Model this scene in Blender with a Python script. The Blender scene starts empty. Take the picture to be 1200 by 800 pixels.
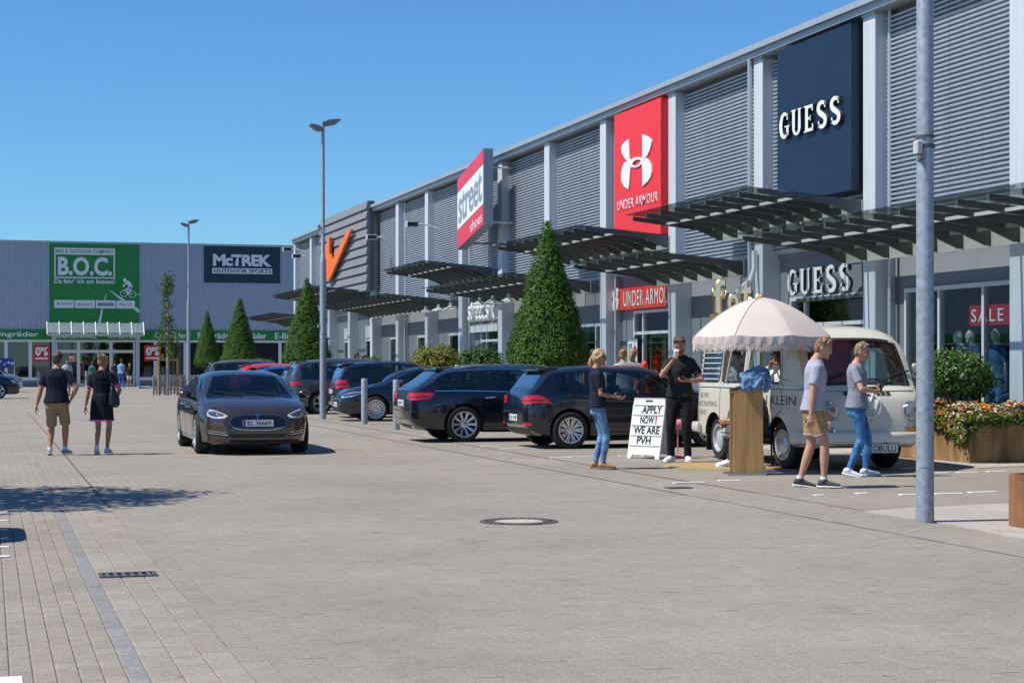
import bpy, bmesh, math, random
from mathutils import Vector, Matrix, noise
from mathutils.bvhtree import BVHTree
random.seed(7)
S = bpy.context.scene
COL = S.collection
R = math.radians
PI = math.pi

# ---------------------------------------------------------------- camera
FOC, TH, YH, HC = 2100.0, math.atan(614 / 2100), 428.0, 1.47
SN, CS = math.sin(TH), math.cos(TH)
cd = bpy.data.cameras.new('camera')
cam = bpy.data.objects.new('camera', cd)
COL.objects.link(cam)
cam.location = (0, 0, HC)
cam.rotation_euler = (R(90), 0, -TH)
cd.sensor_width = 36
cd.lens = FOC / 1200 * 36
cd.shift_y = (YH - 400) / 1200
cd.clip_start = 0.1
cd.clip_end = 3000
S.camera = cam

# ---------------------------------------------------------------- daylight
SUN_EL = 56.0
w = bpy.data.worlds.new('World')
S.world = w
w.use_nodes = True
nt = w.node_tree
nt.nodes.clear()
wo = nt.nodes.new('ShaderNodeOutputWorld')
bg = nt.nodes.new('ShaderNodeBackground')
sk = nt.nodes.new('ShaderNodeTexSky')
sk.sky_type = 'NISHITA'
sk.sun_disc = False
sk.sun_elevation = R(SUN_EL)
sk.sun_rotation = R(-90)
sk.air_density = 1.0
sk.dust_density = 0.0
sk.ozone_density = 1.0
bg.inputs['Strength'].default_value = 0.082
tint = nt.nodes.new('ShaderNodeMix')
tint.data_type = 'RGBA'
tint.blend_type = 'MULTIPLY'
tint.inputs[0].default_value = 1.0
tint.inputs[7].default_value = (0.51, 0.94, 1.40, 1)
nt.links.new(sk.outputs[0], tint.inputs[6])
nt.links.new(tint.outputs[2], bg.inputs[0])
nt.links.new(bg.outputs[0], wo.inputs[0])
sd = bpy.data.lights.new('sun', 'SUN')
sun = bpy.data.objects.new('sun', sd)
COL.objects.link(sun)
sd.energy = 5.0
sd.angle = R(0.53)
sd.color = (1.0, 0.945, 0.86)
sdir = Vector((math.cos(R(SUN_EL)), -0.03, -math.sin(R(SUN_EL))))
sun.rotation_euler = sdir.to_track_quat('-Z', 'Y').to_euler()
sun.location = (-20, 0, 30)
S.view_settings.view_transform = 'Standard'
S.view_settings.look = 'None'
S.view_settings.gamma = 1
S.view_settings.exposure = 0.20
S.cycles.max_bounces = 8
S.cycles.transparent_max_bounces = 12
S.cycles.caustics_reflective = False
S.cycles.caustics_refractive = False

# ---------------------------------------------------------------- survey: photo measurements -> metres
def ground(px, py, z=0.0):
    d = FOC * (HC - z) / (py - YH)
    lat = (px - 600) / FOC * d
    return (lat * CS + d * SN, d * CS - lat * SN)
def onX(px, py, X):
    a = (px - 600) / FOC
    Y = X * (CS - a * SN) / (SN + a * CS)
    d = X * SN + Y * CS
    return (Y, HC + (YH - py) / FOC * d)
def onY(px, py, Y):
    a = (px - 600) / FOC
    d = Y / (CS - a * SN)
    return (d * (SN + a * CS), HC + (YH - py) / FOC * d)

# ---------------------------------------------------------------- materials
MATS = {}
def mat(name, col, rough=0.6, metal=0.0, var=0.0, vscale=6.0, bump=0.0, bscale=60.0, coat=0.0, spec=0.5,
        emit=0.0, col2=None, stretch=None, trans=0.0, sss=0.0):
    if name in MATS:
        return MATS[name]
    m = bpy.data.materials.new(name)
    m.use_nodes = True
    t = m.node_tree
    b = t.nodes['Principled BSDF']
    c4 = (*col, 1)
    b.inputs['Base Color'].default_value = c4
    b.inputs['Roughness'].default_value = rough
    b.inputs['Metallic'].default_value = metal
    b.inputs['Specular IOR Level'].default_value = spec
    b.inputs['Coat Weight'].default_value = coat
    b.inputs['Coat Roughness'].default_value = 0.03
    if trans: b.inputs['Transmission Weight'].default_value = trans
    if emit:
        b.inputs['Emission Color'].default_value = c4
        b.inputs['Emission Strength'].default_value = emit
    if var or bump:
        tc = t.nodes.new('ShaderNodeTexCoord')
        src = tc.outputs['Object']
        if stretch:
            mp = t.nodes.new('ShaderNodeMapping')
            mp.inputs['Scale'].default_value = stretch
            t.links.new(src, mp.inputs[0])
            src = mp.outputs[0]
    if var:
        n = t.nodes.new('ShaderNodeTexNoise')
        n.inputs['Scale'].default_value = vscale
        n.inputs['Detail'].default_value = 6
        n.inputs['Roughness'].default_value = 0.65
        t.links.new(src, n.inputs['Vector'])
        rp = t.nodes.new('ShaderNodeValToRGB')
        lo = [max(0, x * (1 - var)) for x in col]
        hi = [min(1, x * (1 + var)) for x in (col2 or col)]
        rp.color_ramp.elements[0].position = 0.3
        rp.color_ramp.elements[1].position = 0.7
        rp.color_ramp.elements[0].color = (*lo, 1)
        rp.color_ramp.elements[1].color = (*hi, 1)
        t.links.new(n.outputs[0], rp.inputs[0])
        t.links.new(rp.outputs[0], b.inputs['Base Color'])
    if bump:
        n2 = t.nodes.new('ShaderNodeTexNoise')
        n2.inputs['Scale'].default_value = bscale
        n2.inputs['Detail'].default_value = 4
        t.links.new(src, n2.inputs['Vector'])
        bp = t.nodes.new('ShaderNodeBump')
        bp.inputs['Strength'].default_value = bump
        bp.inputs['Distance'].default_value = 0.02
        t.links.new(n2.outputs[0], bp.inputs['Height'])
        t.links.new(bp.outputs[0], b.inputs['Normal'])
    MATS[name] = m
    return m

def glassmat(name, tint=(0.8, 0.9, 0.88), refl=0.12, gain=0.75):
    if name in MATS: return MATS[name]
    m = bpy.data.materials.new(name)
    m.use_nodes = True
    t = m.node_tree
    t.nodes.clear()
    o = t.nodes.new('ShaderNodeOutputMaterial')
    mx = t.nodes.new('ShaderNodeMixShader')
    tr = t.nodes.new('ShaderNodeBsdfTransparent')
    gl = t.nodes.new('ShaderNodeBsdfGlossy')
    lw = t.nodes.new('ShaderNodeLayerWeight')
    ma = t.nodes.new('ShaderNodeMath')
    ma.operation = 'MULTIPLY_ADD'
    ma.inputs[1].default_value = gain
    ma.inputs[2].default_value = refl
    ma.use_clamp = True
    lw.inputs[0].default_value = 0.25
    tr.inputs[0].default_value = (*tint, 1)
    gl.inputs['Roughness'].default_value = 0.015
    t.links.new(lw.outputs['Fresnel'], ma.inputs[0])
    t.links.new(ma.outputs[0], mx.inputs[0])
    t.links.new(tr.outputs[0], mx.inputs[1])
    t.links.new(gl.outputs[0], mx.inputs[2])
    t.links.new(mx.outputs[0], o.inputs[0])
    MATS[name] = m
    return m

def leafmat(name, c1, c2, rough=0.55, tr=0.25):
    """leaf colour varies from leaf to leaf (random per island)"""
    if name in MATS: return MATS[name]
    m = bpy.data.materials.new(name)
    m.use_nodes = True
    t = m.node_tree
    b = t.nodes['Principled BSDF']
    g = t.nodes.new('ShaderNodeNewGeometry')
    rp = t.nodes.new('ShaderNodeValToRGB')
    rp.color_ramp.elements[0].color = (*c1, 1)
    rp.color_ramp.elements[1].color = (*c2, 1)
    t.links.new(g.outputs['Random Per Island'], rp.inputs[0])
    t.links.new(rp.outputs[0], b.inputs['Base Color'])
    b.inputs['Roughness'].default_value = rough
    b.inputs['Specular IOR Level'].default_value = 0.35
    tl = t.nodes.new('ShaderNodeBsdfTranslucent')
    t.links.new(rp.outputs[0], tl.inputs[0])
    mx = t.nodes.new('ShaderNodeMixShader')
    mx.inputs[0].default_value = tr
    t.links.new(b.outputs[0], mx.inputs[1])
    t.links.new(tl.outputs[0], mx.inputs[2])
    t.links.new(mx.outputs[0], t.nodes['Material Output'].inputs[0])
    MATS[name] = m
    return m

# ---------------------------------------------------------------- mesh helpers
class MB:
    def __init__(s): s.v, s.f, s.mi, s.cur = [], [], [], 0
    def add(s, vs, fs):
        o = len(s.v)
        s.v += [tuple(p) for p in vs]
        s.f += [tuple(i + o for i in f) for f in fs]
        s.mi += [s.cur] * len(fs)
        return s
    def box(s, x0, x1, y0, y1, z0, z1):
        vs = [(x, y, z) for z in (z0, z1) for y in (y0, y1) for x in (x0, x1)]
        return s.add(vs, [(0, 2, 3, 1), (4, 5, 7, 6), (0, 1, 5, 4), (2, 6, 7, 3), (0, 4, 6, 2), (1, 3, 7, 5)])
    def bbox(s, x0, x1, y0, y1, z0, z1, b=0.01):
        """box with chamfered top edges and vertical edges"""
        def ring(z, i):
            return [(x0 + i, y0 + b, z), (x0 + b, y0 + i, z), (x1 - b, y0 + i, z), (x1 - i, y0 + b, z),
                    (x1 - i, y1 - b, z), (x1 - b, y1 - i, z), (x0 + b, y1 - i, z), (x0 + i, y1 - b, z)]
        vs = ring(z0, 0) + ring(z1 - b, 0) + ring(z1, b * 0.7)
        fs = [tuple(range(7, -1, -1)), tuple(range(16, 24))]
        for k in (0, 8):
            fs += [(k + i, k + (i + 1) % 8, k + 8 + (i + 1) % 8, k + 8 + i) for i in range(8)]
        return s.add(vs, fs)
    def quad(s, a, b, c, d): return s.add([a, b, c, d], [(0, 1, 2, 3)])
    def prism(s, poly, fn, d0, d1):
        """poly 2d outline; fn(u,v,d)->xyz ; extruded from d0 (back) to d1 (front)"""
        n = len(poly)
        vs = [fn(u, v, d0) for u, v in poly] + [fn(u, v, d1) for u, v in poly]
        fs = [tuple(range(n - 1, -1, -1)), tuple(range(n, 2 * n))]
        fs += [(i, (i + 1) % n, n + (i + 1) % n, n + i) for i in range(n)]
        return s.add(vs, fs)
    def tube(s, pts, rad, n=10, caps=True, ell=None, up=None):
        """swept tube; rad list or number; ell = (a, b) scale of the two axes"""
        pts = [Vector(p) for p in pts]
        if not hasattr(rad, '__len__'): rad = [rad] * len(pts)
        vs = []
        ref = Vector(up) if up else None
        for i, p in enumerate(pts):
            a = pts[max(0, i - 1)]
            c = pts[min(len(pts) - 1, i + 1)]
            t = (c - a).normalized()
            if ref is None:
                ref = Vector((0, 0, 1)) if abs(t.z) < 0.9 else Vector((1, 0, 0))
            u = (ref - t * ref.dot(t))
            if u.length < 1e-4: u = t.orthogonal()
            u.normalize()
            v = t.cross(u)
            if not up: ref = u
            r = rad[i]
            ea, eb = ell if ell else (1, 1)
            if hasattr(r, '__len__'): ra, rb = r
            else: ra, rb = r * ea, r * eb
            for k in range(n):
                an = 2 * PI * k / n
                vs.append(p + u * (ra * math.cos(an)) + v * (rb * math.sin(an)))
        fs = []
        for i in range(len(pts) - 1):
            for k in range(n):
                k2 = (k + 1) % n
                fs.append((i * n + k, i * n + k2, (i + 1) * n + k2, (i + 1) * n + k))
        if caps:
            fs.append(tuple(range(n - 1, -1, -1)))
            e = (len(pts) - 1) * n
            fs.append(tuple(range(e, e + n)))
        return s.add(vs, fs)
    def cyl(s, p0, p1, r0, r1=None, n=16): return s.tube([p0, p1], [r0, r0 if r1 is None else r1], n)
    def lathe(s, prof, n=24, c=(0, 0, 0), axis='z', sweep=2 * PI):
        vs = []
        for r, h in prof:
            for k in range(n):
                a = sweep * k / n
                x, y = r * math.cos(a), r * math.sin(a)
                if axis == 'z': q = (x, y, h)
                elif axis == 'y': q = (x, h, y)
                else: q = (h, x, y)
                vs.append((q[0] + c[0], q[1] + c[1], q[2] + c[2]))
        fs = []
        for i in range(len(prof) - 1):
            for k in range(n):
                k2 = (k + 1) % n
                fs.append((i * n + k, i * n + k2, (i + 1) * n + k2, (i + 1) * n + k))
        return s.add(vs, fs)
    def ball(s, c, r, n=12, m=8, rot=None):
        if not hasattr(r, '__len__'): r = (r, r, r)
        vs, fs = [], []
        for j in range(1, m):
            ph = PI * j / m
            for k in range(n):
                a = 2 * PI * k / n
                vs.append(Vector((r[0] * math.sin(ph) * math.cos(a), r[1] * math.sin(ph) * math.sin(a), r[2] * math.cos(ph))))
        vs.append(Vector((0, 0, r[2])))
        vs.append(Vector((0, 0, -r[2])))
        T, B = len(vs) - 2, len(vs) - 1
        for j in range(m - 2):
            for k in range(n):
                k2 = (k + 1) % n
                fs.append((j * n + k, (j + 1) * n + k, (j + 1) * n + k2, j * n + k2))
        for k in range(n):
            k2 = (k + 1) % n
            fs.append((T, k, k2))
            fs.append((B, (m - 2) * n + k2, (m - 2) * n + k))
        if rot is not None: vs = [rot @ v for v in vs]
        c = Vector(c)
        return s.add([v + c for v in vs], fs)
    def mesh(s, name, mats=None, smooth=False, fix=False):
        me = bpy.data.meshes.new(name)
        me.from_pydata(s.v, [], s.f)
        if mats is not None:
            if not isinstance(mats, (list, tuple)): mats = [mats]
            for m in mats: me.materials.append(m)
            if len(mats) > 1: me.polygons.foreach_set('material_index', s.mi)
        if fix:
            bm = bmesh.new(); bm.from_mesh(me)
            bmesh.ops.remove_doubles(bm, verts=bm.verts, dist=1e-5)
            bmesh.ops.recalc_face_normals(bm, faces=bm.faces)
            bm.to_mesh(me); bm.free()
        if smooth:
            if smooth is True: smooth = 40
            me.polygons.foreach_set('use_smooth', [True] * len(me.polygons))
            me.set_sharp_from_angle(angle=R(smooth))
        me.update()
        return me
    def obj(s, name, mats=None, parent=None, smooth=False, fix=True, loc=None, rz=0.0):
        return link(name, s.mesh(name, mats, smooth, fix), parent, loc, rz)

def link(name, me, parent=None, loc=None, rz=0.0):
    o = bpy.data.objects.new(name, me)
    COL.objects.link(o)
    if parent is not None: o.parent = parent
    if loc is not None: o.location = loc
    if rz: o.rotation_euler = (0, 0, rz)
    return o
def tag(o, label=None, cat=None, group=None, kind=None):
    if label: o['label'] = label
    if cat: o['category'] = cat
    if group: o['group'] = group
    if kind: o['kind'] = kind
    return o
def thing(name, label, cat, loc=(0, 0, 0), rz=0.0, group=None):
    return tag(link(name, None, None, loc, rz), label, cat, group)
def copy_tree(o, parent=None):
    c = o.copy()
    COL.objects.link(c)
    if parent is not None: c.parent = parent
    for ch in list(o.children): copy_tree(ch, c)
    return c
def text_mesh(txt, wd, ht, depth=0.0, bold=0.0, spacing=1.0, shear=0.0):
    """lettering as mesh, fitted into wd x ht, centred on the origin, in the local xy plane facing +z"""
    cu = bpy.data.curves.new('lettering', 'FONT')
    cu.body = txt
    cu.resolution_u = 3
    cu.space_character = spacing
    cu.shear = shear
    cu.offset = bold
    cu.align_x = 'CENTER'
    cu.extrude = 0.0
    o = bpy.data.objects.new('lettering', cu)
    COL.objects.link(o)
    dg = bpy.context.evaluated_depsgraph_get()
    me = bpy.data.meshes.new_from_object(o.evaluated_get(dg))
    bpy.data.objects.remove(o)
    xs = [v.co.x for v in me.vertices]; ys = [v.co.y for v in me.vertices]
    x0, x1, y0, y1 = min(xs), max(xs), min(ys), max(ys)
    if wd is None: wd = ht * (x1 - x0) / (y1 - y0)
    for v in me.vertices:
        v.co = ((v.co.x - (x0 + x1) / 2) * wd / (x1 - x0), (v.co.y - (y0 + y1) / 2) * ht / (y1 - y0), 0)
    if depth:
        bm = bmesh.new(); bm.from_mesh(me)
        bmesh.ops.remove_doubles(bm, verts=bm.verts, dist=1e-5)
        r = bmesh.ops.extrude_face_region(bm, geom=bm.faces[:])
        for g in r['geom']:
            if isinstance(g, bmesh.types.BMVert): g.co.z += depth
        bmesh.ops.recalc_face_normals(bm, faces=bm.faces)
        bm.to_mesh(me); bm.free()
    me.materials.clear()
    return me
def frame_mat(o, x, y, z):
    x, y, z = Vector(x), Vector(y), Vector(z)
    m = Matrix((x, y, z)).transposed().to_4x4()
    m.translation = Vector(o)
    return m
WEST = ((0, -1, 0), (0, 0, 1), (-1, 0, 0))      # a face that looks at -X, read from there
SOUTH = ((1, 0, 0), (0, 0, 1), (0, -1, 0))      # a face that looks at -Y
def put_text(name, txt, c, axes, wd, ht, m, parent, depth=0.0, bold=0.0, spacing=1.0, shear=0.0):
    me = text_mesh(txt, wd, ht, depth, bold, spacing, shear)
    me.materials.append(m)
    o = link(name, me, parent)
    o.matrix_local = frame_mat(c, *axes)
    return o
def evaluated(me, mods):
    """apply modifiers to a mesh datablock and return the result as a new mesh"""
    o = bpy.data.objects.new('work', me)
    COL.objects.link(o)
    for kind, props in mods:
        md = o.modifiers.new(kind, kind)
        for k, v in props.items(): setattr(md, k, v)
    dg = bpy.context.evaluated_depsgraph_get()
    r = bpy.data.meshes.new_from_object(o.evaluated_get(dg), depsgraph=dg)
    bpy.data.objects.remove(o)
    return r
def strokes(mb, path, wd, fn, d0, d1, closed=False):
    """a pen line of width wd (number or list) along a 2d path, extruded through fn"""
    n = len(path)
    L, Rr = [], []
    for i in range(n):
        if closed: a, b = path[i - 1], path[(i + 1) % n]
        else: a, b = path[max(0, i - 1)], path[min(n - 1, i + 1)]
        dx, dy = b[0] - a[0], b[1] - a[1]
        l = math.hypot(dx, dy) or 1
        nx, ny = -dy / l, dx / l
        hw = (wd[i] if hasattr(wd, '__len__') else wd) / 2
        L.append((path[i][0] + nx * hw, path[i][1] + ny * hw))
        Rr.append((path[i][0] - nx * hw, path[i][1] - ny * hw))
    vs = []
    for d in (d0, d1):
        for p in L: vs.append(fn(p[0], p[1], d))
        for p in Rr: vs.append(fn(p[0], p[1], d))
    fs = []
    rng = range(n if closed else n - 1)
    for i in rng:
        j = (i + 1) % n
        fs.append((2 * n + i, 3 * n + i, 3 * n + j, 2 * n + j))
        fs.append((i, j, n + j, n + i))
        fs.append((i, 2 * n + i, 2 * n + j, j))
        fs.append((n + i, n + j, 3 * n + j, 3 * n + i))
    if not closed:
        for i in (0, n - 1):
            fs.append((i, n + i, 3 * n + i, 2 * n + i))
    mb.add(vs, fs)
# ================================================================ GROUND
def pavemat(name, col, joint, contrast=1.0, bw=0.2, bh=0.1):
    m = bpy.data.materials.new(name)
    m.use_nodes = True
    t = m.node_tree
    b = t.nodes['Principled BSDF']
    b.inputs['Roughness'].default_value = 0.85
    b.inputs['Specular IOR Level'].default_value = 0.25
    tc = t.nodes.new('ShaderNodeTexCoord')
    mp = t.nodes.new('ShaderNodeMapping')
    mp.inputs['Rotation'].default_value = (0, 0, R(90))
    t.links.new(tc.outputs['Object'], mp.inputs[0])
    br = t.nodes.new('ShaderNodeTexBrick')
    br.inputs['Scale'].default_value = 1.0
    br.inputs['Brick Width'].default_value = bw
    br.inputs['Row Height'].default_value = bh
    br.inputs['Mortar Size'].default_value = 0.004
    br.inputs['Mortar Smooth'].default_value = 0.4
    c1 = [x * (1 - 0.05 * contrast) for x in col]
    c2 = [x * (1 + 0.05 * contrast) for x in col]
    br.inputs['Color1'].default_value = (*c1, 1)
    br.inputs['Color2'].default_value = (*c2, 1)
    br.inputs['Mortar'].default_value = (*[q * .8 for q in joint], 1)
    t.links.new(mp.outputs[0], br.inputs[0])
    def noi(sc, lo, hi, p0=0.3, p1=0.7, det=5):
        n = t.nodes.new('ShaderNodeTexNoise')
        n.inputs['Scale'].default_value = sc
        n.inputs['Detail'].default_value = det
        n.inputs['Roughness'].default_value = 0.7
        t.links.new(tc.outputs['Object'], n.inputs[0])
        r = t.nodes.new('ShaderNodeMapRange')
        r.inputs[1].default_value, r.inputs[2].default_value = p0, p1
        r.inputs[3].default_value, r.inputs[4].default_value = lo, hi
        t.links.new(n.outputs[0], r.inputs[0])
        return r.outputs[0], n.outputs[0]
    a, _ = noi(0.35, 0.82, 1.12)
    st, _ = noi(1.7, 0.80, 1.0, 0.30, 0.42, 8)
    c, _ = noi(4.0, 0.94, 1.06)
    sp, _ = noi(5.0, 1.0, 0.66, .70, .76, 2)
    d, dn = noi(120.0, 0.72, 1.24, 0.35, 0.65, 3)
    mu = t.nodes.new('ShaderNodeMath'); mu.operation = 'MULTIPLY'
    mu0 = t.nodes.new('ShaderNodeMath'); mu0.operation = 'MULTIPLY'
    t.links.new(a, mu0.inputs[0]); t.links.new(st, mu0.inputs[1])
    mu3 = t.nodes.new('ShaderNodeMath'); mu3.operation = 'MULTIPLY'
    t.links.new(mu0.outputs[0], mu3.inputs[0]); t.links.new(sp, mu3.inputs[1])
    t.links.new(mu3.outputs[0], mu.inputs[0]); t.links.new(c, mu.inputs[1])
    mu2 = t.nodes.new('ShaderNodeMath'); mu2.operation = 'MULTIPLY'
    t.links.new(mu.outputs[0], mu2.inputs[0]); t.links.new(d, mu2.inputs[1])
    vm = t.nodes.new('ShaderNodeVectorMath'); vm.operation = 'SCALE'
    t.links.new(br.outputs['Color'], vm.inputs[0]); t.links.new(mu2.outputs[0], vm.inputs['Scale'])
    t.links.new(vm.outputs[0], b.inputs['Base Color'])
    bp = t.nodes.new('ShaderNodeBump')
    bp.inputs['Strength'].default_value = 0.35
    bp.inputs['Distance'].default_value = 0.004
    t.links.new(dn, bp.inputs['Height'])
    t.links.new(bp.outputs[0], b.inputs['Normal'])
    MATS[name] = m
    return m
def stonemat(name, col, amt=0.07, speck=0.25):
    m = bpy.data.materials.new(name)
    m.use_nodes = True
    t = m.node_tree
    b = t.nodes['Principled BSDF']
    b.inputs['Roughness'].default_value = 0.85
    b.inputs['Specular IOR Level'].default_value = 0.25
    g = t.nodes.new('ShaderNodeNewGeometry'); oi = t.nodes.new('ShaderNodeObjectInfo')
    ad = t.nodes.new('ShaderNodeMath'); ad.operation = 'ADD'
    t.links.new(g.outputs['Random Per Island'], ad.inputs[0]); t.links.new(oi.outputs['Random'], ad.inputs[1])
    fr = t.nodes.new('ShaderNodeMath'); fr.operation = 'FRACT'
    t.links.new(ad.outputs[0], fr.inputs[0])
    r = t.nodes.new('ShaderNodeMapRange')
    r.inputs[3].default_value, r.inputs[4].default_value = 1 - amt, 1 + amt
    t.links.new(fr.outputs[0], r.inputs[0])
    tc = t.nodes.new('ShaderNodeNewGeometry')
    def noi(sc, lo, hi, p0=0.3, p1=0.7, det=5):
        n = t.nodes.new('ShaderNodeTexNoise')
        n.inputs['Scale'].default_value = sc
        n.inputs['Detail'].default_value = det
        n.inputs['Roughness'].default_value = 0.7
        t.links.new(tc.outputs['Position'], n.inputs[0])
        rr = t.nodes.new('ShaderNodeMapRange')
        rr.inputs[1].default_value, rr.inputs[2].default_value = p0, p1
        rr.inputs[3].default_value, rr.inputs[4].default_value = lo, hi
        t.links.new(n.outputs[0], rr.inputs[0])
        return rr.outputs[0]
    cur = r.outputs[0]
    for x in (noi(0.35, 0.84, 1.10), noi(1.7, 0.80, 1.0, 0.30, 0.42, 8), noi(14, 0.90, 1.06), noi(5.0, 1.0, 0.66, .70, .76, 2), noi(42, 0.84, 1.14, .35, .65), noi(4, 0.94, 1.06), noi(120, 1 - speck, 1 + speck * 0.85, 0.35, 0.65, 3)):
        mu = t.nodes.new('ShaderNodeMath'); mu.operation = 'MULTIPLY'
        t.links.new(cur, mu.inputs[0]); t.links.new(x, mu.inputs[1])
        cur = mu.outputs[0]
    vm = t.nodes.new('ShaderNodeVectorMath'); vm.operation = 'SCALE'
    vm.inputs[0].default_value = col
    t.links.new(cur, vm.inputs['Scale'])
    t.links.new(vm.outputs[0], b.inputs['Base Color'])
    MATS[name] = m
    return m

PAVE = (0.292, 0.263, 0.222)
g = MB().quad((-1500, -1500, -0.05), (1500, -1500, -0.05), (1500, 1500, -0.05), (-1500, 1500, -0.05))
tag(g.obj('ground', mat('far ground', (0.2, 0.19, 0.16), 0.9, var=0.2, vscale=0.05)), kind='structure')
NX0, NX1, NY0, NY1 = -3.0, 8.6, 6.0, 19.0           # the field in which every paving block is modelled
mb = MB()
for a, b, c, d in ((-70, NX0, -30, 135), (NX1, 60, -30, 135), (NX0, NX1, -30, NY0), (NX0, NX1, NY1 - .26, 135)):
    mb.quad((a, c, -.003), (b, c, -.003), (b, d, -.003), (a, d, -.003))
pavem = pavemat('paving far', PAVE, (0.25, 0.22, 0.19))
park = tag(mb.obj('car_park', pavem), kind='structure')
jb = MB().quad((NX0, NY0, -0.007), (NX1, NY0, -0.007), (NX1, NY1, -0.007), (NX0, NY1, -0.007))
jb.obj('joint_sand', mat('joint sand', (0.235, 0.212, 0.185), 0.95, var=0.3, vscale=8), park)
def paver_mb(mb, x, y, wx, wy, z, ch=0.004):
    a, b = wx / 2, wy / 2
    vs = [(x - a, y - b, -0.02), (x + a, y - b, -0.02), (x + a, y + b, -0.02), (x - a, y + b, -0.02),
          (x - a, y - b, z - ch * .8), (x + a, y - b, z - ch * .8), (x + a, y + b, z - ch * .8), (x - a, y + b, z - ch * .8),
          (x - a + ch, y - b + ch, z), (x + a - ch, y - b + ch, z), (x + a - ch, y + b - ch, z), (x - a + ch, y + b - ch, z)]
    fs = [(8, 9, 10, 11)]
    for k in (0, 4):
        fs += [(k + i, k + (i + 1) % 4, k + 4 + (i + 1) % 4, k + 4 + i) for i in range(4)]
    mb.add(vs, fs)
rg = random.Random(3)
def visible(x, y):
    d = x * SN + y * CS
    px = 600 + FOC * (x * CS - y * SN) / d
    return -40 < px < 1240 and YH + FOC * HC / d < 835
zones = (  # x range, pitch x, pitch y, joint, chamfer, material
    ('paver', NX0, 0.635, 0.1075, 0.215, 0.006, 0.005, stonemat('paver left', (0.296, 0.263, 0.222), 0.055, .34)),
    ('paver', 0.735, 1.2, 0.145, 0.25, 0.006, 0.005, stonemat('paver strip', (0.312, 0.28, 0.238), 0.06, .34)),
    ('paver', 1.205, NX1, 0.142, 0.226, 0.003, 0.002, stonemat('paver road', PAVE, 0.028, .34)),
    ('gutter_stone', 0.635, 0.735, 0.10, 0.33, 0.006, 0.006, stonemat('gutter stone', (0.25, 0.243, 0.235), 0.08)))
cand = []
for zi, (nm, x0, x1, px_, py_, jt, ch, m) in enumerate(zones):
    nx = max(1, int(round((x1 - x0) / px_)))
    pw = (x1 - x0) / nx
    for i in range(nx):
        x = x0 + (i + .5) * pw
        off = (i % 2) * py_ / 2 + rg.uniform(-.012, .012)
        j = 0
        while True:
            y = NY0 + off + (j + .5) * py_
            j += 1
            if y + py_ / 2 > NY1: break
            if visible(x, y): cand.append((x * SN + y * CS, zi, x, y, pw - jt, py_ - jt))
cand.sort()
rest = [MB() for _ in zones]
proto = {}
count = 0
for d, zi, x, y, wx, wy in cand:
    nm, ch, m = zones[zi][0], zones[zi][6], zones[zi][7]
    z = rg.uniform(-0.0012, 0.0012) - (0.004 if zi == 3 else 0)
    if zi == 3 and d > 15: continue_part = False
    else: continue_part = count < 300
    if continue_part:
        if zi not in proto:
            b = MB(); paver_mb(b, 0, 0, wx, wy, 0, ch)
            proto[zi] = b.mesh(nm, m)
        o = link(nm, proto[zi], park, (x, y, z))
        count += 1
    else:
        paver_mb(rest[zi], x, y, wx, wy, z, ch)
for zi, b in enumerate(rest):
    if b.v:
        tag(b.obj('paver_field' if zi != 3 else 'gutter_field', zones[zi][7], park, fix=False), kind='stuff')
# gutter line and seams beyond the modelled field
mb = MB()
y = NY1
while y < 110:
    paver_mb(mb, 0.685, y + .5, 0.09, 0.98, 0.004, 0.004); y += 1.0
mb.obj('gutter', stonemat('gutter far', (0.275, 0.252, 0.222), .06), park)
mb = MB()
mb.quad((7.60, 9, 0.004), (7.70, 9, 0.004), (7.70, 90, 0.004), (7.60, 90, 0.004))
mb.obj('drain_line', mat('drain line', (0.25, 0.235, 0.215), 0.8, var=0.25, vscale=3), park)
mb = MB()
mb.quad((1.19, NY1, 0.003), (1.22, NY1, 0.003), (1.22, 60, 0.003), (1.19, 60, 0.003))
mb.obj('joint', mat('joint dark', (0.12, 0.105, 0.09), 0.9), park)
# parking area beyond the drain line, finer asphalt
mb = MB()
mb.quad((8.50, 6, 0.004), (15.6, 6, 0.004), (15.6, 60, 0.004), (8.50, 60, 0.004))
mb.obj('parking_bays', stonemat('parking asphalt', (0.288, 0.258, 0.218), 0.0, 0.34), park)
# pale concrete footway by the lamp post
pa = [ground(1012, 600), ground(1100, 613), ground(1230, 637), ground(1230, 588), ground(1150, 591.5), ground(1060, 596)]
mb = MB()
mb.prism(pa, lambda u, v, d: (u, v, d), -0.01, 0.009)
mb.obj('footway', stonemat('concrete footway', (0.42, 0.385, 0.335), 0.0, 0.2), park)
pa = [ground(1090, 541), ground(1145, 549), ground(1240, 545), ground(1240, 528), ground(1090, 530)]
mb = MB()
mb.prism(pa, lambda u, v, d: (u, v, d), -0.01, 0.012)
mb.obj('footway', MATS['concrete footway'], park)
# strip of light paving along the shop fronts
mb = MB()
mb.quad((13.0, 27, 0.010), (16.3, 27, 0.010), (16.3, 96, 0.010), (13.0, 96, 0.010))
mb.obj('shop_footway', MATS['concrete footway'], park)
mb = MB()
mb.quad((-40, 119.5, 0.006), (34, 119.5, 0.006), (34, 125.2, 0.006), (-40, 125.2, 0.006))
mb.obj('shop_footway', MATS['concrete footway'], park)
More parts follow.
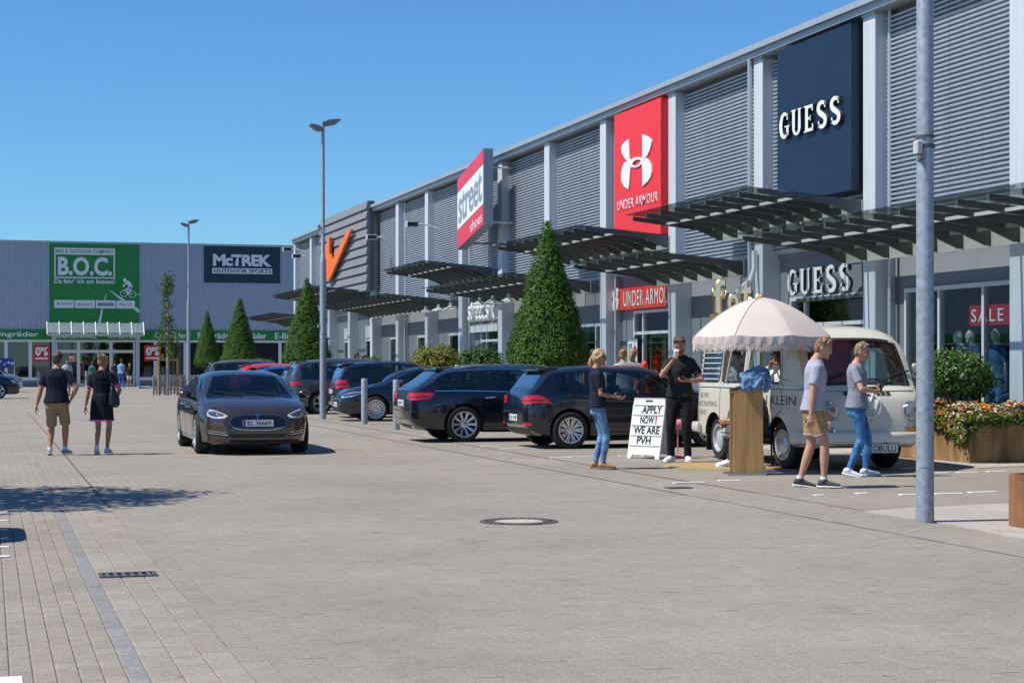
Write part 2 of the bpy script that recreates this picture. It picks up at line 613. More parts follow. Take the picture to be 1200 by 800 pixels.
# white bay marks: short laid lines
mw = mat('white road paint', (0.74, 0.73, 0.7), 0.7, var=0.12, vscale=9)
mb = MB()
for px, py, l in ((808, 566, .42), (1071, 579.8, .36), (1111, 578.8, .36), (1152, 577, .36), (1062, 549, .2), (1100, 554.5, .3), (1134, 553.7, .32), (1168, 552.6, .3),
                  (855, 563.5, .3), (1085, 563, .1), (683, 535.5, .5), (600, 526, .4), (657, 536.5, .35), (735, 534.5, .3), (575, 523, .35), (628, 522.5, .35), (960, 580.5, .12), (1010, 578.5, .14)):
    x, y = ground(px, py)
    mb.box(x - l / 2, x + l / 2, y - .05, y + .05, 0.002, 0.012)
for px, py in ((0, 590), (0, 600), (0, 610), (0, 620.5), (0, 631), (0, 641), (0, 652)):
    x, y = ground(px, py)
    mb.box(x - 1.0, x + 0.07, y - .045, y + .045, 0.0, 0.006)
x, y = ground(0, 797)
mb.box(x - .2, x + .1, y - .16, y + .07, 0.0, 0.006)
tag(mb.obj('bay_marking', mw, park), kind='structure')
# manhole cover in the road
x, y = ground(608, 611)
t = thing('manhole_cover', 'round iron manhole cover with pale concrete centre in the middle of the road', 'manhole cover', (x, y, 0.003))
mb = MB(); mb.lathe([(0.37, -.01), (0.37, 0.004), (0.34, 0.006), (0.235, 0.006), (0.23, 0.0)], 40)
mb.obj('ring', mat('cast iron', (0.075, 0.068, 0.062), 0.7, var=0.3, vscale=20), t, smooth=True)
for k in range(26):
    mb = MB()
    a = 2 * PI * k / 26
    c, s_ = math.cos(a), math.sin(a)
    mb.box(c * .305 - .014, c * .305 + .014, s_ * .305 - .014, s_ * .305 + .014, 0.004, 0.010)
    mb.obj('stud', MATS['cast iron'], t)
mb = MB(); mb.lathe([(0.23, 0.001), (0.001, 0.003)], 32)
mb.obj('cover', mat('manhole concrete', (0.42, 0.38, 0.34), 0.8, var=0.12, vscale=14), t)
# street drain grates
def drain(px, py, w_, l_, label):
    x, y = ground(px, py)
    t = thing('drain_grate', label, 'drain', (x, y, 0.0))
    mb = MB()
    mb.box(-w_ / 2, w_ / 2, -l_ / 2, -l_ / 2 + .03, -.01, .009); mb.box(-w_ / 2, w_ / 2, l_ / 2 - .03, l_ / 2, -.01, .009)
    mb.box(-w_ / 2, -w_ / 2 + .03, -l_ / 2 + .03, l_ / 2 - .03, -.01, .009); mb.box(w_ / 2 - .03, w_ / 2, -l_ / 2 + .03, l_ / 2 - .03, -.01, .009)
    mb.obj('frame', MATS['cast iron'], t)
    mb = MB(); mb.quad((-w_ / 2, -l_ / 2, .002), (w_ / 2, -l_ / 2, .002), (w_ / 2, l_ / 2, .002), (-w_ / 2, l_ / 2, .002))
    mb.obj('pit', mat('drain pit', (0.015, 0.015, 0.017), 0.9), t)
    n = int(w_ / .055)
    bar = MB().box(-.011, .011, -l_ / 2 + .03, l_ / 2 - .03, .002, .008).mesh('bar', mat('grate iron', (0.14, 0.14, 0.16), 0.55, 0.3))
    for k in range(1, n):
        link('bar', bar, t, (-w_ / 2 + k * w_ / n, 0, 0))
drain(150, 673.5, 0.40, 0.26, 'slotted iron drain grate beside the gutter on the left')
drain(795, 571.5, 0.30, 0.2, 'small iron drain grate in front of the rug')
# ================================================================ SHOP BUILDING (right)
ALU = mat('grey-white frame', (0.62, 0.64, 0.66), 0.45, var=0.05)
CLAD = mat('silver cladding', (0.47, 0.52, 0.59), 0.5, 0.15, var=0.11, vscale=2.0, stretch=(1.5, 2.2, .22))
PILM = mat('pillar sheet', (0.60, 0.635, 0.68), 0.5, 0.1, var=0.09, vscale=2.5, stretch=(4, 4, .25))
WALLM = mat('grey render', (0.19, 0.21, 0.24), 0.8, var=0.06, vscale=1.5, bump=0.05)
COPM = mat('coping sheet', (0.40, 0.45, 0.48), 0.45, 0.3, var=0.08)
DARKM = mat('anthracite steel', (0.088, 0.098, 0.097), 0.55, var=0.15, vscale=4)
GLASS = glassmat('shop glass', (0.90, 0.93, 0.92), 0.02, 0.30)
CGLASS = glassmat('canopy glass', (0.80, 0.86, 0.84), 0.06, 0.6)
WHITE = mat('white letters', (0.80, 0.80, 0.80), 0.45)
RED = mat('signal red', (0.82, 0.022, 0.018), 0.4, var=0.03)
shop = thing('shop_building', 'long two storey shopping hall with silver corrugated cladding', 'building', (16, 20, 0))
shop.location = (0, 0, 0)
YP = [19.83 + 5 * i for i in range(16)]
pil = MB().bbox(0, 0.46, 0, 0.47, 0, 7.95, 0.012).mesh('pillar', PILM)
cap = MB().box(-.02, 0.47, -.02, 0.49, 7.95, 8.0).mesh('pillar_cap', COPM)
for y in YP:
    p = link('pillar', pil, shop, (15.69, y, 0))
    link('cap', cap, p)
PW = 0.47
def louvre(y0, y1, z0, z1):
    mb = MB()
    pitch = 0.0835
    n = int((z1 - z0) / pitch)
    prof = []
    for i in range(n):
        z = z0 + i * pitch
        prof += [(16.03, z), (16.03, z + .036), (15.93, z + .040), (15.922, z + .074)]
    prof.append((16.03, z0 + n * pitch))
    vs, fs = [], []
    for x, z in prof: vs += [(x, y0, z), (x, y1, z)]
    for i in range(len(prof) - 1): fs.append((2 * i, 2 * i + 1, 2 * i + 3, 2 * i + 2))
    mb.add(vs, fs)
    return mb.obj('louvre_panel', CLAD, shop, fix=False)
for i in range(15):
    ym_ = (YP[i] + PW + YP[i + 1]) / 2
    louvre(YP[i] + PW, ym_ - .006, 3.8, 7.97); louvre(ym_ + .006, YP[i + 1], 3.8, 7.97)
mb = MB()
mb.box(15.52, 16.5, 12.0, 95.35, 8.13, 8.25); mb.box(15.60, 16.5, 12.0, 95.3, 8.0, 8.128)
mb.obj('coping', COPM, shop)
mb = MB()
mb.box(16.06, 16.4, 12.0, 95.3, 3.7, 8.0); mb.box(16.4, 48, 95.0, 95.3, 0, 8.0); mb.box(16.4, 48, 12.0, 95.0, 7.7, 8.0)
mb.box(47.7, 48, 12, 95, 0, 7.7); mb.box(16.4, 47.7, 12, 12.3, 0, 7.7)
mb.obj('wall', WALLM, shop)
# interiors seen through the glass
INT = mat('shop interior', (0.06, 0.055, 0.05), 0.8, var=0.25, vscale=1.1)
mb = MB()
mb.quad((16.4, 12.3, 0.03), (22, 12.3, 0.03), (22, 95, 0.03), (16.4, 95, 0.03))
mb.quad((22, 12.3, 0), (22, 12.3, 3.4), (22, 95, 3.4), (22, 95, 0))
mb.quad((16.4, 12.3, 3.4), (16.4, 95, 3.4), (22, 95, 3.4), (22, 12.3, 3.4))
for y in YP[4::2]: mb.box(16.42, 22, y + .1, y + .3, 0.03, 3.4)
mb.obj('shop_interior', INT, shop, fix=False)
def opening(y0, y1, wy0, wy1, z0, z1):
    """ground-floor wall of one bay with a hole wy0..wy1, z0..z1"""
    mb = MB()
    if wy0 > y0: mb.box(16.1, 16.35, y0, wy0, 0, z1)
    if wy1 < y1: mb.box(16.1, 16.35, wy1, y1, 0, z1)
    mb.box(16.1, 16.35, y0, y1, z1, 3.698)
    if z0 > 0: mb.box(16.1, 16.35, wy0, wy1, 0, z0)
    mb.obj('wall', WALLM, shop)
def window(wy0, wy1, z0, z1, mull, transom=None, name='window', fw=0.075):
    mb = MB()
    a, b = 16.06, 16.16
    mb.box(a, b, wy0, wy0 + fw, z0, z1); mb.box(a, b, wy1 - fw, wy1, z0, z1)
    mb.box(a, b, wy0 + fw, wy1 - fw, z0, z0 + fw); mb.box(a, b, wy0 + fw, wy1 - fw, z1 - fw, z1)
    for m in mull: mb.box(a + .002, b, m - fw / 2, m + fw / 2, z0 + fw, z1 - fw)
    if transom: mb.box(a + .004, b, wy0 + fw, wy1 - fw, transom - fw / 2, transom + fw / 2)
    f = mb.obj(name, ALU, shop)
    ed = [wy0 + fw] + sorted(mull) + [wy1 - fw]
    for i in range(len(ed) - 1):
        zz = [(z0 + fw, z1 - fw)] if not transom else [(z0 + fw, transom - fw / 2), (transom + fw / 2, z1 - fw)]
        for c, d in zz:
            MB().box(16.10, 16.108, ed[i] + .01, ed[i + 1] - .01, c, d).obj('pane', GLASS, f)
    return f
door_bays = {2: 'a', 4: 'b', 7: 'c'}
for i in range(15):
    y0, y1 = YP[i] + PW, YP[i + 1]
    if i in door_bays:
        if i == 2: wy0, wy1 = y0 + .02, y1 - .55
        else: wy0, wy1 = y0 + .05, y1 - 1.1
        zt = 2.88
        opening(y0, y1, wy0, wy1, 0.0, zt)
        m1 = wy0 + .25; m2 = wy1 - .7
        window(wy0, wy1, 0.04, zt, [m1, m2], 2.3, 'door')
        # sliding leaves
        mid = (m1 + m2) / 2
        for q in (mid - .95, mid + .05):
            mb = MB()
            for a in (q, q + .86): mb.box(16.17, 16.21, a, a + .05, .05, 2.24)
            mb.box(16.17, 16.21, q + .05, q + .86, .05, .13); mb.box(16.17, 16.21, q + .05, q + .86, 2.18, 2.24)
            mb.obj('sliding_door', mat('door frame dark', (0.2, 0.2, 0.2), 0.5), shop)
    elif i in (0, 1):
        wy0, wy1 = y0 + .12, y1 - .42
        opening(y0, y1, wy0, wy1, 0.3, 2.87)
        window(wy0, wy1, 0.3, 2.87, [wy0 + 1.30, wy0 + 2.76], None)
    else:
        wy0, wy1 = y0 + .1, y1 - 1.75
        opening(y0, y1, wy0, wy1, 0.15, 2.62)
        window(wy0, wy1, 0.15, 2.62, [(wy0 + wy1) / 2], 1.75 if i in (11, 12, 13) else None)
        if i in (11, 12, 13):
            mb = MB()
            n = 9
            for k in range(n):
                ya = wy0 + k * (wy1 - wy0) / n
                mb.box(16.05, 16.098, ya + .02, ya + (wy1 - wy0) / n - .02, 2.68, 3.2)
            mb.obj('vent_panel', ALU, shop)
# downpipes and the pipe bend on the pillars
def pipe(path, r, m, name='downpipe'):
    return MB().tube(path, r, 10).obj(name, m, shop, smooth=True)
PIPE = mat('galvanised pipe', (0.5, 0.53, 0.55), 0.4, 0.5, var=0.15, vscale=9)
y = YP[3] - .13
pipe([(15.62, y + .62, 8.0), (15.62, y + .62, 0.1)], .05, PIPE)
yq = YP[3] + .22
pipe([(15.60, yq, 3.9), (15.60, yq, 3.5), (15.5, yq - .05, 3.28), (15.35, yq + .28, 3.05), (15.4, yq + .36, 2.9), (15.60, yq + .3, 2.75), (15.62, yq + .3, .2)], .055, mat('white pipe', (0.68, 0.7, 0.7), 0.4))
for yy in (YP[2] - .13, YP[9] + .75, YP[8] - .12, YP[5] - .12, YP[10] - .15):
    pipe([(15.93, yy, 8.0), (15.93, yy, 0.1)], .045, PIPE)

# ---------------------------------------------------------------- canopies
beam_prof = [(13.55, 0.0), (15.66, -.18), (15.66, -.47), (15.58, -.47), (15.08, -.265), (13.55, -.085)]
beam_me = MB().prism([(p[0], p[1]) for p in beam_prof], lambda u, v, d: (u, d, v), 0.0, 0.055).mesh('beam', DARKM, fix=True)
def canopy(ya, yb, zt, n, label):
    t = thing('glass_canopy', label, 'canopy', (0, ya, zt), group='canopies along the shop fronts')
    st = (yb - ya - .055) / n
    for k in range(n + 1): link('beam', beam_me, t, (0, k * st, 0))
    zf = lambda x: (x - 13.55) / (15.66 - 13.55) * -.18
    pane = MB()
    x0, x1 = 13.36, 15.60
    y0, y1 = 0.012, st - .012
    vs = [(x, y, zf(x) + dz) for dz in (.012, .024) for x, y in ((x0, y0), (x1, y0), (x1, y1), (x0, y1))]
    pane.add(vs, [(3, 2, 1, 0), (4, 5, 6, 7), (0, 1, 5, 4), (1, 2, 6, 5), (2, 3, 7, 6), (3, 0, 4, 7)])
    pm = pane.mesh('glass_pane', CGLASS)
    for k in range(n): link('glass_pane', pm, t, (0, .027 + k * st, 0))
    pu = MB().box(14.33, 14.39, .06, st - .005, zf(14.36) - .095, zf(14.36) - .045).mesh('purlin', ALU)
    for k in range(n): link('purlin', pu, t, (0, k * st, 0))
    MB().box(15.662, 15.685, -.02, yb - ya + .02, -.49, -.17).obj('wall_plate', mat('wall plate', (0.42, 0.43, 0.42), 0.6, var=0.1), t)
    MB().box(15.40, 15.46, .06, yb - ya - .05, zf(15.43) - .1, zf(15.43) - .03).obj('gutter_bar', DARKM, t)
    return t
canopy(19.8, 31.0, 3.89, 13, 'nearest lower steel and glass canopy over the window with the sale banner')
canopy(30.3, 36.95, 4.72, 8, 'upper dark steel and glass canopy under the navy sign panel')
canopy(35.75, 41.05, 3.89, 6, 'lower steel and glass canopy over the shop door with the small red sign')
canopy(40.2, 47.8, 4.76, 9, 'upper steel and glass canopy at the foot of the tall red sign panel')
canopy(46.0, 56.2, 3.92, 12, 'lower steel and glass canopy behind the largest clipped cone tree')
canopy(55.8, 62.2, 4.80, 8, 'upper steel and glass canopy below the slanted red and white sign')
canopy(61.5, 75.0, 3.96, 16, 'long lower steel and glass canopy under the slatted panel with the orange emblem')
canopy(76.0, 88.0, 4.86, 14, 'upper steel and glass canopy at the far left end by the second cone tree')
canopy(87.4, 97.2, 4.02, 12, 'lowest farthest steel and glass canopy touching the building corner')
# bell lamps under the canopies
bell = MB().lathe([(0.02, .22), (.05, .2), (.06, .12), (.16, .07), (.24, 0), (.22, 0), (.13, .05), (0.01, .07)], 20).mesh('shade', mat('lamp enamel', (0.62, 0.62, 0.58), 0.4), smooth=True)
for n_, (px, py, X, lab) in enumerate(((499, 343, 14.9, 'left bell lamp under the left canopy below the slanted sign'), (514, 342, 14.9, 'middle bell lamp under the left canopy below the slanted sign'), (528, 340, 14.9, 'right bell lamp under the left canopy below the slanted sign'), (562, 359, 14.6, 'left bell lamp over the street shoes shop door'), (577, 356, 14.6, 'middle bell lamp over the street shoes shop door'), (596, 353, 14.6, 'right bell lamp, the one nearest the biggest cone tree'))):
    y, z = onX(px, py + 14, X)
    z = 3.34
    t = thing('canopy_lamp', lab, 'lamp', (X, y, z), group='bell lamps under the canopies')
    link('shade', bell, t)
    MB().cyl((0, 0, .2), (0, 0, .55), .012).obj('rod', DARKM, t)
# small flood lights on brackets on the pillars
def flood(px, py, X, label):
    y, z = onX(px, py, X)
    t = thing('wall_floodlight', label, 'floodlight', (X, y, z))
    MB().tube([(0, 0, 0), (0.25, -.02, .02), (15.69 - X, -.05, -.15)], .03, 8).obj('arm', ALU, t, smooth=True)
    MB().bbox(-.42, .02, -.16, .16, -.1, .1, .03).obj('housing', mat('lamp grey', (0.45, 0.47, 0.5), 0.4), t)
    MB().box(-.40, -.02, -.163, -.160, -.08, .08).obj('lens', mat('lamp lens', (0.03, 0.035, 0.04), 0.15), t)
    return t
flood(341, 292, 14.9, 'dark box floodlight on a bracket at the far corner of the shopping hall')
flood(489, 263, 14.9, 'white floodlight on an arm between two pillars left of the slanted sign')
flood(441, 278, 15.3, 'floodlight on the pillar right of the slatted panel')
flood(352, 300, 15.3, 'floodlight below the box light at the building corner')

# ---------------------------------------------------------------- signs on the shop fronts
def west(X):
    return lambda u, v, d: (X - d, u, v)
def pxpoly(pts, X): return [onX(px, py, X) for px, py in pts]
# navy panel with serif letters
NAVY = mat('navy panel', (0.0055, 0.018, 0.045), 0.45, var=0.06, vscale=0.8)
ya, za = onX(997.5, 25, 15.5); yb, zb_ = onX(911, 58, 15.5)
t = thing('shop_sign', 'tall navy blue sign panel with white GUESS letters on the upper wall', 'sign', (15.5, (ya + yb) / 2, 6.2))
mb = MB(); mb.box(0, .4, -(yb - ya) / 2, (yb - ya) / 2, 4.75 - 6.2, 7.88 - 6.2); mb.obj('panel', NAVY, t)
def arc(cx, cy, rx, ry, a0, a1, n=14):
    return [(cx + rx * math.cos(R(a0 + (a1 - a0) * i / n)), cy + ry * math.sin(R(a0 + (a1 - a0) * i / n))) for i in range(n + 1)]
def serif_letter(ch, fn, d0, d1):
    """condensed slab-serif capital in a 0.7 x 1 box, pen strokes with contrast"""
    mb = MB()
    T, H = 0.17, 0.085
    def bar(u0, u1, v0, v1): mb.prism([(u0, v0), (u1, v0), (u1, v1), (u0, v1)], fn, d0, d1)
    if ch == 'U':
        p = [(.17, .95), (.17, .3)] + arc(.36, .28, .19, .24, 180, 360, 10) + [(.55, .95)]
        strokes(mb, p, [T, T] + [T - (T - .1) * math.sin(PI * i / 10) for i in range(11)] + [T * .72], fn, d0, d1)
        bar(.02, .32, .95, 1.0); bar(.44, .68, .95, 1.0)
    elif ch == 'E':
        bar(.12, .12 + T, .05, .95); bar(.03, .6, .95, 1.0); bar(.03, .62, 0.0, .05)
        bar(.12 + T, .55, .88, .948); bar(.12 + T, .57, .052, .12); bar(.12 + T, .46, .46, .54)
        bar(.53, .6, .76, .949); bar(.55, .62, .051, .27); bar(.42, .47, .40, .60)
    elif ch == 'S':
        p = arc(.35, .745, .22, .21, 25, 190, 12) + [(.2, .6), (.35, .5), (.5, .4)] + arc(.35, .255, .22, .21, 20, -155, 12)
        n = len(p)
        strokes(mb, p, [.1 + .1 * math.sin(PI * i / (n - 1)) for i in range(n)], fn, d0, d1)
        bar(.5, .57, .74, .96); bar(.12, .19, .05, .28)
    elif ch == 'G':
        p = arc(.37, .5, .25, .45, 40, 318, 26)
        n = len(p)
        strokes(mb, p, [.085 + .115 * max(0.0, math.sin(PI * i / (n - 1))) ** 1.5 for i in range(n)], fn, d0, d1)
        bar(.50, .50 + T * .85, .1, .42); bar(.38, .72, .42, .47); bar(.52, .6, .7, .93)
    return mb
def serif_word(word, X, pA, pB, parent, org, depth, m):
    """letters between two baseline points pA (left) and pB (right), each given as px, py bottom, py top"""
    y0, z0 = onX(pA[0], pA[1], X); y1, z1 = onX(pB[0], pB[1], X)
    h = (onX(pA[0], pA[2], X)[1] - z0 + onX(pB[0], pB[2], X)[1] - z1) / 2
    base = (z0 + z1) / 2
    step = (y1 - y0) / len(word)
    wd = step / 0.86 * -1
    for i, ch in enumerate(word):
        yy = y0 + i * step
        fn = lambda u, v, d: (X - d - org[0], yy - u * wd * 1.06 - org[1], base + v * h - org[2])
        o = serif_letter(ch, fn, 0.0, depth).obj('letter', m, parent)
        o.data.materials.append(mat('letter side shade', (0.06, 0.065, 0.075), .5))  # shade on the letter sides is painted in with this dark colour
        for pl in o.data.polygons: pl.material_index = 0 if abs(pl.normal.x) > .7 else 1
LETW = mat('white letter face', (0.82, 0.82, 0.80), 0.4)
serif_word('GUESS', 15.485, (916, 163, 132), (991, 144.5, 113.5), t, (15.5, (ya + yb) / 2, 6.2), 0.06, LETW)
# letters over the door
y0, z0 = onX(965, 330, 15.8)
t = thing('shop_lettering', 'large white GUESS letters standing over the glazed shop entrance', 'sign', (15.8, y0, z0))
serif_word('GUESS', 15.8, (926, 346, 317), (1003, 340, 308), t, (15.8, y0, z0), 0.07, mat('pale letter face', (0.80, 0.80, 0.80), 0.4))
MB().box(.12, .2, -1.5, 1.5, -.35, -.28).obj('rail', DARKM, t)
# tall red panel
ya, _ = onX(774.5, 112, 15.5); yb, _ = onX(720, 132, 15.5)
yc = (ya + yb) / 2
t = thing('shop_sign', 'tall bright red sign panel with white crossed emblem and UNDER ARMOUR', 'sign', (15.5, yc, 6.2))
MB().box(0, .42, -(yb - ya) / 2, (yb - ya) / 2, 4.62 - 6.2, 7.9 - 6.2).obj('panel', RED, t)
def trace(zx, zy): return onX(700 + zx / 4.444, 100 + zy / 4.444, 15.5)
def emblem(mb, fn, T_):
    up = [(128, 330), (133, 312), (150, 292), (168, 281), (170, 300), (171, 340), (173, 388)]
    L = [(168, 281), (150, 293), (134, 312), (128, 328), (132, 348), (142, 370), (156, 390), (172, 404), (182, 393), (173, 385), (171, 340)]
    Rr = [(238, 257), (262, 264), (280, 278), (287, 292), (284, 316), (276, 342), (263, 366), (250, 382), (238, 376), (240, 340), (240, 300)]
    L2 = [(172, 404), (156, 398), (145, 404), (136, 425), (130, 450), (128, 478), (132, 505), (145, 527), (166, 543), (170, 520), (174, 470), (177, 430)]
    R2 = [(250, 376), (262, 382), (276, 398), (285, 420), (288, 450), (282, 478), (268, 500), (240, 526), (240, 490), (240, 440), (236, 402)]
    for q in (L, Rr, L2, R2): mb.prism([T_(a, b) for a, b in q], fn, 0.0, .03)
    ring = [(172, 404), (184, 385), (200, 376), (220, 373), (238, 377), (252, 386), (238, 408), (222, 422), (200, 430), (184, 424)]
    hole = [(190, 405), (200, 393), (214, 386), (228, 388), (234, 394), (224, 408), (212, 416), (198, 418), (191, 413), (188, 409)]
    a = [fn(*T_(*p), .034) for p in ring]; b = [fn(*T_(*p), .034) for p in hole]
    mb.add(a + b, [(i, (i + 1) % 10, 10 + (i + 1) % 10, 10 + i) for i in range(10)])
mb = MB(); fnw = lambda u, v, d: (-d, u - yc, v - 6.2)
emblem(mb, fnw, trace)
mb.obj('emblem', WHITE, t, fix=False)
pa, pb = onX(724, 241, 15.5), onX(771.5, 231, 15.5)
put_text('lettering', 'UNDER ARMOUR', (-.012, (pa[0] + pb[0]) / 2 - yc, (pa[1] + pb[1]) / 2 - 6.2), WEST, pa[0] - pb[0], .25, WHITE, t, .004, .004, 1.16)
# small red fascia over the door
X = 15.92
ya = YP[4] + PW + .02; yb = onX(717.5, 350, X)[0]
z0 = onX(719, 364, X)[1]; z1 = onX(719, 339.5, X)[1]
t = thing('shop_fascia', 'red fascia of five panels with white UNDER ARMOUR letters over the entrance', 'sign', (X, (ya + yb) / 2, (z0 + z1) / 2))
RED2 = mat('fascia red', (0.80, 0.05, 0.02), 0.4)
n = 5
pw = (yb - ya) / n
for k in range(n):
    MB().box(0, .16, -(yb - ya) / 2 + k * pw + .012, -(yb - ya) / 2 + (k + 1) * pw - .012, -(z1 - z0) / 2, (z1 - z0) / 2).obj('panel', RED2, t)
put_text('lettering', 'UNDER ARMOUR', (-.01, -.35, 0), WEST, 3.5, .40, WHITE, t, .006, .0, 1.16)
yy = (yb - ya) / 2
tr2 = lambda a, b: ((a - 128) / 160 * -.42 + yy - .12, (400 - b) / 286 * .62)
mb = MB(); emblem(mb, lambda u, v, d: (-d - .004, u, v), tr2)
mb.obj('emblem', WHITE, t, fix=False)
# slanted blade sign
X = 14.9
y1_, y0_ = onX(536.4, 250, X)[0], onX(567, 250, X)[0]
zr0, zr1, zl0, zl1 = onX(567, 263, X)[1], onX(567, 173.8, X)[1], onX(536.4, 292.8, X)[1], onX(536.4, 210.5, X)[1]
ym, zm = (y0_ + y1_) / 2, (zr0 + zl1) / 2
t = thing('blade_sign', 'slanted red and white sign reading street shoes standing off the wall on brackets', 'sign', (X, ym, zm))
def par(s_, q):  # s_ 0 left .. 1 right, q 0 bottom .. 1 top
    return (y1_ + (y0_ - y1_) * s_ - ym, (zl0 + (zr0 - zl0) * s_) * (1 - q) + (zl1 + (zr1 - zl1) * s_) * q - zm)
fn = lambda u, v, d: (-d, u, v)
mb = MB(); mb.prism([par(0, 0), par(1, 0), par(1, 1), par(0, 1)], fn, -.3, 0.0)
mb.obj('box', mat('sign casing', (0.33, 0.37, 0.42), 0.5), t)
SRED = mat('sign red', (0.72, 0.045, 0.075), 0.4)
for a, b, m, nm in ((0, .27, SRED, 'panel'), (.272, .80, mat('sign white', (0.78, 0.8, 0.8), 0.4), 'panel'), (.802, 1, SRED, 'panel')):
    mb = MB(); mb.prism([par(.01, a + .004), par(.99, a + .004), par(.99, b - .004), par(.01, b - .004)], fn, .001, .02)
    mb.obj(nm, m, t)
def slant_text(txt, s0, s1, q0, q1, m, bold):
    me = text_mesh(txt, 1.0, 1.0, 0.0, bold, .95)
    for v in me.vertices:
        s_ = s0 + (s1 - s0) * (v.co.x + .5); q = q0 + (q1 - q0) * (v.co.y + .5)
        u, z = par(s_, q)
        v.co = (-.024, u, z)
    me.materials.append(m)
    link('lettering', me, t)
slant_text('street', .06, .95, .33, .75, mat('sign grey letters', (0.24, 0.31, 0.34), 0.5), .02)
slant_text('shoes', .52, .96, .06, .2, WHITE, .0)
mb = MB()
for zz in (zr1 - .55 - zm, zr0 + .1 - zm):
    mb.cyl((.3, y0_ + .35 - ym, zz), (1.05, y0_ + .35 - ym, zz), .035)
    mb.cyl((.3, y1_ - .4 - ym, zz - .5), (1.05, y1_ - .4 - ym, zz - .5), .035)
mb.obj('bracket', ALU, t)
# slatted grey panel with the orange emblem
X = 15.4
y0_, y1_ = 74.4, 85.6
t = thing('slatted_panel', 'big grey horizontal board panel rising above the roof edge behind the orange emblem', 'panel', (X, 80, 6.5))
n = 10
hh = (8.45 - 4.62) / n
bd = MB()
bd.add([(0, y0_ - 80, 0.0), (0, y1_ - 80, 0.0), (-.075, y1_ - 80, .03), (-.075, y0_ - 80, .03), (-.005, y0_ - 80, hh - .02), (-.005, y1_ - 80, hh - .02), (.1, y0_ - 80, 0), (.1, y1_ - 80, 0), (.1, y0_ - 80, hh - .02), (.1, y1_ - 80, hh - .02)],
       [(1, 0, 3, 2), (2, 3, 4, 5), (5, 4, 8, 9), (0, 1, 7, 6), (6, 7, 9, 8), (0, 6, 8, 4, 3), (1, 2, 5, 9, 7)])
bdm = bd.mesh('slat', mat('grey board', (0.20, 0.21, 0.22), 0.6, var=0.06), fix=True)
for k in range(n): link('slat', bdm, t, (0, 0, 4.62 - 6.5 + k * hh))
MB().box(.105, .3, y0_ - 80, y1_ - 80, 4.62 - 6.5, 8.42 - 6.5).obj('backing', DARKM, t)
X = 15.2
y0, z0 = onX(392, 300, X)
t = thing('emblem_sign', 'orange tick shaped emblem mounted on the grey slatted panel', 'sign', (X, y0, z0))
poly = [(340 + a / 4, 230 + b / 4) for a, b in ((180, 192), (190, 192), (190, 270), (194, 296), (204, 296), (272, 162), (292, 155), (189, 392), (176, 394), (165, 345), (158, 300), (166, 262), (176, 225))]
mb = MB(); mb.prism([(u - y0, v - z0) for u, v in pxpoly(poly, X)], fn, -.06, .06)
mb.obj('emblem', mat('emblem orange', (0.86, 0.17, 0.012), 0.45), t)
# street shoes lettering over its door
y0, z0 = onX(570, 362, 15.9)
t = thing('shop_lettering', 'small white street shoes lettering over the shop door left of the largest cone tree', 'sign', (15.9, y0, z0))
put_text('lettering', 'street shoes', (0, 0, 0), WEST, 4.3, .8, LETW, t, .08, .02, .95)
MB().box(.02, .12, -2.2, 2.2, -.75, -.5).obj('rail', ALU, t)
# sale banner
X = 16.115
ya, yb = onX(1183, 370, X)[0], onX(1136, 370, X)[0]
z1, z0 = onX(1160, 357, X)[1], onX(1160, 381, X)[1]
t = thing('sale_banner', 'red SALE banner hanging behind the shop window above the mannequins', 'banner', (X, (ya + yb) / 2, (z0 + z1) / 2))
MB().box(0, .02, -(yb - ya) / 2, (yb - ya) / 2, -(z1 - z0) / 2, (z1 - z0) / 2).obj('cloth', mat('banner red', (0.62, 0.012, 0.016), 0.5, emit=0.0), t)
put_text('lettering', 'SALE', (-.006, 0.05, 0), WEST, (yb - ya) * .8, (z1 - z0) * .62, WHITE, t, .004, .0, 1.25)
# notice and red stand in the door window
X = 16.02
y0, z0 = onX(741, 416, X)
t = thing('door_notice', 'white notice with red round symbol stuck on the shop door glass', 'notice', (X, y0, z0))
MB().box(0, .01, -.36, .36, -.55, .42).obj('sheet', WHITE, t)
mb = MB(); mb.lathe([(.16, 0), (.001, 0)], 20)
o = mb.obj('disc', RED, t); o.matrix_local = frame_mat((-.006, -.2, .08), *WEST)
put_text('lettering', 'STOP', (-.010, -.2, .08), WEST, .26, .07, WHITE, t)
MB().box(-.004, -.003, .02, .28, -.35, .3).obj('photo_print', mat('print grey', (0.35, 0.28, 0.24), 0.6, var=.3, vscale=9), t)
X = 16.5
y0, z0 = onX(766, 425, X)
t = thing('red_display', 'red upright display board inside the entrance doors', 'display', (X, y0, 0.03))
MB().box(0, .3, -.3, .3, 0, 1.72).obj('board', RED, t)
put_text('lettering', 'SALE', (-.008, 0, 1.3), WEST, .45, .16, WHITE, t)

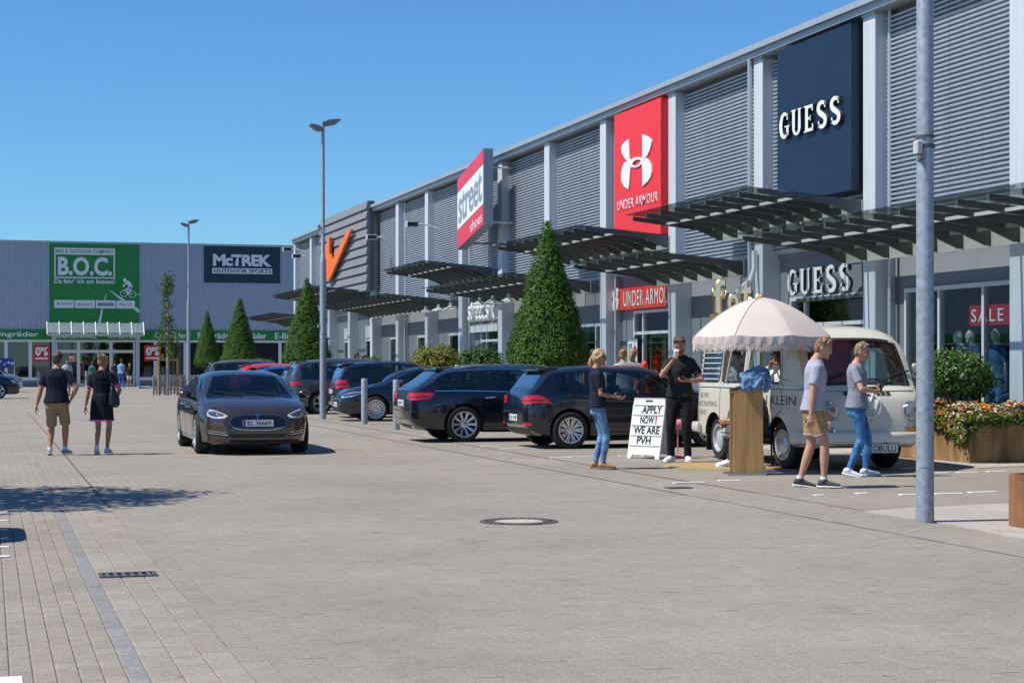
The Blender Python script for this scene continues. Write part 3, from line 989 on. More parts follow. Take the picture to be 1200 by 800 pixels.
# ================================================================ BIKE STORE (far end)
FY = 125.0
RIB = mat('blue grey sheet', (0.36, 0.42, 0.50), 0.5, 0.2, var=0.05, vscale=0.7)
GREEN = mat('store green', (0.010, 0.20, 0.035), 0.45, var=0.05)
store = thing('bike_store', 'wide flat roofed store with blue grey ribbed wall and green fascia', 'building', (0, 0, 0))
ZT = 9.86
mb = MB()
prof = []
x = -110.0  # lengthened far out of view so shop windows reflect wall instead of sky
while x < 40:
    prof += [(x, 0.0), (x + .16, 0.0), (x + .185, -.055), (x + .275, -.055)]
    x += .30
vs, fs = [], []
for x, d in prof: vs += [(x, FY + d, 3.9), (x, FY + d, ZT - .12)]
for i in range(len(prof) - 1): fs.append((2 * i, 2 * i + 2, 2 * i + 3, 2 * i + 1))
mb.add(vs, fs)
mb.obj('ribbed_wall', RIB, store, fix=False)
MB().box(-110, 40, FY - .12, FY + .4, ZT - .12, ZT + .02).obj('coping', COPM, store)
mb = MB(); mb.box(-110, 40, FY + .06, FY + .4, 3.9, ZT - .12); mb.box(-110, 40, FY + .4, FY + 30, ZT - .4, ZT - .1)
mb.box(-110, 40, FY + 29.6, FY + 30, 0, ZT - .4); mb.box(-110, -109.6, FY + .4, FY + 29.6, 0, ZT - .4); mb.box(39.6, 40, FY + .4, FY + 29.6, 0, ZT - .4)
mb.obj('wall', WALLM, store)
MB().box(-110, 40, FY - .08, FY + .3, 3.2, 3.9).obj('fascia', GREEN, store)
for txt, a, b in (('Trekkingräder', -36, 45), ('Mountainbikes', 61.5, 113), ('Kinderräder', 127, 166), ('Crossräder', 181.5, 218), ('Rennräder', 231.5, 272), ('E-Räder', 284, 312), ('E-Bikes', 322, 351)):
    xa, xb = onY(a, 392, FY)[0], onY(b, 392, FY)[0]
    put_text('lettering', txt, ((xa + xb) / 2, FY - .084, 3.53), SOUTH, xb - xa, .42, WHITE, store, .0, .012)
MB().box(-110, 40, FY - .06, FY + .3, 3.1, 3.198).obj('lintel', ALU, store)
mb = MB(); mb.box(-110, onY(65, 430, FY)[0], FY - .02, FY + .2, 0, .45); mb.box(onY(159, 430, FY)[0], 40, FY - .02, FY + .2, 0, .45)
mb.obj('plinth', mat('plinth blue grey', (0.16, 0.19, 0.24), 0.7), store)
FGL = glassmat('store glass', (0.45, 0.52, 0.55), 0.10)
edges = [-90, -60, -30, 7, 35.5, 63]
def glazed(a, b, z0=.45, z1=3.1, tr=None, nm='window'):
    xa, xb = onY(a, 430, FY)[0], onY(b, 430, FY)[0]
    mb = MB()
    fw = .11
    mb.box(xa, xa + fw, FY - .04, FY + .1, z0, z1); mb.box(xb - fw, xb - .002, FY - .04, FY + .1, z0, z1)
    mb.box(xa + fw, xb - fw, FY - .04, FY + .1, z0, z0 + .22); mb.box(xa + fw, xb - fw, FY - .04, FY + .1, z1 - .05, z1)
    if tr: mb.box(xa + fw, xb - fw, FY - .042, FY + .1, tr - .1, tr + .1)
    f = mb.obj(nm, ALU, store)
    MB().box(xa + fw, xb - fw, FY, FY + .01, z0 + .22, z1 - .05).obj('pane', FGL, f)
for i in range(len(edges) - 1): glazed(edges[i], edges[i + 1])
for a, b in ((65, 92), (92, 130), (130, 158)): glazed(a, b, .02, 3.1, 2.42, 'door')
for a, b in ((160, 182), (182, 217), (217, 250), (250, 290), (290, 328), (328, 352)): glazed(a, b)
SI = mat('store interior', (0.05, 0.055, 0.06), 0.8, var=0.4, vscale=0.6)
mb = MB()
mb.quad((-110, FY + .3, .02), (40, FY + .3, .02), (40, FY + 9, .02), (-110, FY + 9, .02))
mb.quad((-110, FY + 9, 0), (40, FY + 9, 0), (40, FY + 9, 3.2), (-110, FY + 9, 3.2))
mb.quad((-110, FY + .3, 3.2), (-110, FY + 9, 3.2), (40, FY + 9, 3.2), (40, FY + .3, 3.2))
mb.obj('store_interior', SI, store, fix=False)
# goods inside, dim shapes behind the glass
rr = random.Random(5)
mb = MB()
for k in range(26):
    x = rr.uniform(-2, 24); z = rr.uniform(.5, 1.6)
    mb.bbox(x, x + rr.uniform(.5, 1.6), FY + 1.2 + rr.random() * 2, FY + 3.5, .05, z, .05)
mb.obj('display_stand', mat('stand tones', (0.10, 0.13, 0.16), 0.7, var=.8, vscale=0.9, col2=(0.2, 0.24, 0.26)), store)
# billboard
xa, xb = onY(58.5, 330, FY)[0], onY(163.3, 330, FY)[0]
z0, z1 = onY(110, 380, FY)[1], onY(110, 286, FY)[1]
bw, bh = xb - xa, z1 - z0
t = thing('billboard', 'large green billboard for bikes with white B.O.C. letters and a cyclist', 'billboard', ((xa + xb) / 2, FY - .12, (z0 + z1) / 2))
mb = MB(); mb.box(-bw / 2, bw / 2, 0, .1, -bh / 2, bh / 2); mb.obj('board', mat('billboard green', (0.008, 0.21, 0.035), 0.45, var=0.12, vscale=0.35), t)
def bb(zx, zy):   # traced on the board, as a fraction of it
    return ((zx - 68) / (862 - 68) * bw - bw / 2, bh / 2 - (zy - 42) / (750 - 42) * bh)
fs_ = lambda u, v, d: (u, -d, v)
BW = mat('billboard white', (0.72, 0.74, 0.78), 0.5)
mb = MB()
def rect(a, b, c, d, dep=.012): mb.prism([bb(a, d), bb(c, d), bb(c, b), bb(a, b)], fs_, 0.001, dep)
rect(106, 80, 642, 138); rect(106, 138.5, 118, 345); rect(630, 138.5, 642, 345); rect(118.5, 335, 629.5, 345)
for q in range(4):
    rect(106 + q * 183, 538, 280 + q * 183 - (8 if q == 3 else 0), 608)
mb.prism([bb(488, 748), bb(512, 748), bb(537, 612), bb(524, 612)], fs_, .001, .008)
mb.prism([bb(545, 536), bb(556, 536), bb(567, 482), bb(562, 482)], fs_, .001, .008)
mb.prism([bb(598, 452), bb(602, 450), bb(735, 535), bb(700, 536)], fs_, .001, .008)
mb.prism([bb(808, 610), bb(835, 595), bb(860, 620), bb(860, 650)], fs_, .001, .008)
mb.obj('print', BW, t)
def bbt(txt, a, b, c, d, m, bold=0.0, dep=.0, sp=1.0, off=-.014):
    p, q = bb(a, d), bb(c, b)
    put_text('lettering', txt, ((p[0] + q[0]) / 2, off, (p[1] + q[1]) / 2), SOUTH, q[0] - p[0], q[1] - p[1], m, t, dep, bold, sp)
bbt('BIKE & OUTDOOR COMPANY', 116, 92, 634, 126, MATS['billboard green'], .02)
bbt('B.O.C.', 138, 158, 616, 322, BW, .035)
bbt('Da fahr\' ich am besten!', 106, 350, 640, 392, BW, .02)
DKG = mat('print dark', (0.06, 0.07, 0.09), 0.5)
bbt('KALKHOFF', 165, 560, 268, 582, DKG, .0); bbt('diamant', 312, 556, 442, 588, DKG)
bbt('Merida', 684, 556, 795, 584, mat('print crimson', (0.35, 0.02, 0.08), 0.5), .0)
mb = MB(); mb.prism([bb(490, 586), bb(628, 586), bb(628, 560), bb(490, 560)], fs_, .013, .016); mb.prism([bb(122, 582), bb(132, 582), bb(140, 570), bb(148, 582), bb(156, 582), bb(142, 556)], fs_, .013, .016)
mb.obj('print', DKG, t)
bbt('CAMPUS', 500, 565, 615, 581, BW, .0, off=-.018)
# the cyclist: plain figure on a bicycle
mb = MB()
c1, c2, rw = bb(722, 474), bb(797, 482), 30 / (862 - 68) * bw
for c in (c1, c2):
    strokes(mb, [(c[0] + rw * math.cos(2 * PI * i / 20), c[1] + rw * math.sin(2 * PI * i / 20)) for i in range(20)], .035, fs_, .001, .01, True)
for p in ([(722, 474), (740, 435), (790, 440), (797, 482), (752, 478), (740, 435)], [(752, 478), (786, 436)]):
    strokes(mb, [bb(*q) for q in p], .045, fs_, .001, .011)
for p, wd in (([(784, 424), (768, 385), (744, 372)], .26), ([(740, 378), (722, 405), (712, 418)], .1), ([(782, 420), (742, 440), (756, 482)], .13), ([(782, 424), (772, 455), (762, 490)], .11)):
    strokes(mb, [bb(*q) for q in p], wd, fs_, .001, .012)
c = bb(730, 356)
mb.prism([(c[0] + .12 * math.cos(2 * PI * i / 12), c[1] + .13 * math.sin(2 * PI * i / 12)) for i in range(12)], fs_, .001, .013)
mb.obj('cyclist_print', BW, t)
strk = MB(); strokes(strk, [bb(825, 484), bb(862, 484)], .04, fs_, .001, .01); strk.obj('print', BW, t)
# dark blue sign
xa, xb = onY(239, 310, FY)[0], onY(328, 310, FY)[0]
z0, z1 = onY(283, 331.5, FY)[1], onY(283, 287.3, FY)[1]
t = thing('store_sign', 'dark blue sign panel with McTREK outdoor sports lettering on the ribbed wall', 'sign', ((xa + xb) / 2, FY - .1, (z0 + z1) / 2))
bw2, bh2 = xb - xa, z1 - z0
MB().box(-bw2 / 2, bw2 / 2, 0, .1, -bh2 / 2, bh2 / 2).obj('panel', mat('sign deep blue', (0.008, 0.028, 0.055), 0.4, var=.15, vscale=.5), t)
put_text('lettering', 'McTREK', (0, -.012, bh2 * .095), SOUTH, bw2 * .77, bh2 * .31, BW, t, 0, .045, .9)
MB().box(-bw2 * .395, bw2 * .395, -.012, -.001, -bh2 * .26, -bh2 * .115).obj('print', BW, t)
put_text('lettering', 'OUTDOOR SPORTS', (0, -.016, -bh2 * .187), SOUTH, bw2 * .76, bh2 * .10, MATS['sign deep blue'], t, 0, .025, 1.0)
# entrance canopy of glass panes
xa, xb = onY(55.5, 385, 122.6)[0], onY(169, 385, 122.6)[0]
t = thing('entrance_canopy', 'row of tilted glass panes on two posts over the bike store entrance', 'canopy', ((xa + xb) / 2, 122.6, 0))
n = 8
wd = (xb - xa) / n
zc0, zc1 = onY(110, 391.5, 122.6)[1], onY(110, 378, 122.6)[1]
pm = MB().add([(.03, 0, zc0 + .1), (wd - .03, 0, zc0 + .1), (wd - .03, .7, zc1), (.03, .7, zc1), (.03, .03, zc0 + .1), (wd - .03, .03, zc0 + .1), (wd - .03, .73, zc1), (.03, .73, zc1)], [(0, 1, 2, 3), (7, 6, 5, 4), (0, 4, 5, 1), (3, 2, 6, 7)]).mesh('glass_pane', mat('milky glass', (0.20, 0.25, 0.25), 0.25, var=0.15, vscale=1.5))
sm = MB().tube([(0, -.08, zc0 - .02), (0, .72, zc1 + .05), (0, 2.4, zc1 - .1)], .045, 6).mesh('strut', mat('canopy strut', (0.5, 0.5, 0.48), 0.5))
for k in range(n + 1):
    if k < n: link('glass_pane', pm, t, (-(xb - xa) / 2 + k * wd, 0, 0))
    link('strut', sm, t, (-(xb - xa) / 2 + k * wd, 0, 0))
MB().box(-(xb - xa) / 2, (xb - xa) / 2, -.02, .12, zc0 - .12, zc0 + .04).obj('gutter', MATS['canopy strut'], t)
for px in (63.5, 161.5):
    xx = onY(px, 420, 122.6)[0] - (xa + xb) / 2
    MB().box(xx - .13, xx + .13, .15, .4, 0, zc0 - .12).obj('post', mat('post grey', (0.40, 0.45, 0.52), 0.5), t)
# 0% posters
for px0, px1, py0, py1, lab in ((39.5, 58, 404, 423, 'left of the entrance posts'), (169, 188.5, 404, 422.5, 'right of the entrance posts'), (80, 88, 416, 424, 'small, behind the door glass')):
    Yp_ = FY - .06
    xa, xb = onY(px0, 410, Yp_)[0], onY(px1, 410, Yp_)[0]
    z0, z1 = onY(px0, py1, Yp_)[1], onY(px0, py0, Yp_)[1]
    t = thing('discount_poster', 'red poster with white 0% on the bike store glass, ' + lab, 'poster', ((xa + xb) / 2, Yp_, (z0 + z1) / 2))
    w_, h_ = xb - xa, z1 - z0
    MB().box(-w_ / 2, w_ / 2, 0, .02, -h_ / 2, h_ / 2).obj('sheet', mat('poster red', (0.55, 0.012, 0.03), 0.5), t)
    put_text('lettering', '0%', (0, -.006, h_ * .1), SOUTH, w_ * .8, h_ * .56, WHITE, t, 0, .05, .95)
    MB().box(-w_ * .4, w_ * .4, -.006, -.001, -h_ * .38, -h_ * .28).obj('print', WHITE, t)
t = thing('shop_banner', 'blue banner with pale lettering in front of the left store windows', 'banner', (onY(8, 425, 121)[0], 121, 0))
MB().box(-.6, .5, 0, .02, 1.3, 1.95).obj('sheet', mat('banner blue', (0.015, 0.05, 0.30), 0.5), t)
for k, (u, v, r) in enumerate(((-.4, 1.72, .07), (-.15, 1.55, .06), (.1, 1.66, .09), (.33, 1.6, .10))):
    mb = MB(); mb.box(u - r, u + r, -.006, -.001, v - r * .35, v + r * .35); mb.box(u - r * .3, u + r * .3, -.009, -.0061, v - r, v + r)
    mb.obj('print', WHITE, t)
mb = MB(); mb.cyl((-.57, .02, 0), (-.57, .02, 1.95), .025); mb.cyl((.47, .02, 0), (.47, .02, 1.95), .025); mb.obj('post', ALU, t)
# ================================================================ TREES AND PLANTS
BARK = mat('bark', (0.10, 0.075, 0.055), 0.9, var=0.3, vscale=18, bump=0.4)
def leaf(mb, c, nrm, size, asp, rnd, fold=0.25):
    """a small pointed leaf: two triangles folded along the midrib"""
    n = Vector(nrm)
    if n.length < 1e-4: n = Vector((0, 0, 1))
    n.normalize()
    t = n.orthogonal().normalized()
    a = rnd.uniform(0, 2 * PI)
    t = t * math.cos(a) + n.cross(t) * math.sin(a)
    b = n.cross(t)
    c = Vector(c)
    l, w_ = size, size * asp
    mb.add([c - t * l * .5, c + b * w_ * .5 + n * w_ * fold, c + t * l * .5, c - b * w_ * .5 + n * w_ * fold], [(0, 1, 2), (0, 2, 3)])
def clump_crown(name, surf, nclump, per, spread, size, asp, m, seed, core=None, corem=None, jit=0.7):
    rnd = random.Random(seed)
    mb = MB()
    for _ in range(nclump):
        p, n = surf(rnd)
        for _ in range(per):
            q = Vector((rnd.gauss(0, 1), rnd.gauss(0, 1), rnd.gauss(0, 1))) * spread
            nn = Vector(n) + Vector((rnd.uniform(-1, 1), rnd.uniform(-1, 1), rnd.uniform(-1, 1))) * jit
            leaf(mb, Vector(p) + q, nn, size * rnd.uniform(.7, 1.3), asp, rnd)
    mats = [m]
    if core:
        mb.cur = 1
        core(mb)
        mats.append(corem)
    return mb.mesh(name, mats)
YEW = leafmat('yew leaves', (0.031, 0.098, 0.012), (0.125, 0.25, 0.024), 0.5, 0.2)
COREG = mat('dark crown core', (0.010, 0.022, 0.006), 0.95)  # dark solid core added inside the crowns to block light
CH, CR = 3.55, 1.0
def cone_r(t):  # t 0 bottom .. 1 top
    return CR * (1 - t) ** 0.92 * (0.80 + 0.20 * min(1, t / .10)) + .03
def cone_surf(rnd):
    while True:
        t = rnd.random()
        if rnd.random() < cone_r(t) / CR + .05: break
    a = rnd.uniform(0, 2 * PI)
    b = 0.07 * noise.noise(Vector((math.cos(a) * 2.2, math.sin(a) * 2.2, t * 7))) + 0.03 * noise.noise(Vector((math.cos(a) * 6, math.sin(a) * 6, t * 18)))
    r = cone_r(t) + b - abs(rnd.gauss(0, .04)) + (.06 * rnd.random() if rnd.random() < .05 else 0)
    return (r * math.cos(a), r * math.sin(a), t * CH), (math.cos(a), math.sin(a), .35 if t > .04 else -1)
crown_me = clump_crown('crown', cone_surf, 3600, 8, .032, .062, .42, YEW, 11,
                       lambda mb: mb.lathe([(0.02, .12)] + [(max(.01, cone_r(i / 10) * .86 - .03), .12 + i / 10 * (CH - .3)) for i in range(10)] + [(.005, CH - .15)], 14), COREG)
yt = MB()
yt.tube([(0, 0, 0), (.02, 0, .7), (0, .01, 1.4), (0, 0, 2.6)], [.085, .07, .06, .03], 10)
for k in range(9):
    a = k * 2.4
    yt.tube([(0, 0, .95 + .05 * k), (.3 * math.cos(a), .3 * math.sin(a), 1.15 + .05 * k), (.6 * math.cos(a), .6 * math.sin(a), 1.5 + .05 * k)], [.03, .022, .012], 6)
trunk_me = yt.mesh('trunk', BARK, smooth=True, fix=True)
def cone_tree(px, X, zb, ht, rad, label, rz=0):
    a = (px - 600) / FOC
    Y = X * (CS - a * SN) / (SN + a * CS)
    t = thing('cone_tree', label, 'tree', (X, Y, 0), rz, group='clipped cone trees along the shop fronts')
    link('trunk', trunk_me, t)
    c = link('crown', crown_me, t, (0, 0, zb))
    c.scale = (rad / CR, rad / CR, (ht - zb) / CH)
    return t
ct = cone_tree(642, 12.6, 1.35, 4.85, 1.02, 'biggest clipped cone shaped evergreen, standing behind the two nearest dark parked cars')
mb = MB(); rnd = random.Random(4)
for k in range(70):
    a = rnd.uniform(0, 2 * PI); r = rnd.uniform(.6, .95)
    leaf(mb, (r * math.cos(a), r * math.sin(a), 1.38 + rnd.uniform(0, .35)), (math.cos(a), math.sin(a), 0), .09, .5, rnd)
mb.obj('dry_sprig', leafmat('dry leaves', (0.35, 0.12, 0.02), (0.5, 0.22, 0.05)), ct)
cone_tree(360, 12.6, 1.45, 5.02, 1.06, 'clipped cone evergreen just left of the tall lamp post and beside the orange emblem', 1.3)
cone_tree(281, 12.6, 1.45, 4.98, 1.02, 'middle clipped cone evergreen in front of the store fascia', 2.9)
cone_tree(243, 12.6, 1.4, 4.72, .82, 'smallest and leftmost clipped cone evergreen next to the thin lamp post', 4.2)
# rounded bushes by the shop fronts
def ball_surf(rx, ry, rz, bump=.12, f=3):
    def s(rnd):
        z = rnd.uniform(-.75, 1); a = rnd.uniform(0, 2 * PI); q = math.sqrt(max(0, 1 - z * z))
        n = Vector((q * math.cos(a), q * math.sin(a), z))
        r = 1 + bump * noise.noise(n * f) - abs(rnd.gauss(0, .07))
        return (n.x * rx * r, n.y * ry * r, n.z * rz * r), n
    return s
def bush(px, X, w_, zc, rz_, m, label, name, seed, size=.10, n=420):
    a = (px - 600) / FOC
    Y = X * (CS - a * SN) / (SN + a * CS)
    t = thing(name, label, 'bush', (X, Y, 0))
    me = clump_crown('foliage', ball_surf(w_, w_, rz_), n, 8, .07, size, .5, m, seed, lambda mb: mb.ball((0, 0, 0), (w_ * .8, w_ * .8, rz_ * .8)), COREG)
    link('foliage', me, t, (0, 0, zc))
    b = MB()
    for k in range(6):
        an = k * 1.05
        b.tube([(0, 0, 0), (.12 * math.cos(an), .12 * math.sin(an), zc * .6), (.3 * math.cos(an), .3 * math.sin(an), zc)], [.03, .025, .015], 6)
    b.obj('stem', BARK, t, smooth=True)
    return t
bush(510, 12.6, .80, 1.25, .78, leafmat('photinia', (0.09, 0.15, 0.012), (0.34, 0.30, 0.03)), 'yellow green bush with reddish tips in front of a shop window', 'shrub', 21)
bush(563, 12.6, .62, 1.25, .66, leafmat('box leaves', (0.03, 0.085, 0.018), (0.10, 0.19, 0.05)), 'dark green rounded bush left of the biggest cone tree', 'shrub', 22)
bush(432, 12.6, .8, 1.0, .66, MATS['box leaves'], 'low green bush behind the grey people carrier', 'shrub', 23)
bush(308, 12.6, .9, 1.05, .66, MATS['box leaves'], 'low bush between two cone trees behind the red car', 'shrub', 24)
# slim climbing plant with stakes near the bike store
x, y = ground(196, 463)
t = thing('slim_tree', 'slim young tree tied between yellow stakes in front of the bike store', 'tree', (x, y, 0))
MB().tube([(0, 0, 0), (.03, 0, 2.5), (0, .02, 5.8)], [.10, .07, .02], 8).obj('trunk', mat('pale bark', (0.32, 0.31, 0.29), 0.9, var=.2), t, smooth=True)
def slim(rnd):
    z = rnd.uniform(1.9, 5.9); a = rnd.uniform(0, 2 * PI)
    r = (.62 if z < 3.4 else .27) * math.sqrt(rnd.random()) * (1 + .3 * math.sin(z * 5))
    return (r * math.cos(a), r * math.sin(a), z), (math.cos(a), math.sin(a), .4)
link('crown', clump_crown('crown', slim, 150, 7, .10, .15, .5, leafmat('young leaves', (0.04, 0.10, 0.012), (0.15, 0.21, 0.03)), 31), t)
for dx in (-.42, .5):
    MB().cyl((dx, 0, 0), (dx, 0, 1.85), .055, n=8).obj('stake', mat('yellow timber', (0.45, 0.25, 0.05), 0.8, var=.15), t, smooth=True)
MB().box(-.45, .53, -.03, .03, 1.7, 1.8).obj('crossbar', MATS['yellow timber'], t)
# street tree outside the frame whose shade falls on the paving
t = thing('street_tree', 'broad leafed street tree at the left kerb casting its shade over the paving', 'tree', (-2.45, 20.7, 0))
mb = MB(); mb.tube([(0, 0, 0), (.03, 0, 1.5), (0, .05, 3.0), (.05, 0, 5.2)], [.14, .11, .08, .02], 10)
for k in range(11):
    a = k * 2.4; h = 1.9 + k * .3
    mb.tube([(0, 0, h), (.6 * math.cos(a), .6 * math.sin(a), h + .45), (1.25 * math.cos(a), 1.25 * math.sin(a), h + .7)], [.05, .035, .012], 6)
mb.obj('trunk', BARK, t, smooth=True)
def street(rnd):
    while True:
        z = rnd.uniform(0, 1)
        rm = 2.2 * (max(.0, math.sin(PI * (z ** .8) * .97 + .03)) ** .7 if z < .42 else ((1 - z) / .58) ** .85)
        if rnd.random() < rm / 1.9: break
    a = rnd.uniform(0, 2 * PI)
    r = rm * (rnd.random() ** .35) * (1 + .16 * noise.noise(Vector((math.cos(a) * 2, math.sin(a) * 2, z * 5))))
    return (r * math.cos(a), r * math.sin(a), 1.9 + z * 4.3), (math.cos(a), math.sin(a), .6)
link('crown', clump_crown('crown', street, 1000, 8, .11, .17, .55, leafmat('broad leaves', (0.03, 0.08, 0.012), (0.09, 0.17, 0.03)), 41), t)

# ================================================================ STEEL PLANTERS
CORT = mat('corten steel', (0.15, 0.066, 0.026), 0.75, var=0.5, vscale=2.6, col2=(0.22, 0.105, 0.04), bump=0.1, bscale=25, stretch=(1, 1, .35))
CORT2 = mat('corten streaked', (0.16, 0.088, 0.038), 0.7, var=0.55, vscale=3.0, col2=(0.27, 0.165, 0.07), bump=0.1, bscale=25, stretch=(1.4, 1.4, .3))
def planter(x0, x1, y0, y1, h, label, m):
    t = thing('steel_planter', label, 'planter', ((x0 + x1) / 2, (y0 + y1) / 2, 0))
    a, b = (x1 - x0) / 2, (y1 - y0) / 2
    mb = MB(); w_ = .02
    mb.box(-a, a, -b, -b + w_, 0.012, h); mb.box(-a, a, b - w_, b, 0.012, h)
    mb.box(-a, -a + w_, -b + w_, b - w_, 0.012, h); mb.box(a - w_, a, -b + w_, b - w_, 0.012, h)
    mb.obj('wall', m, t)
    MB().quad((-a + w_, -b + w_, h - .07), (a - w_, -b + w_, h - .07), (a - w_, b - w_, h - .07), (-a + w_, b - w_, h - .07)).obj('soil', mat('soil', (0.03, 0.02, 0.014), 0.95, var=.3), t)
    return t
PX0, PY0 = ground(1136, 543.5)
planter(PX0, PX0 + .98, PY0, PY0 + 2.55, .72, 'rusty steel planter overflowing with orange and cream flowers beside the camper van', CORT2)
qx, qy = ground(1182, 617)
planter(qx, qx + 1.0, qy - 1.9, qy, .49, 'rusty steel planter cut off by the right edge of the picture', CORT)
# the round bush in the planter
t = thing('planter_bush', 'round leafy green bush on several stems growing from the rusty flower planter', 'bush', (PX0 + .32, PY0 + .95, .65))
fol = clump_crown('foliage', ball_surf(.54, .54, .38, .16, 2.5), 520, 7, .05, .078, .55, leafmat('laurel leaves', (0.022, 0.07, 0.012), (0.10, 0.20, 0.04), 0.4, .2), 51)
link('foliage', fol, t, (0, 0, .62))
mb = MB(); rnd = random.Random(6)
for k in range(9):
    a = k * .7; r = rnd.uniform(.18, .42)
    mb.tube([(.03 * math.cos(a), .03 * math.sin(a), 0), (r * .5 * math.cos(a), r * .5 * math.sin(a), .25), (r * math.cos(a), r * math.sin(a), .6)], [.018, .014, .007], 6)
mb.obj('stem', BARK, t, smooth=True)
# flowers: dense trailing mass
rnd = random.Random(9)
fl = [MB(), MB(), MB(), MB()]
def blossom(mb, c, n, r):
    n = Vector(n).normalized(); t_ = n.orthogonal().normalized(); b = n.cross(t_); c = Vector(c)
    vs = [c - n * r * .25]
    k = 7
    for i in range(k):
        a = 2 * PI * i / k
        rr = r * (1 if i % 2 else .72)
        vs.append(c + t_ * rr * math.cos(a) + b * rr * math.sin(a) + n * r * .3)
    mb.add(vs, [(0, 1 + i, 1 + (i + 1) % k) for i in range(k)])
def flower_at(x, y, z, n, orange):
    for _ in range(3):
        q = Vector((rnd.gauss(0, .035), rnd.gauss(0, .035), rnd.gauss(0, .03)))
        leaf(fl[0], Vector((x, y, z)) + q, Vector(n) + Vector((rnd.uniform(-1, 1), rnd.uniform(-1, 1), rnd.uniform(-.5, 1))), .07, .6, rnd)
    k = 1 if rnd.random() < orange else (2 if rnd.random() < .75 else 3)
    nn = Vector(n) + Vector((rnd.uniform(-.5, .5), rnd.uniform(-.5, .5), rnd.uniform(-.2, .5)))
    blossom(fl[k], (x, y, z + .02), nn, rnd.uniform(.030, .055))
for _ in range(900):
    u, v = rnd.random(), rnd.random() ** 1.6
    x = PX0 - .05 + u * 1.08; y = PY0 - .06 + v * 2.4
    z = .76 + .10 * noise.noise(Vector((x * 4, y * 4, 0))) + .08 * rnd.random() - (.07 if y < PY0 else 0)
    flower_at(x, y, z, (-.3, -.5, 1), .75 if (y > PY0 + .5 or .2 < u < .55) else .16)
for _ in range(330):      # hanging over the south face
    u = rnd.random()
    z = .72 - abs(rnd.gauss(0, .10)) * (1.25 if u < .12 else .55)
    flower_at(PX0 - .02 + u * 1.02, PY0 - .045 - rnd.random() * .05, z, (-.2, -1, .3), .45 if .1 < u < .5 else .12)
for _ in range(430):      # hanging over the west face, longest at the corner
    v = rnd.random() ** 1.3
    z = .74 - rnd.random() * max(.10, .40 - abs(v * 2.2 - .12) * .30)
    flower_at(PX0 - .045 - rnd.random() * .05, PY0 - .02 + v * 2.2, z, (-1, -.2, .3), .15 if v < .14 else .8)
fb = thing('flower_bed', 'dense trailing orange and cream begonias spilling over the rusty planter', 'flowers', (0, 0, 0))
for b, m, nm in zip(fl, (leafmat('begonia leaves', (0.05, 0.11, 0.015), (0.14, 0.22, 0.03)), leafmat('orange petals', (0.62, 0.12, 0.015), (0.78, 0.28, 0.05)), leafmat('cream petals', (0.72, 0.55, 0.34), (0.80, 0.74, 0.60)), leafmat('pink petals', (0.70, 0.28, 0.22), (0.75, 0.42, 0.38))), ('leaves', 'blossoms', 'blossoms', 'blossoms')):
    tag(link(nm, b.mesh(nm, m), fb), kind='stuff')

# ================================================================ LAMP POSTS, BOLLARDS, FENCE
GALV = mat('galvanised steel', (0.30, 0.345, 0.385), 0.5, 0.35, var=0.22, vscale=14, col2=(0.36, 0.40, 0.44), bump=0.05, bscale=90)
def lamp_post(x, y, h, r0, label, near=False):
    t = thing('lamp_post', label, 'lamp post', (x, y, 0), group='lamp posts on the car park')
    mb = MB()
    r1 = r0 * .62
    mb.lathe([(r0, -.02), (r0, 4.3), (r0 * .9, 4.36), (r1, 4.42), (r1 * .85, h), (.01, h + .01)] if not near else [(r0 * 1.02, -.02), (r0, .3), (r0 * .93, 6.5), (r1, 6.6), (r1 * .8, h), (.01, h + .01)], 24)
    mb.obj('pole', GALV, t, smooth=30)
    for sgn, dz, ln in ((1, 0, .32), (-1, -.16, .22)):
        hd = MB()
        hd.prism([(.02, -.05), (.12, .02), (ln + .12, .06), (ln + .16, .02), (ln, -.10), (.08, -.14)], lambda u, v, d: (u * sgn, d, h + v + dz), -.14, .14)
        o = hd.obj('luminaire', mat('luminaire grey', (0.2, 0.21, 0.22), 0.5), t)
        pl = MB(); pl.prism([(.10, -.135), (ln - .01, -.097), (ln - .012, -.102), (.1, -.14)], lambda u, v, d: (u * sgn, d, h + v + dz - .004), -.11, .11)
        pl.obj('lens', mat('lens brown', (0.22, 0.17, 0.14), 0.2), o)
    if near:
        # access flap and clamp with a small sensor
        fl_ = MB()
        for k in range(7):
            a0, a1 = R(-150 + k * 10), R(-140 + k * 10)
            vs = []
            for z in (.52, .95):
                for a in (a0, a1): vs.append(((r0 + .004) * math.cos(a), (r0 + .004) * math.sin(a), z))
            fl_.add(vs, [(0, 1, 3, 2)])
        fl_.obj('access_flap', mat('flap steel', (0.34, 0.39, 0.43), 0.5, .35, var=.15), t)
        cl = MB(); cl.lathe([(r0 * .97, 3.5), (r0 + .012, 3.5), (r0 + .012, 3.535), (r0 * .97, 3.535)], 24); cl.lathe([(r0 * .97, 3.60), (r0 + .012, 3.60), (r0 + .012, 3.62), (r0 * .97, 3.62)], 24)
        cl.obj('clamp', DARKM, t)
        MB().bbox(-.13, -.07, -.09, .0, 3.44, 3.56, .01).obj('sensor', mat('sensor grey', (0.5, 0.5, 0.5), .5), t)
        cl = MB(); cl.tube([(-.1, -.06, 3.44), (-.1, -.1, 3.38), (-.08, -.1, 3.40)], .022, 8); cl.obj('camera', DARKM, t, smooth=True)
    else:
        for zz in (2.5, 5.2):
            MB().box(-r0 - .06, -r0 + .01, -.04, .04, zz, zz + .1).obj('bracket', GALV, t)
    return t
x, y = ground(1084, 612)
lamp_post(x, y, 8.3, .083, 'thick galvanised lamp post in the right foreground standing on pale paving', True)
x, y = ground(378.5, 491)
lamp_post(x, y, 8.15, .088, 'tall twin headed lamp post standing left of the dark coupe')
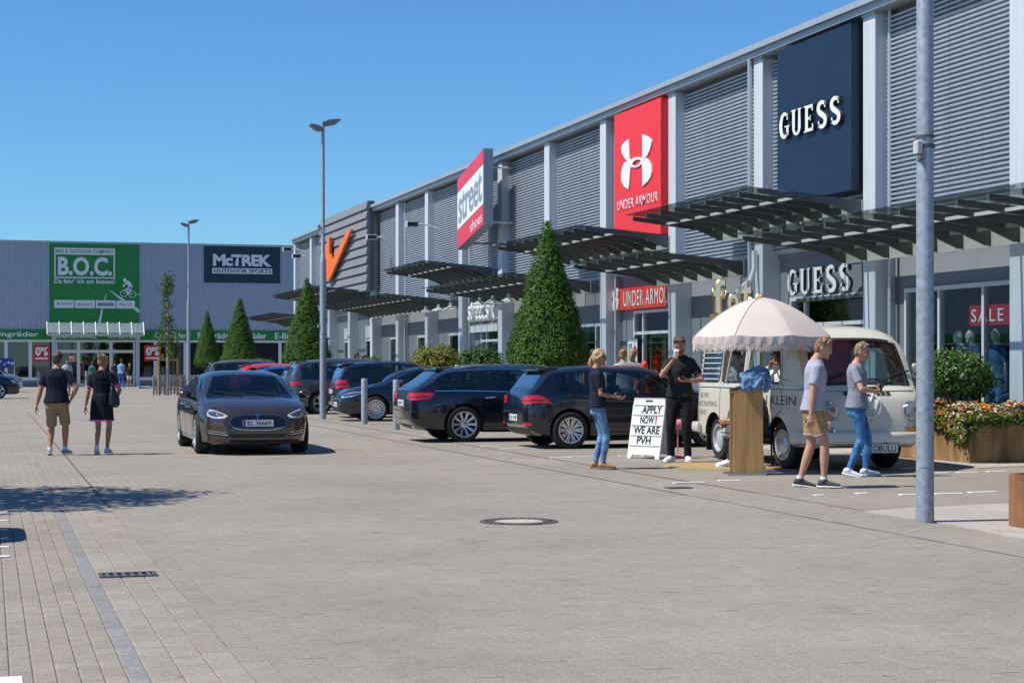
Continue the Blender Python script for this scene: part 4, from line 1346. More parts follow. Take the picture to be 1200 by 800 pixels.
x, y = ground(221, 465)
lamp_post(x, y, 8.2, .085, 'thin distant lamp post left of the leftmost cone tree')
bol = MB().lathe([(.08, 0), (.08, 1.12), (.072, 1.14), (.001, 1.145)], 18).mesh('bollard', GALV, smooth=30)
for i, (px, py, h, lab) in enumerate(((427, 497, 1, 'steel bollard in front of the dark coupe with the multi spoke wheel'), (464.5, 503.5, 1, 'steel bollard at the rear of the dark estate car'),
                                      (45, 453.6, .95, 'small bollard left of the bike store entrance'), (101, 453.6, .95, 'small bollard in the middle of the bike store entrance'))):
    x, y = ground(px, py)
    o = tag(link('bollard', bol, None, (x, y, 0)), lab, 'bollard', 'steel bollards')
    o.scale = (1, 1, h)
x0, y0 = ground(180, 462.5); x1, y1 = ground(243, 461.5)
t = thing('slat_fence', 'low grey fence of upright planks around the slim staked tree', 'fence', (x0, y0, 0))
n = 17
pm = MB().bbox(-.062, .062, -.02, .02, 0.02, .98, .012).mesh('plank', mat('weathered plank', (0.36, 0.36, 0.36), 0.8, var=0.2, vscale=6, stretch=(1, 1, .2)))
for k in range(n):
    f = k / (n - 1)
    o = link('plank', pm, t, ((x1 - x0) * f, (y1 - y0) * f - .12, 0))
mb = MB(); mb.box(0, x1 - x0, -.07, -.03, .25, .33); mb.box(0, x1 - x0, -.07, -.03, .72, .8); mb.obj('rail', MATS['weathered plank'], t)
mb = MB()
for k in range(5): mb.box((x1 - x0) * k / 4 - .04, (x1 - x0) * k / 4 + .04, -.03, .05, 0, .9)
mb.obj('post', DARKM, t)
x, y = ground(170, 455)
t = tag(MB().bbox(-.45, .35, -.5, .5, 0, .14, .03).obj('kerb_block', mat('pale concrete', (0.5, 0.47, 0.42), .8, var=.1)), 'low pale concrete block on the paving near the slat fence', 'kerb block')
t.location = (x, y, 0)
# ================================================================ CARS
def interp(tab, x):
    if x <= tab[0][0]: return tab[0][1]
    if x >= tab[-1][0]: return tab[-1][1]
    for i in range(len(tab) - 1):
        x0, y0 = tab[i]; x1, y1 = tab[i + 1]
        if x0 <= x <= x1:
            h = x1 - x0
            m = (y1 - y0) / h
            def tan(j):
                if j <= 0 or j >= len(tab) - 1: return m
                a = (tab[j][1] - tab[j - 1][1]) / (tab[j][0] - tab[j - 1][0]); b = (tab[j + 1][1] - tab[j][1]) / (tab[j + 1][0] - tab[j][0])
                return 0 if a * b <= 0 else 2 * a * b / (a + b)
            t = (x - x0) / h
            m0, m1 = tan(i), tan(i + 1)
            return (2 * t ** 3 - 3 * t * t + 1) * y0 + (t ** 3 - 2 * t * t + t) * h * m0 + (-2 * t ** 3 + 3 * t * t) * y1 + (t ** 3 - t * t) * h * m1
GLASSCAR = mat('car glass', (0.012, 0.017, 0.022), 0.03, coat=0.6, spec=0.7)
BLACKTRIM = mat('black plastic', (0.015, 0.015, 0.016), 0.55)
GLOSSB = mat('gloss black', (0.008, 0.008, 0.01), 0.12, coat=0.6)
CHROME = mat('chrome', (0.75, 0.76, 0.78), 0.12, 1.0)
TYRE = mat('tyre rubber', (0.018, 0.018, 0.019), 0.85)
RIMM = mat('rim alloy', (0.62, 0.63, 0.66), 0.32, 0.75)
TAILR = mat('tail lamp red', (0.62, 0.012, 0.014), 0.18, coat=0.8)
CLEARL = mat('clear lamp', (0.62, 0.66, 0.72), 0.12, 0.3, coat=0.9)
PLATE = mat('number plate', (0.75, 0.76, 0.76), 0.45)
PLATEB = mat('plate blue', (0.01, 0.04, 0.35), 0.45)
INKB = mat('black ink', (0.012, 0.012, 0.014), 0.6)
AMBER = mat('amber lamp', (0.75, 0.22, 0.02), 0.2, coat=0.6)
def paint(name, col, metal=0.35, rough=0.32):
    return mat('paint ' + name, col, rough, metal, coat=1.0, var=0.04, vscale=3)
class Car:
    def __init__(s, sp):
        s.__dict__.update(sp)
        s.H = max(z for _, z in s.top)
        s.bvh = None
    def P(s, x): return interp(s.plan, x)
    def Wd(s, x, z):
        b = interp(s.belt, x)
        P = s.P(x)
        zm = s.zm
        if z < zm: f = 1 - s.tuck * ((zm - z) / zm) ** 2
        elif z <= b: f = 1 - s.shoulder * ((z - zm) / max(.05, b - zm)) ** 2
        else: f = (1 - s.shoulder - .012) - s.tumble * ((z - b) / max(.1, s.H - b)) ** 1.15
        return P * f
    def body_mesh(s, name, mats):
        L = s.L
        xs = []
        n = 46
        for i in range(n + 1):
            u = -math.cos(PI * i / n) * .55 + (2 * i / n - 1) * .45
            xs.append(u * L / 2)
        secs = []
        for x in xs:
            zt, zl, b = interp(s.top, x), interp(s.bot, x), interp(s.belt, x)
            gh = max(0, min(1, (zt - b) / .25))
            r = (.05 + .05 * gh) * s.crown
            zc = zt - r
            zb_ = min(b, zc - .02)
            if zb_ < zl + .12: zb_ = zl + .12; zc = max(zc, zb_ + .015)
            zt = max(zt, zc + .01)
            pts = [(0, zl), (.55 * s.Wd(x, zl), zl), (.93 * s.Wd(x, zl), zl + .005)]
            for k in range(7): 
                z = zl + .05 + (zb_ - zl - .05) * k / 6
                pts.append((s.Wd(x, z), z))
            for k in range(1, 6):
                z = zb_ + (zc - zb_) * k / 5
                pts.append((s.Wd(x, z), z))
            y1 = s.Wd(x, zc)
            for f in (.975, .93, .85, .7, .45, .2, 0):
                pts.append((y1 * f, zt - (zt - zc) * f ** 5))
            secs.append(pts)
        m = len(secs[0])
        ring = []
        mb = MB()
        vs = []
        for x, pts in zip(xs, secs):
            row = [(x, -y, z) for y, z in pts] + [(x, y, z) for y, z in pts[-2:0:-1]]
            vs += row
        k = 2 * m - 2
        fs = []
        for i in range(len(xs) - 1):
            for j in range(k):
                j2 = (j + 1) % k
                fs.append((i * k + j, (i + 1) * k + j, (i + 1) * k + j2, i * k + j2))
        # end caps: strips between mirrored points
        for e, fl_ in ((0, True), ((len(xs) - 1) * k, False)):
            for j in range(m - 1):
                a, b2 = j, j + 1
                c, d = (k - b2) % k, (k - a) % k
                q = [e + a, e + b2, e + c, e + d]
                q = list(dict.fromkeys(q))
                if len(q) > 2: fs.append(tuple(q if not fl_ else q[::-1]))
        mb.add(vs, fs)
        me = mb.mesh(name, mats, smooth=False, fix=True)
        return me
    def hit(s, axis, u, v, off):
        if axis == 'F': o, d = (9, u, v), (-1, 0, 0)
        elif axis == 'B': o, d = (-9, u, v), (1, 0, 0)
        elif axis == 'L': o, d = (u, 9, v), (0, -1, 0)
        elif axis == 'R': o, d = (u, -9, v), (0, 1, 0)
        else: o, d = (u, v, 9), (0, 0, -1)
        p, nr, _, _ = s.bvh.ray_cast(Vector(o), Vector(d))
        if p is None or (axis in 'FB' and v < .95 and abs(abs(p.x) - s.L / 2) > .42):
            q = {'F': (s.L / 2 - .3, u, v), 'B': (-s.L / 2 + .3, u, v), 'L': (u, s.P(u), v), 'R': (u, -s.P(u), v), 'T': (u, v, s.H)}[axis]
            p, nr, _, _ = s.bvh.find_nearest(Vector(q))
        if nr.dot(Vector(d)) > 0: nr = -nr
        return p + nr * off
    def patch(s, mb, axis, fn, nu=12, nv=5, off=.004):
        vs = [s.hit(axis, *fn(i / nu, j / nv), off) for i in range(nu + 1) for j in range(nv + 1)]
        w_ = nv + 1
        fs = [(i * w_ + j, (i + 1) * w_ + j, (i + 1) * w_ + j + 1, i * w_ + j + 1) for i in range(nu) for j in range(nv)]
        mb.add(vs, fs)
    def quadp(s, mb, axis, a, b, c, d, nu=10, nv=4, off=.004):
        """bilinear patch: a lower-left, b lower-right, c upper-right, d upper-left"""
        def fn(i, j):
            return tuple((a[k] * (1 - i) + b[k] * i) * (1 - j) + (d[k] * (1 - i) + c[k] * i) * j for k in (0, 1))
        s.patch(mb, axis, fn, nu, nv, off)
    def polyp(s, mb, axis, poly, nu=14, nv=4, off=.004):
        """any outline that each vertical line crosses twice"""
        us = [p[0] for p in poly]
        u0, u1 = min(us) + 1e-4, max(us) - 1e-4
        def rng(u):
            v = []
            for i in range(len(poly)):
                a, b = poly[i - 1], poly[i]
                if (a[0] - u) * (b[0] - u) <= 0 and abs(a[0] - b[0]) > 1e-7:
                    t = (u - a[0]) / (b[0] - a[0]); v.append(a[1] + (b[1] - a[1]) * t)
            return (min(v), max(v)) if v else (0, 0)
        def fn(i, j):
            u = u0 + (u1 - u0) * i; lo, hi = rng(u)
            return (u, lo + (hi - lo) * j)
        s.patch(mb, axis, fn, nu, nv, off)
    def line(s, mb, axis, pts, wd, off=.004):
        for (a, b) in zip(pts[:-1], pts[1:]):
            dx, dy = b[0] - a[0], b[1] - a[1]
            l = math.hypot(dx, dy); nx, ny = -dy / l * wd / 2, dx / l * wd / 2
            s.quadp(mb, axis, (a[0] - nx, a[1] - ny), (b[0] - nx, b[1] - ny), (b[0] + nx, b[1] + ny), (a[0] + nx, a[1] + ny), max(1, int(l / .08)), 1, off)
def oval(cx, cy, rx, ry, n=24, p=2.0):
    o = []
    for i in range(n):
        a = 2 * PI * i / n
        c, s_ = math.cos(a), math.sin(a)
        o.append((cx + rx * math.copysign(abs(c) ** (2 / p), c), cy + ry * math.copysign(abs(s_) ** (2 / p), s_)))
    return o
WHEELS = {}
def wheel_meshes(r, wd, rim_r, spokes, style):
    key = (r, wd, rim_r, spokes, style)
    if key in WHEELS: return WHEELS[key]
    h = wd / 2
    t = MB(); t.lathe([(rim_r, -h * .8), (rim_r + .01, -h), (r - .03, -h), (r, -h * .7), (r, h * .7), (r - .03, h), (rim_r + .01, h), (rim_r, h * .8)], 32, axis='y')
    tm = t.mesh('tyre', TYRE, smooth=35, fix=True)
    m = MB()
    m.lathe([(rim_r, h * .8), (rim_r + .006, h + .004), (rim_r - .018, h + .002), (rim_r - .03, h * .55), (rim_r - .035, -h * .6)], 32, axis='y')
    for k in range(spokes):
        a = 2 * PI * k / spokes
        c, s_ = math.cos(a), math.sin(a)
        for off in ((0,) if style == 'single' else (-.13, .13)):
            wi, wo = (.016, .026) if style == 'single' else (.014, .016)
            aa = a + off
            ca, sa = math.cos(aa), math.sin(aa)
            vs = []
            for rr, ww, yy in ((.05, wi, h * .62), (rim_r - .02, wo, h * .92)):
                bx, bz = (rr * c, rr * s_) if rr < .1 else (rr * ca, rr * sa)
                for sg in (-1, 1):
                    for dy in (0, -.03):
                        vs.append((bx - sg * ww * s_, yy + dy, bz + sg * ww * c))
            m.add(vs, [(0, 2, 6, 4), (1, 5, 7, 3), (0, 4, 5, 1), (2, 3, 7, 6)])
    m.lathe([(.062, h * .4), (.062, h * .68), (.045, h * .72), (.001, h * .73)], 16, axis='y')
    rm = m.mesh('rim', RIMM, smooth=30, fix=True)
    d = MB(); d.lathe([(rim_r - .03, h * .1), (.14, h * .1), (.001, h * .1)], 24, axis='y')
    dm = d.mesh('brake_disc', mat('brake dark', (0.04, 0.04, 0.042), 0.6, 0.5))
    WHEELS[key] = (tm, rm, dm)
    return WHEELS[key]
def add_wheel(root, x, y, r, wd, rim_r, spokes, style, side, steer=0.0):
    tm, rm, dm = wheel_meshes(r, wd, rim_r, spokes, style)
    e = link('wheel', None, root, (x, y, r))
    e.rotation_euler = (0, 0, (0 if side > 0 else PI) + steer)
    link('tyre', tm, e); link('rim', rm, e); link('brake_disc', dm, e)
    return e
def cut_wheels(s, me, extra=None):
    cu = MB(); cu.cur = 1
    for x in (s.xf, s.xr):
        for sg in (1, -1):
            ya, yb = sorted((sg * (s.W / 2 + .3), sg * (s.W / 2 - .30)))
            vs, n = [], 30
            R_ = s.rw + .045
            for y in (ya, yb):
                for k in range(n):
                    a = 2 * PI * k / n
                    vs.append((x + R_ * math.cos(a), y, s.rw + .015 + R_ * math.sin(a)))
            fs = [tuple(range(n)), tuple(range(2 * n - 1, n - 1, -1))] + [(k, n + k, n + (k + 1) % n, (k + 1) % n) for k in range(n)]
            cu.add(vs, fs)
    cm = cu.mesh('cutter', [TYRE, BLACKTRIM], fix=True)
    co = bpy.data.objects.new('cutter', cm); COL.objects.link(co)
    r = evaluated(me, [('BOOLEAN', dict(operation='DIFFERENCE', object=co, solver='EXACT'))])
    bpy.data.objects.remove(co)
    return r
CABIN = mat('cabin trim', (0.028, 0.027, 0.027), 0.75)
SEATM = mat('seat cloth', (0.05, 0.048, 0.046), 0.85, var=.2, vscale=20)
REARG = glassmat('tinted rear glass', (0.16, 0.2, 0.22), 0.09)
SCREEN = glassmat('car window glass', (0.42, 0.52, 0.52), 0.07)
def prism_mesh(poly, fn, d0, d1):
    mb = MB(); mb.cur = 1; mb.prism(poly, fn, d0, d1)
    return mb.mesh('cutter', [CABIN, CABIN], fix=True)
def hollow(s, me):
    """take the cabin out of the solid body and open the windows"""
    mb = MB(); mb.cur = 1
    xa = s.dlo[0] - .12; xb = s.dlo[1] + .22
    n = 22
    rows = []
    for i in range(n + 1):
        x = xa + (xb - xa) * i / n
        zt = max(.80, interp(s.top, x) - .06)
        pts = [(0, .5)] + [(max(.2, s.Wd(x, z) - .085), z) for z in (.5 + (zt - .55) * k / 7 for k in range(8))]
        y1 = pts[-1][0]
        pts += [(y1 * f, zt - .05 * f ** 4) for f in (.93, .8, .5)] + [(0, zt)]
        rows.append([(x, -y, z) for y, z in pts] + [(x, y, z) for y, z in pts[-2:0:-1]])
    k = len(rows[0])
    vs = [p for r in rows for p in r]
    fs = [(i * k + j, (i + 1) * k + j, (i + 1) * k + (j + 1) % k, i * k + (j + 1) % k) for i in range(n) for j in range(k)]
    fs += [tuple(range(k)), tuple(range(n * k + k - 1, n * k - 1, -1))]
    mb.add(vs, fs)
    cut = [mb.mesh('cutter', [CABIN, CABIN], fix=True)]
    belt = lambda x: interp(s.belt, x)
    lo = lambda x: belt(x) + .018
    hi = lambda x: max(lo(x) + .006, interp(s.top, x) - .108 - s.dropw)
    ed = [s.dlo[0]] + list(s.pillars) + [s.dlo[1]]
    for a, b in zip(ed[:-1], ed[1:]):
        a, b = a + .035, b - .035
        if b - a < .08: continue
        xs = [a + (b - a) * i / 8 for i in range(9)]
        cut.append(prism_mesh([(x, lo(x)) for x in xs] + [(x, hi(x)) for x in reversed(xs)], lambda u, v, d: (u, d, v), -2, 2))
    xm = (s.dlo[0] + s.dlo[1]) / 2
    zb0, zt0, yb0, yt0 = s.wind
    def scr(zb, zt, yb, yt, dip):
        y_ = [(2 * i / 8 - 1) for i in range(9)]
        return [(f * (yb - .03), zb + .02 - dip * f * f) for f in y_] + [(f * (yt - .02), zt - .02 - .03 * f * f) for f in reversed(y_)]
    cut.append(prism_mesh(scr(zb0, zt0, yb0, yt0, .05), lambda u, v, d: (d, u, v), xm, 3))
    zb1, zt1, yb1, yt1 = s.rearw
    cut.append(prism_mesh(scr(zb1, zt1, yb1, yt1, 0), lambda u, v, d: (d, u, v), -3, xm))
    for c in cut:
        co = bpy.data.objects.new('cutter', c); COL.objects.link(co)
        me = evaluated(me, [('BOOLEAN', dict(operation='DIFFERENCE', object=co, solver='EXACT'))])
        bpy.data.objects.remove(co)
    return me
def seats(s, root):
    sx = s.dlo[1] - .98
    for y in (.37, -.37):
        b = MB()
        b.bbox(sx - .25, sx + .27, y - .24, y + .24, .42, .60, .06)
        b.prism([(sx - .22, .58), (sx - .10, .58), (sx - .25, 1.12), (sx - .34, 1.12)], lambda u, v, d: (u, d, v), y - .22, y + .22)
        b.obj('seat', SEATM, root)
        MB().bbox(sx - .37, sx - .27, y - .12, y + .12, 1.14, 1.31, .04).obj('headrest', SEATM, root)
    b = MB(); b.bbox(sx - 1.15, sx - .62, -.6, .6, .42, .60, .06)
    b.prism([(sx - 1.1, .58), (sx - .98, .58), (sx - 1.12, 1.08), (sx - 1.22, 1.08)], lambda u, v, d: (u, d, v), -.62, .62)
    b.obj('rear_seat', SEATM, root)
    st = MB(); n = 22; r = .185
    c = Vector((sx + .45, .37, .93)); ax = Vector((.42, 0, 1)).normalized(); bx = Vector((0, 1, 0))
    st.tube([c + ax * r * math.cos(2 * PI * k / n) + bx * r * math.sin(2 * PI * k / n) for k in range(n + 1)], .016, 6)
    st.obj('steering_wheel', BLACKTRIM, root, smooth=True)
    MB().bbox(sx + .55, sx + .95, -.66, .66, .70, interp(s.belt, sx + .8) - .02, .06).obj('dashboard', BLACKTRIM, root)
def build_car(sp, name, label, pm, loc, rz, group='cars parked along the shop fronts', scale=1.0):
    s = Car(sp)
    me = s.body_mesh('body', [pm, BLACKTRIM])
    bm = bmesh.new(); bm.from_mesh(me); s.bvh = BVHTree.FromBMesh(bm); bm.free()
    me = hollow(s, cut_wheels(s, me))
    me.polygons.foreach_set('use_smooth', [True] * len(me.polygons))
    me.set_sharp_from_angle(angle=R(38))
    root = thing(name, label, 'car', loc, rz, group)
    link('body', me, root)
    seats(s, root)
    L, H = s.L, s.H
    top = lambda x: interp(s.top, x)
    belt = lambda x: interp(s.belt, x)
    # side glass
    for ax, sg in (('L', 1), ('R', -1)):
        tr = MB()
        x0, x1 = s.dlo
        def lo(x): return belt(x) + .012
        def hi(x, g=.095): return max(lo(x) + .004, top(x) - g - s.dropw)
        s.patch(tr, ax, lambda i, j: (x0 - .03 + (x1 - x0 + .06) * i, lo(x0 + (x1 - x0) * i) - .02 + .03 * j), 40, 1, .003)
        s.patch(tr, ax, lambda i, j: (x0 - .03 + (x1 - x0 + .06) * i, hi(x0 + (x1 - x0) * i, .112) + .035 * j), 40, 1, .003)
        for xp in s.pillars:
            s.patch(tr, ax, lambda i, j: (xp - .045 + .09 * i, lo(xp) + (hi(xp, .10) - lo(xp)) * j), 3, 5, .003)
        tr.obj('window_trim', GLOSSB, root, smooth=60, fix=False)
        ed = [x0] + list(s.pillars) + [x1]
        for a, b in zip(ed[:-1], ed[1:]):
            g = MB(); a_, b_ = a + .03, b - .03
            s.patch(g, ax, lambda i, j: (a_ + (b_ - a_) * i, lo(a_ + (b_ - a_) * i) + .008 + (hi(a_ + (b_ - a_) * i, .10) - lo(a_ + (b_ - a_) * i) - .012) * j), 16, 4, .007)
            g.obj('window', SCREEN, root, smooth=60, fix=False)
        if s.chrome:
            c = MB()
            s.patch(c, ax, lambda i, j: (x0 - .02 + (x1 - x0 + .04) * i, lo(x0 - .02 + (x1 - x0 + .04) * i) - .022 + .016 * j), 30, 1, .008)
            if s.chrome > 1:
                s.patch(c, ax, lambda i, j: (x0 - .02 + (x1 - x0 + .04) * i, hi(x0 + (x1 - x0) * i, .086) + .014 * j), 40, 1, .006)
            c.obj('chrome_strip', CHROME, root, fix=False)
        # doors: gap lines, a raised skin and a handle
        for k, (a, b) in enumerate(s.doors):
            zl = interp(s.bot, (a + b) / 2) + .10
            gp = MB()
            pts = [(a, belt(a)), (a + (.02 if k else 0), zl + .1), (a + .05, zl), (b - .03, zl), (b, zl + .08), (b, belt(b))]
            s.line(gp, ax, pts, .012, .0025)
            d = gp.obj('door', BLACKTRIM, root, fix=False)
            hx = a + .10 if s.front_left is None else a + .1
            hz = belt(hx) - .13
            p1, p2 = s.hit(ax, hx, hz, .022), s.hit(ax, hx + .19, hz + .012, .022)
            MB().tube([s.hit(ax, hx - .01, hz, .0), p1, p2, s.hit(ax, hx + .2, hz + .012, .0)], [.012, .014, .014, .012], 8).obj('handle', pm if not s.chrome else CHROME, d, smooth=True)
        # sill cladding and crease
        sk_ = MB()
        s.patch(sk_, ax, lambda i, j: (s.xr + s.rw + .07 + (s.xf - s.xr - 2 * s.rw - .14) * i, interp(s.bot, 0) + .01 + .09 * j), 10, 2, .006)
        sk_.obj('sill', BLACKTRIM if s.clad else pm, root, fix=False)
        if s.clad:
            ar = MB()
            for xw in (s.xf, s.xr):
                R0 = s.rw + .045
                s.patch(ar, ax, lambda i, j: (xw + (R0 + .004 + .04 * j) * math.cos(PI * i), s.rw + .015 + (R0 + .004 + .04 * j) * math.sin(PI * i)), 20, 1, .006)
            ar.obj('arch_trim', BLACKTRIM, root, fix=False)
        # mirror
        mx = s.mirror
        mp = s.hit(ax, mx, belt(mx) + .03, 0)
        mi = MB()
        mi.tube([mp, mp + Vector((.02, sg * .09, .03))], [.025, .02], 8)
        mi.obj('mirror', BLACKTRIM, root, smooth=True)
        sh = MB(); sh.ball(mp + Vector((.02, sg * .15, .075)), (.075, .11, .075), 14, 8)
        sh.obj('mirror_shell', pm, root, smooth=True)
    # screens
    g = MB(); zb0, zt0, yb0, yt0 = s.wind
    s.patch(g, 'F', lambda i, j: ((2 * i - 1) * (yb0 + (yt0 - yb0) * j), zb0 - .05 * (2 * i - 1) ** 2 * (1 - j) + (zt0 - zb0 - .03 * (2 * i - 1) ** 2) * j), 18, 8, .005)
    g.obj('windscreen', SCREEN, root, smooth=60, fix=False)
    wp = MB()
    for ya in (.45, -.12):
        a_, b_ = s.hit('F', ya, zb0 + .005, .02), s.hit('F', ya - .48, zb0 + .06, .02)
        wp.tube([a_, b_], .009, 6)
    wp.obj('wiper', BLACKTRIM, root)
    g = MB(); zb1, zt1, yb1, yt1 = s.rearw
    s.patch(g, 'B', lambda i, j: ((2 * i - 1) * (yb1 + (yt1 - yb1) * j), zb1 + (zt1 - zb1) * j - .03 * (2 * i - 1) ** 2 * j), 16, 6, .005)
    g.obj('rear_window', REARG, root, smooth=60, fix=False)
    # lamps
    for sg in (1, -1):
        for axn, poly in s.head:
            m_ = MB(); q = [(u * (sg if axn == 'F' else 1), v) for u, v in poly]
            if axn == 'S': axn2 = 'L' if sg > 0 else 'R'
            else: axn2 = axn
            s.polyp(m_, axn2, q, 12, 4, .008)
            h_ = m_.obj('headlight', CLEARL, root, smooth=60, fix=False)
            c_ = (sum(p[0] for p in q) / len(q), sum(p[1] for p in q) / len(q))
            m_ = MB(); s.polyp(m_, axn2, [(c_[0] + (p[0] - c_[0]) * .72, c_[1] + (p[1] - c_[1]) * .62 + .003) for p in q], 10, 3, .012)
            m_.obj('lamp_insert', mat('lamp insert', (0.10, 0.11, 0.13), 0.12, .5, coat=.8), h_, fix=False)
        for axn, poly in s.tail:
            m_ = MB(); q = [(u * (sg if axn == 'B' else 1), v) for u, v in poly]
            axn2 = axn if axn == 'B' else ('L' if sg > 0 else 'R')
            s.polyp(m_, axn2, q, 12, 4, .010)
            o = m_.obj('tail_light', TAILR, root, smooth=60, fix=False)
            c_ = (sum(p[0] for p in q) / len(q), sum(p[1] for p in q) / len(q))
            m_ = MB(); s.polyp(m_, axn2, [(c_[0] + (p[0] - c_[0]) * .8, c_[1] - .018 + (p[1] - c_[1]) * .16) for p in q], 8, 2, .014)
            m_.obj('lamp_insert', mat('lamp insert dark red', (0.20, 0.004, 0.006), .15, coat=.8), o, fix=False)
    # painted extras
    for item in s.extra:
        nm, axn, poly, m, off = item
        if axn == 'S':
            for a2 in 'LR':
                m_ = MB(); s.polyp(m_, a2, poly, 14, 4, off); m_.obj(nm, m, root, smooth=60, fix=False)
        else:
            m_ = MB(); s.polyp(m_, axn, poly, 18, 4, off); m_.obj(nm, m, root, smooth=60, fix=False)
    for nm, axn, pts, wd, m, off in s.lines:
        for a2 in ('LR' if axn == 'S' else axn):
            m_ = MB(); s.line(m_, a2, pts, wd, off); m_.obj(nm, m, root, fix=False)
    # plates
    for axn, z, txt in s.plates:
        p = s.hit(axn, 0, z, .02)
        ax = ((0, 1, 0), (0, 0, 1), (1, 0, 0)) if axn == 'F' else ((0, -1, 0), (0, 0, 1), (-1, 0, 0))
        pl = MB().box(-.26, .26, -.055, .055, -.015, 0).obj('number_plate', PLATE, root)
        pl.matrix_local = frame_mat(p, *ax)
        MB().box(-.258, -.215, -.053, .053, 0.001, .002).obj('plate_band', PLATEB, pl)
        me_ = text_mesh(txt, .40, .07, 0, .01); me_.materials.append(INKB)
        o = link('lettering', me_, pl, (.02, 0, .003))
    for k, x in enumerate((s.xf, s.xr)):
        for sg in (1, -1):
            add_wheel(root, x, sg * (s.track / 2), s.rw, s.tw, s.rim, *s.spokes, sg)
    if s.rails:
        for sg in (1, -1):
            p = [s.hit('T', x, sg * s.rails, .0) + Vector((0, 0, .04 if -1.5 < x < .35 else -.01)) for x in (-1.75, -1.6, -.9, -.2, .3, .5)]
            MB().tube(p, .016, 8).obj('roof_rail', mat('rail satin', (0.35, 0.37, 0.4), .35, .6), root, smooth=True)
    if s.spoiler:
        x, z, yw = s.spoiler
        sp_ = MB(); t3 = top(x + .3)
        sp_.prism([(x + .3, t3 + .003), (x + .1, (t3 + z) / 2 + .006), (x - .05, z), (x - .06, z - .022), (x + .05, z - .03), (x + .3, t3 - .03)], lambda u, v, d: (u, d, v), -yw, yw)
        sp_.obj('roof_spoiler', pm, root)
    root.scale = (scale,) * 3
    return root
BASE = dict(zm=.58, tuck=.10, shoulder=.05, tumble=.20, crown=1.0, dropw=0.0, chrome=0, clad=False, front_left=None, rails=0, spoiler=None, tw=.22, lines=[], extra=[], plates=[], spokes=(10, 'single'))
def spec(**k):
    d = dict(BASE); d.update(k); return d
def plan(L, W, nose=.72, tail=.80):
    h, a = W / 2, L / 2
    return [(-a, h * tail * .93), (-a + .04, h * tail), (-a + .16, h * (tail * .35 + .65)), (-a + .5, h * .985), (-.6, h), (.6, h), (a - .8, h * .975), (a - .35, h * (nose * .42 + .58)), (a - .10, h * nose), (a, h * nose * .82)]
# --- brown fastback driving towards us
TES = spec(L=4.97, W=1.96, xf=1.52, xr=-1.44, rw=.345, rim=.245, track=1.70, tw=.24, zm=.55, tumble=.26, crown=1.15,
    top=[(-2.485, .70), (-2.46, .98), (-2.3, 1.045), (-1.8, 1.14), (-1.1, 1.33), (-.4, 1.425), (.1, 1.43), (.45, 1.38), (.9, 1.20), (1.25, 1.03), (1.42, .985), (1.9, .90), (2.2, .81), (2.38, .70), (2.485, .52)],
    bot=[(-2.485, .42), (-2.3, .26), (-1.8, .19), (1.9, .17), (2.3, .18), (2.485, .26)],
    belt=[(-2.5, .93), (-1.5, .95), (0, .91), (1.0, .90), (1.6, .86), (2.5, .6)], plan=plan(4.97, 1.96, .66, .8),
    dlo=(-1.75, .98), pillars=(-.95, -.05), doors=((-.05, 1.02), (-1.05, -.05)), mirror=.72, chrome=2, wind=(.985, 1.36, .78, .56), rearw=(1.08, 1.36, .6, .5),
    head=[('F', [(.50, .665), (.56, .62), (.72, .62), (.82, .66), (.845, .72), (.80, .765), (.74, .765), (.60, .715)])],
    tail=[('B', [(.45, .88), (.75, .86), (.85, .9), (.8, .96), (.5, .95)])],
    extra=[('nose_trim', 'F', oval(0, .555, .490, .135, 40, 2.6), CHROME, .004), ('nose_panel', 'F', oval(0, .555, .482, .127, 40, 2.6), GLOSSB, .008),
           ('lower_grille', 'F', [(-.46, .30), (.46, .30), (.50, .36), (-.50, .36)], BLACKTRIM, .004),
           ('fog_recess', 'F', [(.50, .30), (.82, .34), (.84, .42), (.54, .40)], BLACKTRIM, .004), ('fog_recess', 'F', [(-.50, .30), (-.82, .34), (-.84, .42), (-.54, .40)], BLACKTRIM, .004),
           ('lower_lip', 'F', [(-.8, .20), (.8, .20), (.82, .235), (-.82, .235)], mat('satin lip', (0.12, 0.11, 0.10), .4, .5), .006)],
    lines=[('chrome_blade', 'F', [(.52, .345), (.80, .375)], .012, CHROME, .010), ('chrome_blade', 'F', [(.53, .385), (.82, .41)], .010, CHROME, .010),
           ('chrome_blade', 'F', [(-.52, .345), (-.80, .375)], .012, CHROME, .010), ('chrome_blade', 'F', [(-.53, .385), (-.82, .41)], .010, CHROME, .010),
           ('emblem', 'F', [(0, .665), (0, .60)], .018, CHROME, .014), ('emblem', 'F', [(-.045, .668), (-.02, .678), (.02, .678), (.045, .668)], .018, CHROME, .014),
           ('bonnet_gap', 'F', [(-.62, .80), (-.45, .735), (0, .715), (.45, .735), (.62, .80)], .008, BLACKTRIM, .003)],
    plates=[('F', .535, 'EL 36669')], spokes=(10, 'single'))
BROWN = paint('brown', (0.088, 0.060, 0.047), .7, .28)
fr, fl2 = ground(235, 531), ground(351, 529)
tesla = build_car(TES, 'electric_car', 'dark brown electric fastback car driving towards the viewer in the middle of the road', BROWN, (4.27, 31.75, 0), R(-90.5), 'cars driving', .965)
